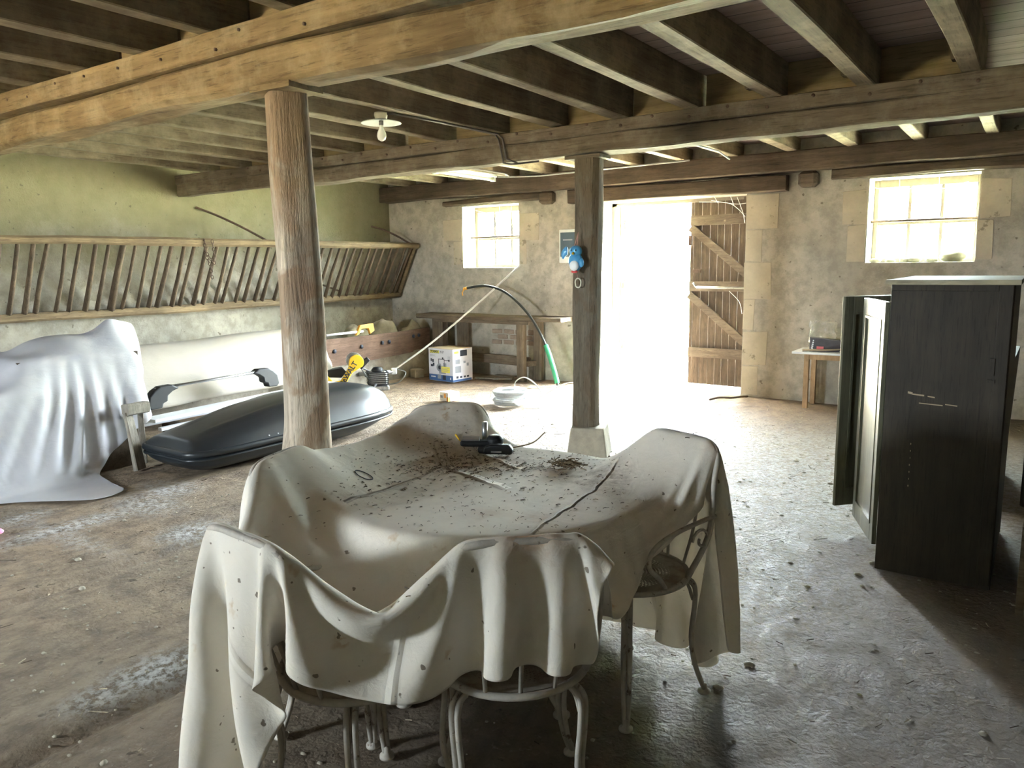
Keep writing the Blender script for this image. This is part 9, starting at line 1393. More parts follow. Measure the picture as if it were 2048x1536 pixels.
pl('blue_band', .001, W_ - .001, .002, .085, M['blue']); pl('blue_band', .0, D_ * .95, .002, .03, M['blue'], 's')
pl('logo_plate', .03, .21, .375, .415, M['ink'], th=.0014); pl('logo_plate', .034, .206, .379, .411, M['sticker'], th=.0020)
FR = frame(u, (0, 0, 1))
text('logo_text', 'TORMEK', .036, bp(.12, -.0024, .395), FR, M['ink'], t, sx=1.05, bold=.001)
text('model_text', 'T-7', .042, bp(.265, -.0022, .393), FR, M['ink'], t, sx=1.1, bold=.001)
for k_ in range(4): pl('fine_print', .03, .14 - .01 * (k_ % 3), .352 - k_ * .007, .3545 - k_ * .007, M['ink_grey'])
for k_ in range(5): pl('fine_print', .37, .43 - .01 * (k_ % 2), .34 - k_ * .012, .344 - k_ * .012, M['ink_grey'])
# drawing of the grinder on the front
q = MB()
q.lathe([(0, .003), (.055, .003), (.055, .001), (.04, .001)], bp(.215, 0, .185), 20, 'Y'); q.build('printed_wheel', M['ink_grey'], parent=t)
q = MB(); q.lathe([(0, .0036), (.028, .0036), (.028, .002)], bp(.215, 0, .185), 20, 'Y'); q.build('printed_wheel_hub', M['ink'], parent=t)
pl('printed_body', .20, .33, .10, .21, M['ink_grey'], th=.0016); pl('printed_motor', .285, .345, .17, .25, M['ink_grey'], th=.0018)
for a0, a1, z0, z1 in ((.19, .20, .20, .30), (.19, .30, .295, .303), (.30, .308, .20, .31), (.30, .40, .283, .291), (.265, .29, .30, .325), (.385, .41, .275, .30), (.04, .06, .26, .30), (.07, .10, .25, .29), (.04, .09, .19, .22), (.08, .11, .20, .24)):
    pl('printed_lines', a0, a1, z0, z1, M['ink'], th=.0021)
pl('photo_print', .17, .24, .03, .09, M['ink_grey'], th=.0016); pl('photo_print', .27, .33, .02, .085, M['ink'], th=.0016); pl('white_print', .04, .13, .045, .06, M['card'], th=.0018); pl('white_print', .41, .43, .03, .06, M['card'], th=.0018)
pl('price_sticker', .25, .41, .12, .20, M['sticker'], th=.0030)
for k_ in range(4): pl('sticker_print', .262, .39 - .02 * (k_ % 2), .18 - k_ * .014, .184 - k_ * .014, M['ink_grey'], th=.0036)
for a0, a1, z0, z1, m_ in ((.14, .27, .34, .42, 'ink'), (.03, .11, .38, .41, 'sticker'), (.05, .13, .24, .30, 'ink_grey'), (.04, .15, .12, .21, 'ink_grey'), (.2, .24, .24, .27, 'ink_grey'), (.26, .3, .2, .24, 'ink_grey'), (.06, .10, .045, .075, 'ink'), (.13, .17, .045, .07, 'ink'), (.2, .24, .045, .07, 'ink'), (.26, .3, .045, .07, 'ink')):
    pl('side_print', a0, a1, z0, z1, M[m_], 's')

# small white and orange carton
A = Vector((-5.72, 6.80, 0)); u = Vector((1, -.28, 0)).normalized(); v = Vector((.28, 1, 0)).normalized(); W_, D_, H_ = .17, .16, .10
t = thing('carton', 'small white and orange carton alone on the lit floor', 'box', A)
q = MB(); q.hexa([bp(0, 0, 0), bp(W_, 0, 0), bp(W_, D_, 0), bp(0, D_, 0), bp(0, 0, H_), bp(W_, 0, H_), bp(W_, D_, H_), bp(0, D_, H_)]); q.build('box_body', M['enamel'], parent=t, bevel=.002)
pl('orange_print', .085, .125, .035, .085, M['orange']); pl('orange_print', .14, .168, .0, .05, M['orange']); pl('orange_print', .0, .03, .0, .05, M['orange'], 's'); pl('grey_print', .01, .06, .03, .06, M['ink_grey'])
MB().obox((-7.2, 8.08, .055), (.16, .14, .12), rz=-.35, ch=.008).build('stone_block', M['plinth'], label='small grey block on the floor left of the printed carton', cat='stone block')
t = None
for k_, (x, y_, rz, w) in enumerate(((-6.22, 8.42, .3, .34), (-6.05, 8.62, -.25, .40), (-5.92, 8.34, .6, .26))):
    MB().obox((x, y_, .012 + .012 * k_), (w, .09, .012), rz=rz).build('wood_scrap', M['grey_wood'], label='thin wood scrap under the bench, %s from the left' % ordw[k_], cat='wood scrap', group='wood scraps under the bench')

# ---------------- mitre saw
t = thing('mitre_saw', 'yellow and black electric mitre saw behind the roof box, right of the thick post', 'saw', (-6.85, 6.35, 0))
SAWR = frame((.60, .80, 0), (0, 0, 1))
O = Vector((-6.99, 6.19, 0))
def sp(a, z, d=0): return O + SAWR @ Vector((a, z, d))
def sprism(poly, d0, d1, nm, mt, bev=.006, par=None):
    q = MB(); n_ = len(poly); q.add([sp(a, z, d0) for a, z in poly] + [sp(a, z, d1) for a, z in poly], [tuple(range(n_ - 1, -1, -1)), tuple(range(n_, 2 * n_))] + [(i, (i + 1) % n_, n_ + (i + 1) % n_, n_ + i) for i in range(n_)])
    return q.build(nm, mt, parent=par or t, bevel=bev)


arc = lambda cx, cz, r, a0, a1, n=12: [(cx + r * math.cos(math.radians(a0 + (a1 - a0) * i / n)), cz + r * math.sin(math.radians(a0 + (a1 - a0) * i / n))) for i in range(n + 1)]
arm = arc(.38, .42, .085, -20, 190) + [(.20, .19), (.12, .135), (.04, .12), (.02, .17), (-.02, .235), (-.25, .25), (-.25, .20), (-.06, .19), (.02, .09), (.14, .075), (.24, .14), (.33, .24), (.44, .35)]
arm = arc(.38, .42, .088, -35, 175) + [(.285, .36), (.19, .21), (.10, .20), (.03, .285), (-.28, .285), (-.28, .235), (-.02, .23), (.05, .14), (.15, .11), (.22, .13), (.33, .30)]
sa = sprism(arm, .03, .075, 'yellow_arm', M['yellow'])
q = MB(); q.lathe([(0, .012), (.028, .012), (.028, -.004)], (0, 0, 0), 12, 'Z')
text('brand_text', 'DeWALT', .088, sp(.275, .285, .0785), SAWR @ Matrix.Rotation(math.radians(55), 3, 'Z'), M['ink'], sa, bold=.002, sx=.95)
sprism(arc(.36, .44, .095, 0, 350, 18), -.02, .03, 'blade_guard', M['chrome'])
sprism([(-.28, .30), (.22, .36), (.26, .31), (.20, .24), (-.28, .285)], -.08, .05, 'motor_housing', M['black'], .015)
sprism([(.40, .40), (.52, .47), (.55, .43), (.44, .32)], -.04, .03, 'carry_handle', M['black'], .012)
sprism([(.02, .03), (.42, .03), (.42, .07), (.02, .07)], -.22, .10, 'saw_table', M['chrome'], .01)
for (a_, d_) in ((.04, -.2), (.04, .08), (.38, -.2), (.38, .08)):
    q = MB(); p = sp(a_, 0, d_); q.lathe([(.022, -.0), (.022, .032)], p, 10); q.build('foot', M['black'], parent=t)
q = MB(); q.tube(catmull([sp(.0, .27, .085), sp(.06, .16, .10), (sp(.12, .08, .10)), sp(.2, .13, .09), sp(.3, .3, .085)], 5), .006, 6); q.tube(catmull([sp(-.04, .26, .085), sp(.03, .10, .12), sp(.16, .05, .1), sp(.24, .2, .09)], 5), .006, 6); q.build('cable', M['black'], parent=t)

EX = Vector((-.14, -.10, 0))
# petrol engine unit beside it
t = thing('motor_unit', 'dark grey motor unit with tubes on the floor right of the mitre saw', 'motor', (-6.55, 6.85, 0))
q = MB(); q.obox((-6.62, 6.95, .18), (.22, .20, .17), rz=.9, ch=.02); q.obox((-6.62, 6.95, .06), (.26, .24, .06), rz=.9, ch=.015); q.build('engine_block', M['chrome'], parent=t)
q = MB()
for k_ in range(7): q.obox((-6.62, 6.95, .11 + k_ * .024), (.25, .23, .008), rz=.9)
q.build('cooling_fins', M['black'], parent=t)
q = MB(); q.lathe([(0, .0), (.07, .0), (.075, .02), (.05, .05), (0, .055)], (-6.60, 6.93, .265), 16); q.build('starter_cover', M['black'], parent=t)
q = MB(); q.tube([(-6.66, 7.0, .22), (-6.86, 7.18, .17), (-7.20, 7.32, .15)], .022, 8); q.tube([(-6.55, 6.85, .12), (-6.50, 6.72, .06), (-6.44, 6.70, .02)], .014, 7); q.tube(catmull([(-6.72, 6.95, .24), (-6.78, 6.85, .30), (-6.68, 6.78, .26), (-6.62, 6.84, .16)], 5), .01, 6); q.build('pipework', M['chrome'], parent=t)
MB().obox((-6.42, 6.62, .035), (.035, .14, .07), rz=.3, ch=.006).build('foot_plate', M['white'], parent=t)
t.location = Vector(t.location) + EX
MB().blob((-6.42, 6.05, .06), (.07, .09, .06), 2, .1, 14, 9, .9).build('white_canister', M['enamel'], label='rounded white canister behind the tail of the roof box', cat='canister')

# ---------------- plastic wrapped coil and loose cable
t = thing('hose_coil', 'coil of dark hose wrapped in clear plastic on the lit floor', 'coil', (-4.86, 7.0, 0))
q = MB()
for k_ in range(5):
    r_ = .165 + .022 * math.sin(k_ * 2.1); q.tube([(-4.86 + r_ * math.cos(a) , 7.0 + r_ * math.sin(a), .022 + k_ * .030) for a in np.linspace(0, 2 * PI, 29)], .017, 7, cap=False)
q.build('coiled_hose', M['greyplastic'], parent=t)
q = MB(); q.smooth = True; U, V = 40, 12; vs = []
for j in range(V + 1):
    for i in range(U):
        th_ = 2 * PI * i / U; ph = 2 * PI * j / V
        w = 1 + .22 * noise.noise(Vector((math.cos(th_) * 4, math.sin(th_) * 4, ph * 1.5)))
        R_ = .165 + .062 * w * math.cos(ph); vs.append((-4.86 + R_ * math.cos(th_), 7.0 + R_ * math.sin(th_), max(.004, .082 + .088 * w * math.sin(ph))))
q.add(vs, [(j * U + i, (j + 1) * U + i, (j + 1) * U + (i + 1) % U, j * U + (i + 1) % U) for j in range(V) for i in range(U)])
q.build('plastic_wrap', M['film'], parent=t)
MB().tube(catmull([(-4.78, 6.98, .15), (-4.78, 7.0, .26), (-4.70, 7.08, .30), (-4.55, 7.12, .18), (-4.42, 6.98, .02), (-4.50, 6.82, .012), (-4.62, 6.95, .01), (-4.52, 7.25, .12), (-4.35, 7.45, .22), (-4.15, 7.45, .16), (-4.05, 7.35, .02), (-4.2, 7.25, .012), (-4.4, 7.35, .012)], 8), .0065, 6).build(
    'loose_cable', M['wire'], label='loose white cable looping from the coil towards the slim post', cat='cable')
q = MB().tube(catmull([(-2.72, 8.70, .015), (-2.78, 8.60, .02), (-2.84, 8.52, .015), (-2.96, 8.44, .02), (-3.02, 8.30, .012)], 5), .012, 6); q.build('rope_end', M['rust'], label='short dark rope end on the floor at the door jamb', cat='rope')

# ---------------- things on the back wall
t = thing('fuse_box', 'grey fuse box on the back wall just left of the slim post', 'fuse box', (-5.15, 8.84, 1.56))
MB().box((-5.27, 8.76, 1.56), (-4.99, 8.85, 1.99)).build('housing', M['enamel'], parent=t, bevel=.008)
MB().box((-5.245, 8.748, 1.64), (-5.015, 8.762, 1.95)).build('cover', M['fusecover'], parent=t, bevel=.004)
MB().box((-5.20, 8.742, 1.845), (-5.06, 8.749, 1.865)).build('breaker_row', M['ink_grey'], parent=t)
MB().box((-4.93, 8.81, 1.235), (-4.87, 8.85, 1.33)).build('light_switch', M['enamel'], label='small white light switch beside the door, right of the slim post', cat='light switch', bevel=.004)
q = MB(); q.tube([(-4.84, 8.78, 2.02), (-4.78, 8.70, 1.98), (-4.84, 8.74, 1.93)], .008, 6); q.build('wall_hook', M['enamel'], label='small white hook at the top left of the doorway', cat='hook')

# ---------------- bird toy hanging on the slim post
t = thing('bird_toy', 'blue plastic bird toy hanging on the slim grey post', 'toy', (-3.04, 5.30, 1.47))
q = MB(); q.blob((-3.035, 5.295, 1.565), (.062, .045, .075), 1, .06, 18, 12); q.blob((-3.03, 5.29, 1.645), (.052, .045, .045), 2, .05, 18, 12); q.blob((-2.975, 5.28, 1.555), (.022, .02, .035), 4, .1, 10, 8); q.build('body', M['bird'], parent=t, sub=1)
q = MB(); q.blob((-3.030, 5.262, 1.535), (.040, .022, .042), 6, .04, 16, 10); q.build('belly', M['birdwhite'], parent=t)
for k_ in range(4):
    a = 2.1 + k_ * .26; q = MB(); q.blob((-3.105 + .035 * math.cos(a) - .004 * k_, 5.30, 1.61 + .045 * math.sin(a)), (.016, .012, .036), k_, .05, 10, 8); q.build('tail_feather', M['bird'], parent=t)
q = MB(); q.lathe([(.012, 0), (.008, .012), (0, .022)], (-3.028, 5.245, 1.628), 8, 'Y'); q.build('beak', M['yellow'], parent=t)
for s_ in (-1, 1):
    q = MB(); q.blob((-3.028 + s_ * .02, 5.250, 1.652), (.006, .005, .007), 1, 0, 8, 6); q.build('eye', M['ink'], parent=t)
q = MB(); q.blob((-3.035, 5.275, 1.488), (.03, .015, .012), 6, .1, 12, 8); q.build('feet', M['red'], parent=t)
q = MB(); q.tube([(-3.04, 5.29, 1.69), (-3.03, 5.33, 1.79)], .004, 6); q.tube([(-3.02, 5.29, 1.69), (-3.03, 5.33, 1.79)], .004, 6); q.build('hanging_cord', M['cord'], parent=t)
q = MB(); rg = [(-3.03 + .026 * math.cos(a), 5.325, 1.405 + .030 * math.sin(a) - (.012 if math.sin(a) < -.4 else 0)) for a in np.linspace(0, 2 * PI, 21)]
q.tube(rg, .0055, 7, cap=False); q.build('pull_ring', M['porcelain'], parent=t, label='cream pull ring')
q = MB(); q.tube([(-3.03, 5.325, 1.437), (-3.033, 5.30, 1.49)], .0015, 5); q.build('pull_string', M['cord'], parent=t)

# ---------------- lamp under the joists
t = thing('ceiling_lamp', 'enamel shade lamp with bare bulb under the joists of the middle bay', 'lamp', (-3.93, 4.1, 2.4))
cx, cy = -3.93, 4.12
MB().lathe([(.0, 2.615), (.045, 2.615), (.048, 2.60), (.042, 2.575), (.03, 2.57), (0, 2.57)], (cx, cy, 0), 20).build('ceiling_rose', M['porcelain'], parent=t)
MB().lathe([(.022, 2.585), (.03, 2.572), (.135, 2.548), (.142, 2.543), (.135, 2.543), (.03, 2.562), (.0, 2.562)], (cx, cy, 0), 32).build('shade', M['enamel'], parent=t)
MB().lathe([(.0, 2.56), (.016, 2.56), (.016, 2.53), (0, 2.53)], (cx, cy, 0), 14).build('socket', M['conduit'], parent=t)
MB().lathe([(.013, 2.532), (.016, 2.51), (.032, 2.475), (.034, 2.455), (.026, 2.432), (.010, 2.422), (0, 2.420)], (cx, cy, 0), 20).build('bulb', M['bulb'], parent=t)
q = MB()
q.tube([(cx + .06, cy, 2.60), (cx + .10, cy + .02, 2.60), (-3.80, 4.5, 2.60), (-3.78, 5.28, 2.60), (-3.76, 5.30, 2.56), (-3.72, 5.31, 2.37), (-3.66, 5.33, 2.355), (-3.42, 5.38, 2.365)], .008, 7)
q.tube([(cx + .10, cy + .05, 2.598), (-3.77, 4.5, 2.595), (-3.745, 5.27, 2.595), (-3.72, 5.30, 2.56), (-3.69, 5.305, 2.40), (-3.6, 5.35, 2.36)], .008, 7)
q.build('cable_conduit', M['conduit'], label='dark twin conduit running from the shade lamp down over the middle beam', cat='conduit')
t = thing('tube_light', 'long fluorescent tube light fixed under the joists near the back', 'lamp', (-6.0, 7.7, 2.6))
MB().box((-6.02, 7.12, 2.665), (-5.93, 8.32, 2.70)).build('housing', M['enamel'], parent=t, bevel=.005)
MB().tube([(-5.975, 7.16, 2.635), (-5.975, 8.27, 2.635)], .019, 12).build('tube', M['porcelain'], parent=t)
for yy in (7.14, 8.29): MB().box((-6.005, yy - .02, 2.61), (-5.945, yy + .02, 2.665)).build('end_cap', M['enamel'], parent=t)
MB().tube([(-5.93, 8.34, 2.67), (-5.7, 8.45, 2.665), (-5.4, 8.52, 2.66), (-3.4, 8.50, 2.68)], .010, 7).build('cable_conduit', M['greyplastic'], label='thin pale conduit leading right from the fluorescent tube light', cat='conduit')
MB().tube([(-5.72, 7.3, 2.685), (-5.72, 8.2, 2.685), (-5.8, 8.4, 2.68)], .012, 7).build('cable_conduit', M['conduit'], label='dark conduit beside the fluorescent tube light', cat='conduit')
MB().tube([(-3.05, 5.56, 2.37), (-2.9, 6.6, 2.66), (-2.85, 7.9, 2.665), (-2.8, 8.1, 2.60)], .009, 7).build('cable_conduit', M['greyplastic'], label='thin pale conduit running back from the head of the slim post', cat='conduit')

# ---------------- small table by the right wall part
t = thing('side_table', 'small white-topped table with pale wooden legs against the back wall', 'table', (-1.6, 8.6, 0))
MB().box((-2.16, 8.36, .575), (-1.02, 8.82, .598)).build('tabletop', M['white'], parent=t, bevel=.003)
for x, y_ in ((-2.02, 8.44), (-2.02, 8.76), (-1.12, 8.44), (-1.12, 8.76)):
    MB().box((x - .024, y_ - .024, -.01), (x + .024, y_ + .024, .575)).build('leg', M['pine'], parent=t)
MB().box((-1.995, 8.425, .515), (-1.145, 8.447, .574)).build('apron', M['pine'], parent=t)
t = thing('cardboard_pack', 'open dark printed pack on the small white table', 'box', (-1.88, 8.55, .598))
q = MB(); q.hexa([(-2.0, 8.44, .598), (-1.72, 8.50, .598), (-1.74, 8.60, .598), (-2.02, 8.54, .598), (-2.0, 8.44, .75), (-1.62, 8.50, .71), (-1.66, 8.60, .71), (-2.02, 8.54, .75)]); q.build('pack_body', M['book'], parent=t)
MB().box((-1.93, 8.443, .61), (-1.86, 8.452, .655)).build('red_print', M['red'], parent=t)
q = MB()
for k_ in range(5): q.box((-1.985 + .004 * k_, 8.437, .63 + .02 * k_), (-1.965 + .002 * k_, 8.4395, .642 + .02 * k_))
q.build('white_print', M['white'], parent=t)
t = thing('plastic_bag', 'clear crumpled plastic bag standing on the small white table', 'bag', (-1.92, 8.68, .6))
q = MB(); q.smooth = True; U, V = 26, 10; vs = []
for j in range(V + 1):
    for i in range(U):
        a = 2 * PI * i / U; z = .60 + .30 * j / V; k_ = 1 + .28 * noise.noise(Vector((math.cos(a) * 3, math.sin(a) * 3, j * .5)))
        vs.append((-1.93 + .13 * k_ * math.cos(a), 8.69 + .07 * k_ * math.sin(a), z + .025 * (j / V) * noise.noise(Vector((a * 3, 1, 1))) * 2))
q.add(vs, [(j * U + i, j * U + (i + 1) % U, (j + 1) * U + (i + 1) % U, (j + 1) * U + i) for j in range(V) for i in range(U)])
q.build('bag', M['film'], parent=t)
MB().obox((-1.52, 8.52, .625), (.30, .16, .05), rz=.1, ch=.01).build('black_tray', M['black'], label='flat black tray on the small white table', cat='tray')
q = MB(); q.smooth = True; n_ = 9; vs = [(-1.60 + .34 * i / (n_ - 1), 8.46 + .24 * j / (n_ - 1), .658 + .05 * (j / n_) + .012 * noise.noise(Vector((i * .6, j * .6, 2)))) for j in range(n_) for i in range(n_)]
q.add(vs, [(j * n_ + i, j * n_ + i + 1, (j + 1) * n_ + i + 1, (j + 1) * n_ + i) for j in range(n_ - 1) for i in range(n_ - 1)]); q.build('paper_sheet', M['card'], label='crumpled white paper on the small table beside the wardrobe', cat='paper', solid=.001)
MB().tube([(-2.06, 8.40, .612), (-1.8, 8.42, .625), (-1.62, 8.45, .64)], [.012, .010, .008], 7).build('screwdriver', M['kraft'], label='brown handled tool lying at the front edge of the small table', cat='tool')
MB().obox((-1.66, 8.60, .735), (.14, .05, .035), rz=.3, ry=-.4, ch=.01).build('brush', M['rust'], label='brown brush lying across the dark pack on the small table', cat='brush')

# ---------------- wardrobe seen from its side
t = thing('wardrobe', 'tall dark wardrobe on the right, seen from its side with its doors ajar', 'wardrobe', (-.36, 4.6, 0))
x0, x1, y0_, y1_, zt = -.605, -.105, 4.09, 5.06, 1.43
b = MB(); b.box((x0, y0_, .0), (x1, y0_ + .022, zt)); b.build('side_panel', M['ward'], parent=t, bevel=.003)
MB().box((x0, y1_ - .022, .0), (x1, y1_, zt)).build('side_panel', M['ward'], parent=t)
MB().box((x1 - .012, y0_ + .022, .04), (x1, y1_ - .022, zt)).build('back_panel', M['ward'], parent=t)
MB().box((x0 + .0, y0_ + .022, .06), (x1 - .012, y1_ - .022, .085)).build('bottom', M['ward'], parent=t)
MB().box((x0 - .025, y0_ - .018, zt), (x1 + .02, y1_ + .018, zt + .022)).build('top_board', M['ward_top'], parent=t, label='pale wardrobe top')
MB().box((x0, y0_ + .022, .0), (x0 + .02, y1_ - .022, .06)).build('plinth', M['ward'], parent=t)
q = MB(); q.box((x1 - .06, y0_ - .008, .02), (x1 - .005, y0_, zt)); q.box((x0 + .003, y0_ - .006, zt - .03), (x1 - .06, y0_, zt)); q.build('edge_moulding', M['ward'], parent=t, bevel=.003)
q = MB(); q.box((x1 - .075, y0_ - .013, 1.02), (x1 - .055, y0_ - .001, 1.10)); q.box((x1 - .080, y0_ - .012, .985), (x1 - .05, y0_ - .001, 1.0)); q.build('hinge_plate', M['ward'], parent=t)
q = MB(); q.lathe([(0, .0), (.012, .0), (.012, .004)], (x0 + .18, y0_ - .001, 1.04), 8, 'Y')
def wdoor(hinge, ang, w, nm):
    R = Matrix.Rotation(ang, 3, 'Z'); o_ = Vector(hinge); z0, z1 = .115, zt - .085
    def bx(a0, a1, d0, d1, za, zb, qq): qq.hexa([o_ + R @ Vector(p) for p in [(a0, d0, za), (a1, d0, za), (a1, d1, za), (a0, d1, za), (a0, d0, zb), (a1, d0, zb), (a1, d1, zb), (a0, d1, zb)]])
    q = MB(); bx(0, .06, -.011, .011, z0, z1, q); bx(w - .06, w, -.011, .011, z0, z1, q); bx(.06, w - .06, -.011, .011, z0, z0 + .09, q); bx(.06, w - .06, -.011, .011, z1 - .09, z1, q)
    d = q.build('door', M['ward_panel'], parent=t, bevel=.003)
    q = MB(); bx(.055, w - .055, -.004, .004, z0 + .085, z1 - .085, q); q.build('door_panel', M['ward_panel'], parent=d)
    q = MB()
    for sgn in (-1, 1):
        d0, d1 = (.004, .014) if sgn > 0 else (-.014, -.004)
        bx(.06, .074, d0, d1, z0 + .09, z1 - .09, q); bx(w - .074, w - .06, d0, d1, z0 + .09, z1 - .09, q); bx(.074, w - .074, d0, d1, z0 + .09, z0 + .104, q); bx(.074, w - .074, d0, d1, z1 - .104, z1 - .09, q)
    q.build('panel_moulding', M['ward_panel'], parent=d)
    return d


q = MB()
for a_, z_, w_, h_ in ((.12, .905, .05, .006), (.185, .90, .03, .005), (.15, .865, .10, .004), (.26, .868, .05, .004), (.10, .91, .02, .01)):
    q.hexa([(x0 + a_, y0_ - .0012, z_), (x0 + a_ + w_, y0_ - .0012, z_ - .004), (x0 + a_ + w_, y0_ + .001, z_ - .004), (x0 + a_, y0_ + .001, z_), (x0 + a_, y0_ - .0012, z_ + h_), (x0 + a_ + w_, y0_ - .0012, z_ + h_ - .003), (x0 + a_ + w_, y0_ + .001, z_ + h_ - .003), (x0 + a_, y0_ + .001, z_ + h_)])
for k_ in range(7): q.box((x0 + .125 + .001 * (k_ % 3), y0_ - .001, .66 - k_ * .035), (x0 + .129, y0_ + .001, .668 - k_ * .035))
q.build('scuff_marks', M['kraft'], parent=t, label='pale scuff marks and drips')
wdoor((x0 - .015, y0_ + .03, 0), PI / 2 + .38, .475, 'near'); wdoor((x0 - .015, y1_ - .02, 0), -PI / 2 - .72, .475, 'far')
for yy in (y0_ + .06, y1_ - .06):
    MB().box((x0 + .06, yy - .02, 0), (x1 - .06, yy + .02, .06)).build('runner', M['ward'], parent=t)
q = MB(); q.hexa([(-.19, 5.60, 0), (-.155, 5.60, 0), (-.145, 6.5, 0), (-.18, 6.5, 0), (-.16, 5.60, .93), (-.12, 5.60, .93), (-.11, 6.5, .93), (-.15, 6.5, .93)])
q.build('leaning_board', M['ward'], label='dark board standing behind the wardrobe at the right edge', cat='board')
t = thing('bed_frame', 'dark upright and pale brown board at the very right edge of the photo', 'bed frame', (.02, 4.2, 0))
q = MB(); q.obox((.005, 4.20, .62), (.05, .05, .44), ch=.008); q.lathe([(0, .86), (.02, .855), (.03, .84)][::-1], (.005, 4.2, 0), 12); q.build('corner_post', M['ward'], parent=t)
q = MB(); q.hexa([(.0, 3.86, 0), (.03, 3.86, 0), (.05, 4.7, 0), (.02, 4.7, 0), (.0, 3.86, .40), (.03, 3.86, .40), (.05, 4.7, .47), (.02, 4.7, .47)]); q.build('side_board', M['bench'], parent=t)

# ---------------- cobwebs at the doorway and right window
def webs(name, label, segs, r=.0016):
    b = MB()
    for pts in segs: b.tube(catmull(pts, 4), r, 4, cap=False)
    return b.build(name, M['web'], label=label, cat='cobweb', kind='stuff')


webs('cobweb', 'cobweb strands at the top right corner of the doorway', [
    [(-2.86, 8.84, 2.05), (-2.95, 8.86, 2.14), (-3.1, 8.9, 2.22), (-3.45, 8.95, 2.25)], [(-2.86, 8.86, 2.2), (-3.0, 8.9, 2.20), (-3.3, 8.95, 2.26)], [(-2.87, 8.87, 1.98), (-2.90, 8.88, 2.1), (-2.98, 8.9, 2.28)],
    [(-2.86, 8.84, .95), (-2.95, 9.0, 1.08), (-3.1, 9.08, 1.2)], [(-3.0, 8.87, 2.18), (-3.05, 8.88, 2.29)], [(-3.2, 8.9, 2.22), (-3.25, 8.9, 2.3)]], .003)
webs('cobweb', 'cobweb strands hanging along the top of the right window', [
    [(-1.57, 9.0, 2.30), (-1.35, 9.02, 2.24), (-1.1, 9.02, 2.29), (-.95, 9.02, 2.24), (-.7, 9.02, 2.30)], [(-1.32, 9.02, 2.37), (-1.31, 9.02, 2.2), (-1.30, 9.02, 2.16)], [(-.96, 9.02, 2.37), (-.95, 9.02, 2.24), (-.94, 9.02, 2.18)]], .003)
webs('cobweb', 'cobweb strands hanging at the top of the small left window', [
    [(-6.8, 9.0, 2.32), (-6.5, 9.02, 2.26), (-6.3, 9.02, 2.30), (-6.1, 9.02, 2.26), (-5.97, 9.0, 2.31)], [(-6.4, 9.02, 2.36), (-6.39, 9.02, 2.22)], [(-6.2, 9.02, 2.36), (-6.2, 9.02, 2.2)]], .003)
# ---------------- garden chairs of white painted iron (local frame: seat centre above origin, facing +y)
def chair_parts(t, back):
    WO[t.name] = Vector((0, 0, 0))
    P = lambda name, mb, mat, **k: mb.build(name, mat, parent=t, **k)
    q = MB(); q.lathe([(0, .448), (.10, .446), (.17, .449), (.205, .452), (.212, .449), (.205, .445), (.1, .441), (0, .443)], (0, 0, 0), 40); P('seat', q, M['seat'])
    ring = [(.212 * math.cos(a), .212 * math.sin(a), .447) for a in np.linspace(0, 2 * PI, 37)]
    P('seat_rim', MB().tube(ring, .011, 8, cap=False), M['iron'])
    hw = .19
    loc = [(-hw, -.10, .45), (-hw - .01, -.20, .60), (-hw, -back + .05, .78), (-hw + .012, -back + .02, .86), (-hw + .06, -back + .004, .905), (0, -back, .912)]
    loc += [(-x, y, z) for x, y, z in loc[::-1][1:]]
    P('backrest_frame', MB().tube(catmull(loc, 4), .0105, 8), M['iron'])
    q = MB()
    for s in (-1, 1):
        for (cx, cz, r) in ((.055 * s, .70, .045), (.085 * s, .80, .038)):
            sp_ = [(cx + r * (1 - i / 26) * math.cos(i * .42 * s + 1.2), -back + .045 - (cz - .7) * .25, cz + r * (1 - i / 26) * math.sin(i * .42 * s + 1.2)) for i in range(22)]
            q.tube(sp_, .005, 6)
    q.tube([(0, -.205, .45), (0, -back + .07, .66), (0, -back + .01, .905)], .006, 6)
    for s in (-1, 1): q.tube(catmull([(.09 * s, -.19, .45), (.10 * s, -.235, .60), (.12 * s, -back + .045, .78), (.06 * s, -back + .01, .90)], 4), .006, 6)
    P('backrest_scrolls', q, M['iron'])
    for s in (-1, 1):
        q = MB(); q.tube(catmull([(s * .195, -.235, .655), (s * .225, -.12, .665), (s * .238, .02, .655), (s * .235, .11, .62), (s * .225, .12, .56), (s * .215, .06, .50), (s * .205, .02, .45)], 5), .0085, 8)
        q.tube([(s * .20 + s * .0, -.16 + .045 * (1 - i / 20) * math.cos(i * .45), .585 + .045 * (1 - i / 20) * math.sin(i * .45)) for i in range(16)], .0055, 6)
        P('armrest', q, M['iron'])
    for sx, sy in ((-1, 1), (1, 1), (-1, -1), (1, -1)):
        d = Vector((sx * .72, sy * .70, 0)).normalized()
        q = MB()
        for off in (-.011, .011):
            n_ = Vector((-d.y, d.x, 0)) * off
            pts = [d * .195 + n_ + Vector((0, 0, .435)), d * .235 + n_ + Vector((0, 0, .405)), d * .238 + n_ + Vector((0, 0, .33)), d * .228 + n_ + Vector((0, 0, .20)), d * .245 + n_ * .8 + Vector((0, 0, .10)), d * .278 + n_ * .5 + Vector((0, 0, .012))]
            q.tube(catmull(pts, 4), .0085, 7)
        q.tube(catmull([d * .10 + Vector((0, 0, .435)), d * .20 + Vector((0, 0, .42)), d * .232 + Vector((0, 0, .35))], 4), .006, 6)
        lg = P('leg', q, M['iron'])
        c = d * .28; f_ = MB(); f_.lathe([(.024, -.004), (.024, .004), (.012, .012), (.009, .03), (0, .032)], (c.x, c.y, 0), 14); f_.build('foot', M['iron'], parent=lg)


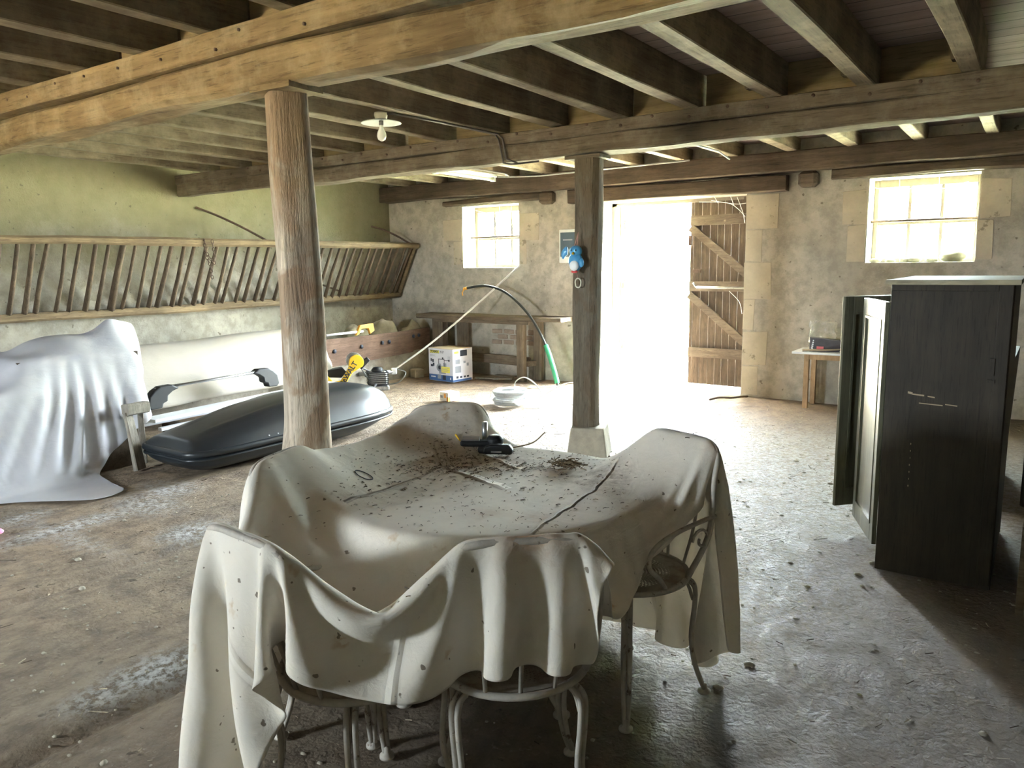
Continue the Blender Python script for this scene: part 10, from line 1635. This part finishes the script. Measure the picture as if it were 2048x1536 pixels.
CH = (('iron chair at the right of the round table, with punched seat and armrest in view', (-1.17, 2.42), (-.35, -.94), .28, 'A'),
      ('iron chair nearest the camera, its backrest holding up the front of the cloth', (-1.17, 1.68), (-.64, .76), .335, 'B'),
      ('iron chair at the lower left, seat showing below the cloth', (-1.52, 1.42), (.1, .99), .335, 'B'),
      ('iron chair on the left side of the round table, hidden under the cloth corner', (-1.87, 1.75), (.95, .3), .28, 'A'),
      ('iron chair behind the round table, making the far hump of the cloth', (-1.97, 2.51), (.8, -.6), .335, 'B'))
protos = {}
for lab, c, f, bk, kind_ in CH:
    rz = math.atan2(f[1], f[0]) - PI / 2
    if kind_ not in protos:
        t = thing('garden_chair', lab, 'chair', (0, 0, 0), 0, 'iron chairs around the covered table'); chair_parts(t, bk); protos[kind_] = t
    else:
        t = copy_tree(protos[kind_]); t['label'] = lab
    t.location = (c[0], c[1], 0); t.rotation_euler = (0, 0, rz)

t = thing('garden_table', 'round iron garden table hidden under the cream dust sheet', 'table', (-1.65, 2.25, 0))
MB().lathe([(0, .728), (.58, .728), (.592, .722), (.592, .705), (.57, .700), (0, .705)], (-1.65, 2.25, 0), 56).build('tabletop', M['iron'], parent=t)
for k_ in range(4):
    a = PI / 4 + k_ * PI / 2 + .45; d = Vector((math.cos(a), math.sin(a), 0)); o_ = Vector((-1.65, 2.25, 0)); q = MB()
    for off in (-.014, .014):
        n_ = Vector((-d.y, d.x, 0)) * off
        q.tube(catmull([o_ + d * .30 + n_ + Vector((0, 0, .70)), o_ + d * .22 + n_ + Vector((0, 0, .55)), o_ + d * .20 + n_ + Vector((0, 0, .30)), o_ + d * .30 + n_ * .6 + Vector((0, 0, .10)), o_ + d * .40 + n_ * .3 + Vector((0, 0, .01))], 5), .010, 7)
    lg = q.build('leg', M['iron'], parent=t)
    c_ = o_ + d * .40; MB().lathe([(.03, -.004), (.03, .004), (.012, .014), (0, .016)], (c_.x, c_.y, 0), 14).build('foot', M['iron'], parent=lg)

# ---------------- the big dust sheet
TC = np.array([-1.65, 2.25])
def grime(P):
    d = P[:, :2] - TC; a = np.clip(1.2 - np.hypot(d[:, 0] + .25, d[:, 1] - .38) / .45, 0, 1)
    b = .45 * np.clip(1 - np.abs(np.hypot(d[:, 0], d[:, 1]) - .3) / .5, 0, 1)
    c = .8 * np.exp(-((P[:, 0] + 1.33) ** 2 + (P[:, 1] - 2.5) ** 2) / .02) * (P[:, 2] < .8)
    return np.clip((np.maximum(a * .45, b * .35) + c) * (P[:, 2] > .55), 0, 1)


def rustm(P):
    r = np.zeros(len(P))
    for x, y, z, s, k in ((-1.76, 1.13, .91, .045, 1), (-.90, 2.63, .89, .05, 1), (-.93, 1.42, .925, .07, .7), (-1.12, 1.30, .92, .03, .7), (-1.3, 2.0, .74, .05, .35), (-1.45, 1.95, .74, .06, .3), (-.8, 1.55, .85, .03, .4)):
        r = np.maximum(r, k * np.exp(-((P[:, 0] - x) ** 2 + (P[:, 1] - y) ** 2 + (P[:, 2] - z) ** 2) / (s * s)))
    return r


so, Q = cloth_obj('dust_sheet', TABLE_DATA, TABLE_R, TABLE_C, M['cloth'], 'big cream dust sheet draped over the round table and its chairs', 'dust sheet', .0022, {'grime': grime, 'rust': rustm}, (-1.65, 2.25, 0))
ZT = .746
from mathutils.bvhtree import BVHTree
qv = Q.reshape(-1, 3); rC = Q.shape[1]
bvh = BVHTree.FromPolygons([tuple(p) for p in qv], [(i * rC + j, i * rC + j + 1, (i + 1) * rC + j + 1, (i + 1) * rC + j) for i in range(Q.shape[0] - 1) for j in range(rC - 1)])
def top_z(x, y):
    h = bvh.ray_cast(Vector((x, y, 2)), Vector((0, 0, -1))); return h[0].z if h[0] is not None else 0.0


# crumbs, seeds and twigs scattered on the cloth
rr = random.Random(11); b = MB(); b2 = MB()
def crumb(mb, x, y, s, z=None):
    z = top_z(x, y) if z is None else z
    if z < .3: return
    a = rr.uniform(0, PI); L = s * rr.uniform(.6, 2.2); dz = rr.uniform(-.2, .3) * L
    mb.tube([(x - math.cos(a) * L / 2, y - math.sin(a) * L / 2, z + s * .12), (x, y, z + s * .25 + abs(dz) * .3), (x + math.cos(a) * L / 2, y + math.sin(a) * L / 2, z + s * .12 + abs(dz) * .5)], s * rr.uniform(.06, .2), 4)


for k_ in range(1500):
    if k_ < 640:
        x = rr.gauss(-1.98, .14); y = rr.gauss(2.48, .10)
        if k_ % 2: u_ = rr.uniform(0, 1); x = -2.06 + .5 * u_ + rr.gauss(0, .04); y = 2.20 + .38 * u_ + rr.gauss(0, .04)
    elif k_ < 1200:
        a = rr.uniform(0, 2 * PI); r_ = .56 * math.sqrt(rr.random()); x = -1.65 + r_ * math.cos(a); y = 2.25 + r_ * math.sin(a)
    else:
        x = rr.uniform(-2.4, -1.0); y = rr.uniform(1.2, 2.9)
    crumb(b if k_ % 3 else b2, x, y, rr.uniform(.003, .0095))
for k_ in range(420):
    a = rr.uniform(0, 2 * PI); r_ = abs(rr.gauss(0, .035)); crumb(b2 if k_ % 3 else b, -1.525 + r_ * math.cos(a), 2.585 + r_ * math.sin(a) * .8, rr.uniform(.007, .02), ZT + rr.uniform(0, .022))
b.build('debris', M['leafdark'], label='dark crumbs and seeds scattered over the cream cloth', cat='debris', kind='stuff')
b2.build('debris', M['twig'], label='straw twigs scattered over the cream cloth with a small heap near the right', cat='debris', kind='stuff')
ring = [(-2.03 + .034 * math.cos(a), 1.965 + .03 * math.sin(a), top_z(-2.03 + .034 * math.cos(a), 1.965 + .03 * math.sin(a)) + .003) for a in np.linspace(0, 2 * PI, 25)]
MB().tube(ring, .0017, 5, cap=False).build('wire_ring', M['ink'], label='thin dark wire ring lying on the table cloth at the left', cat='ring')

# the two black tools on the cloth
t = thing('metal_clamp', 'black clamp with an upright pin and silver plate on the table cloth', 'clamp', (-1.97, 2.64, ZT))
q = MB(); q.obox((-1.99, 2.63, ZT + .032), (.17, .05, .026), rz=.5, ch=.006); q.lathe([(0, 0), (.036, 0), (.038, .03), (.024, .045), (0, .046)], (-1.935, 2.665, ZT + .022), 18); q.lathe([(0, -.002), (.03, -.002), (.03, .02), (0, .02)], (-1.95, 2.61, ZT + .002), 16); q.build('body', M['black'], parent=t, bevel=.003)
MB().obox((-2.02, 2.605, ZT + .05), (.075, .022, .016), rz=.5, rx=.5).build('label_plate', M['alu'], parent=t)
MB().tube([(-2.0, 2.68, ZT + .03), (-2.003, 2.684, ZT + .115)], .0125, 10).build('pin', M['chrome'], parent=t)
MB().tube([(-2.11, 2.61, ZT + .06), (-2.05, 2.59, ZT + .012)], .005, 6).build('spike', M['yellow'], parent=t)
t = thing('metal_clamp', 'flat black handle piece lying right of the clamp with the pin', 'clamp', (-1.87, 2.63, ZT))
q = MB(); q.prism([(-.062, 0), (.062, 0), (.066, .02), (.05, .043), (-.03, .040), (-.062, .03)], -.02, .02, 'XZ', (-1.875, 2.605, ZT + .004), Matrix.Rotation(.42, 3, 'Z')); q.build('body', M['black'], parent=t, bevel=.008)
MB().obox((-1.87, 2.583, ZT + .017), (.045, .004, .006), rz=.42).build('slot', M['alu'], parent=t)
MB().tube(catmull([(-1.87, 2.70, ZT + .01), (-1.80, 2.76, ZT + .03), (-1.76, 2.80, ZT + .075)], 4), .003, 5).build('twig', M['twig'], label='thin bent twig standing behind the clamps on the cloth', cat='twig')

# ---------------- litter on the floor
rr = random.Random(21); b = MB(); b2 = MB()
for k_ in range(1300):
    x = rr.uniform(-5.2, .4); y = rr.uniform(.9, 8.4)
    if x > -.65 and y > 4: continue
    z = floor_h(x, y); a = rr.gauss(.2, .9); s = rr.uniform(.005, .02) if k_ % 9 else rr.uniform(.02, .06)
    (b if k_ % 2 else b2).tube([(x - math.cos(a) * s, y - math.sin(a) * s, z + .002), (x + math.cos(a) * s, y + math.sin(a) * s, z + .004 + s * .12)], rr.uniform(.0008, .0022), 3)
b.build('litter', M['straw'], label='bits of pale straw strewn over the barn floor', cat='straw', kind='stuff')
b2.build('litter', M['leafdark'], label='dark twigs and crumbs strewn over the barn floor', cat='debris', kind='stuff')
b = MB()
for k_ in range(1100):
    x = rr.uniform(-5.0, .6); y = rr.uniform(.8, 6.5)
    s = rr.uniform(.003, .009) * (1 if k_ % 12 else 1.9)
    b.blob((x, y, floor_h(x, y) + s * .2), (s * rr.uniform(.8, 1.6), s, s * .6), k_, .4, 6, 4)
b.build('gravel', M['plinth'], label='small stones lying loose on the barn floor', cat='gravel', kind='stuff')
# ---------------- outdoors
b = MB(); b.smooth = True; xs_ = np.linspace(-34, 26, 40); ys_ = np.linspace(9.3, 50, 26)
b.add([(x, y, -.04 + .05 * noise.noise(Vector((x * .2, y * .2, 0))) * min(1, (y - 9.3))) for y in ys_ for x in xs_], [(j * 40 + i, j * 40 + i + 1, (j + 1) * 40 + i + 1, (j + 1) * 40 + i) for j in range(25) for i in range(39)])
b.build('ground_back', M['grass'], kind='structure')
b = MB(); b.box((-40, -40, -.2), (30, -3.1, -.06)); b.build('ground_front', M['gravel'], kind='structure')
for k_, (x, y, r_) in enumerate(((-10.4, 17.5, 1.25), (-7.6, 18.2, 1.15), (-4.9, 17.2, 1.2), (-2.1, 18.0, 1.2))):
    t = thing('bush', 'leafy green bush far outside the open door, %s from the left' % ordw[k_], 'bush', (x, y, 0), 0, 'bushes outside the door')
    rr = random.Random(50 + k_); q = MB()
    for j in range(420):
        th_ = rr.uniform(0, 2 * PI); ph = math.acos(rr.uniform(-.6, 1)); R_ = r_ * rr.uniform(.8, 1.05)
        p = Vector((x + R_ * math.sin(ph) * math.cos(th_), y + R_ * math.sin(ph) * math.sin(th_), r_ * .8 + R_ * .8 * math.cos(ph)))
        if p.z < .05: continue
        s_ = rr.uniform(.10, .2); a = rr.uniform(0, 6.3); e1 = Vector((math.cos(a), math.sin(a), rr.uniform(-.6, .6))).normalized(); e2 = e1.orthogonal().normalized()
        q.add([p - e1 * s_, p + e2 * s_ * .4, p + e1 * s_, p - e2 * s_ * .4], [(0, 1, 2, 3)])
    q.blob((x, y, r_ * .75), (r_ * .85, r_ * .85, r_ * .72), k_, .3, 16, 10); q.build('foliage', M['foliage'], parent=t)
    MB().tube([(x, y, -.05), (x + .05, y, r_ * .7)], [.09, .05], 8).build('stem', M['bark'], parent=t)

# ---------------- light: hazy bright sky, high sun, openings as portals
w = bpy.data.worlds.new('sky'); SC.world = w; w.use_nodes = True; nt = w.node_tree
bg = nt.nodes['Background']; bg.inputs[0].default_value = (.80, .91, 1.0, 1); bg.inputs[1].default_value = SKY
def lamp(name, typ, loc, rot, **k):
    l = bpy.data.lights.new(name, typ)
    for a, v_ in k.items(): setattr(l, a, v_)
    o = bpy.data.objects.new(name, l); COL.objects.link(o); o.location = loc; o.rotation_euler = rot; return o


sd = Vector((-.60, -.20, -1.15)).normalized()
so_ = lamp('sun', 'SUN', (0, 20, 20), (0, 0, 0), energy=SUN, angle=.02, color=(1, .97, .89))
so_.rotation_euler = sd.to_track_quat('-Z', 'Y').to_euler()
for nm, (x0, x1, z0, z1), y_, rx in (('portal_door', (-4.72, -2.85, 0, 2.31), 9.36, -PI / 2), ('portal_window', (-6.93, -5.96, 1.51, 2.37), 9.36, -PI / 2), ('portal_window', (-1.575, -.585, 1.515, 2.375), 9.36, -PI / 2), ('portal_front', (-4.7, -3.9, 1.1, 1.85), YF - .42, PI / 2)):
    o = lamp(nm, 'AREA', ((x0 + x1) / 2, y_, (z0 + z1) / 2), (rx, 0, 0), shape='RECTANGLE', size=x1 - x0, size_y=z1 - z0)
    o.data.cycles.is_portal = True

# ---------------- camera
cd = bpy.data.cameras.new('camera'); cd.sensor_width = 36; cd.lens = 1538 / 2048 * 36; cd.clip_start = .05
co = bpy.data.objects.new('camera', cd); COL.objects.link(co)
co.matrix_world = Matrix.Translation((0, 0, 1.55)) @ Matrix(((0.82409866, -0.07574604, 0.56135902), (0.56627833, 0.13429944, -0.81319894), (-0.0137936, 0.9880416, 0.15356932))).to_4x4()
SC.camera = co
vs_ = SC.view_settings; vs_.view_transform = 'Standard'; vs_.look = 'None'; vs_.gamma = 1; vs_.use_curve_mapping = False; vs_.exposure = EXPO
SC.cycles.use_denoising = True
SC.cycles.adaptive_threshold = .02; SC.cycles.max_bounces = 9; SC.cycles.diffuse_bounces = 6; SC.cycles.transparent_max_bounces = 12; SC.cycles.sample_clamp_indirect = 12
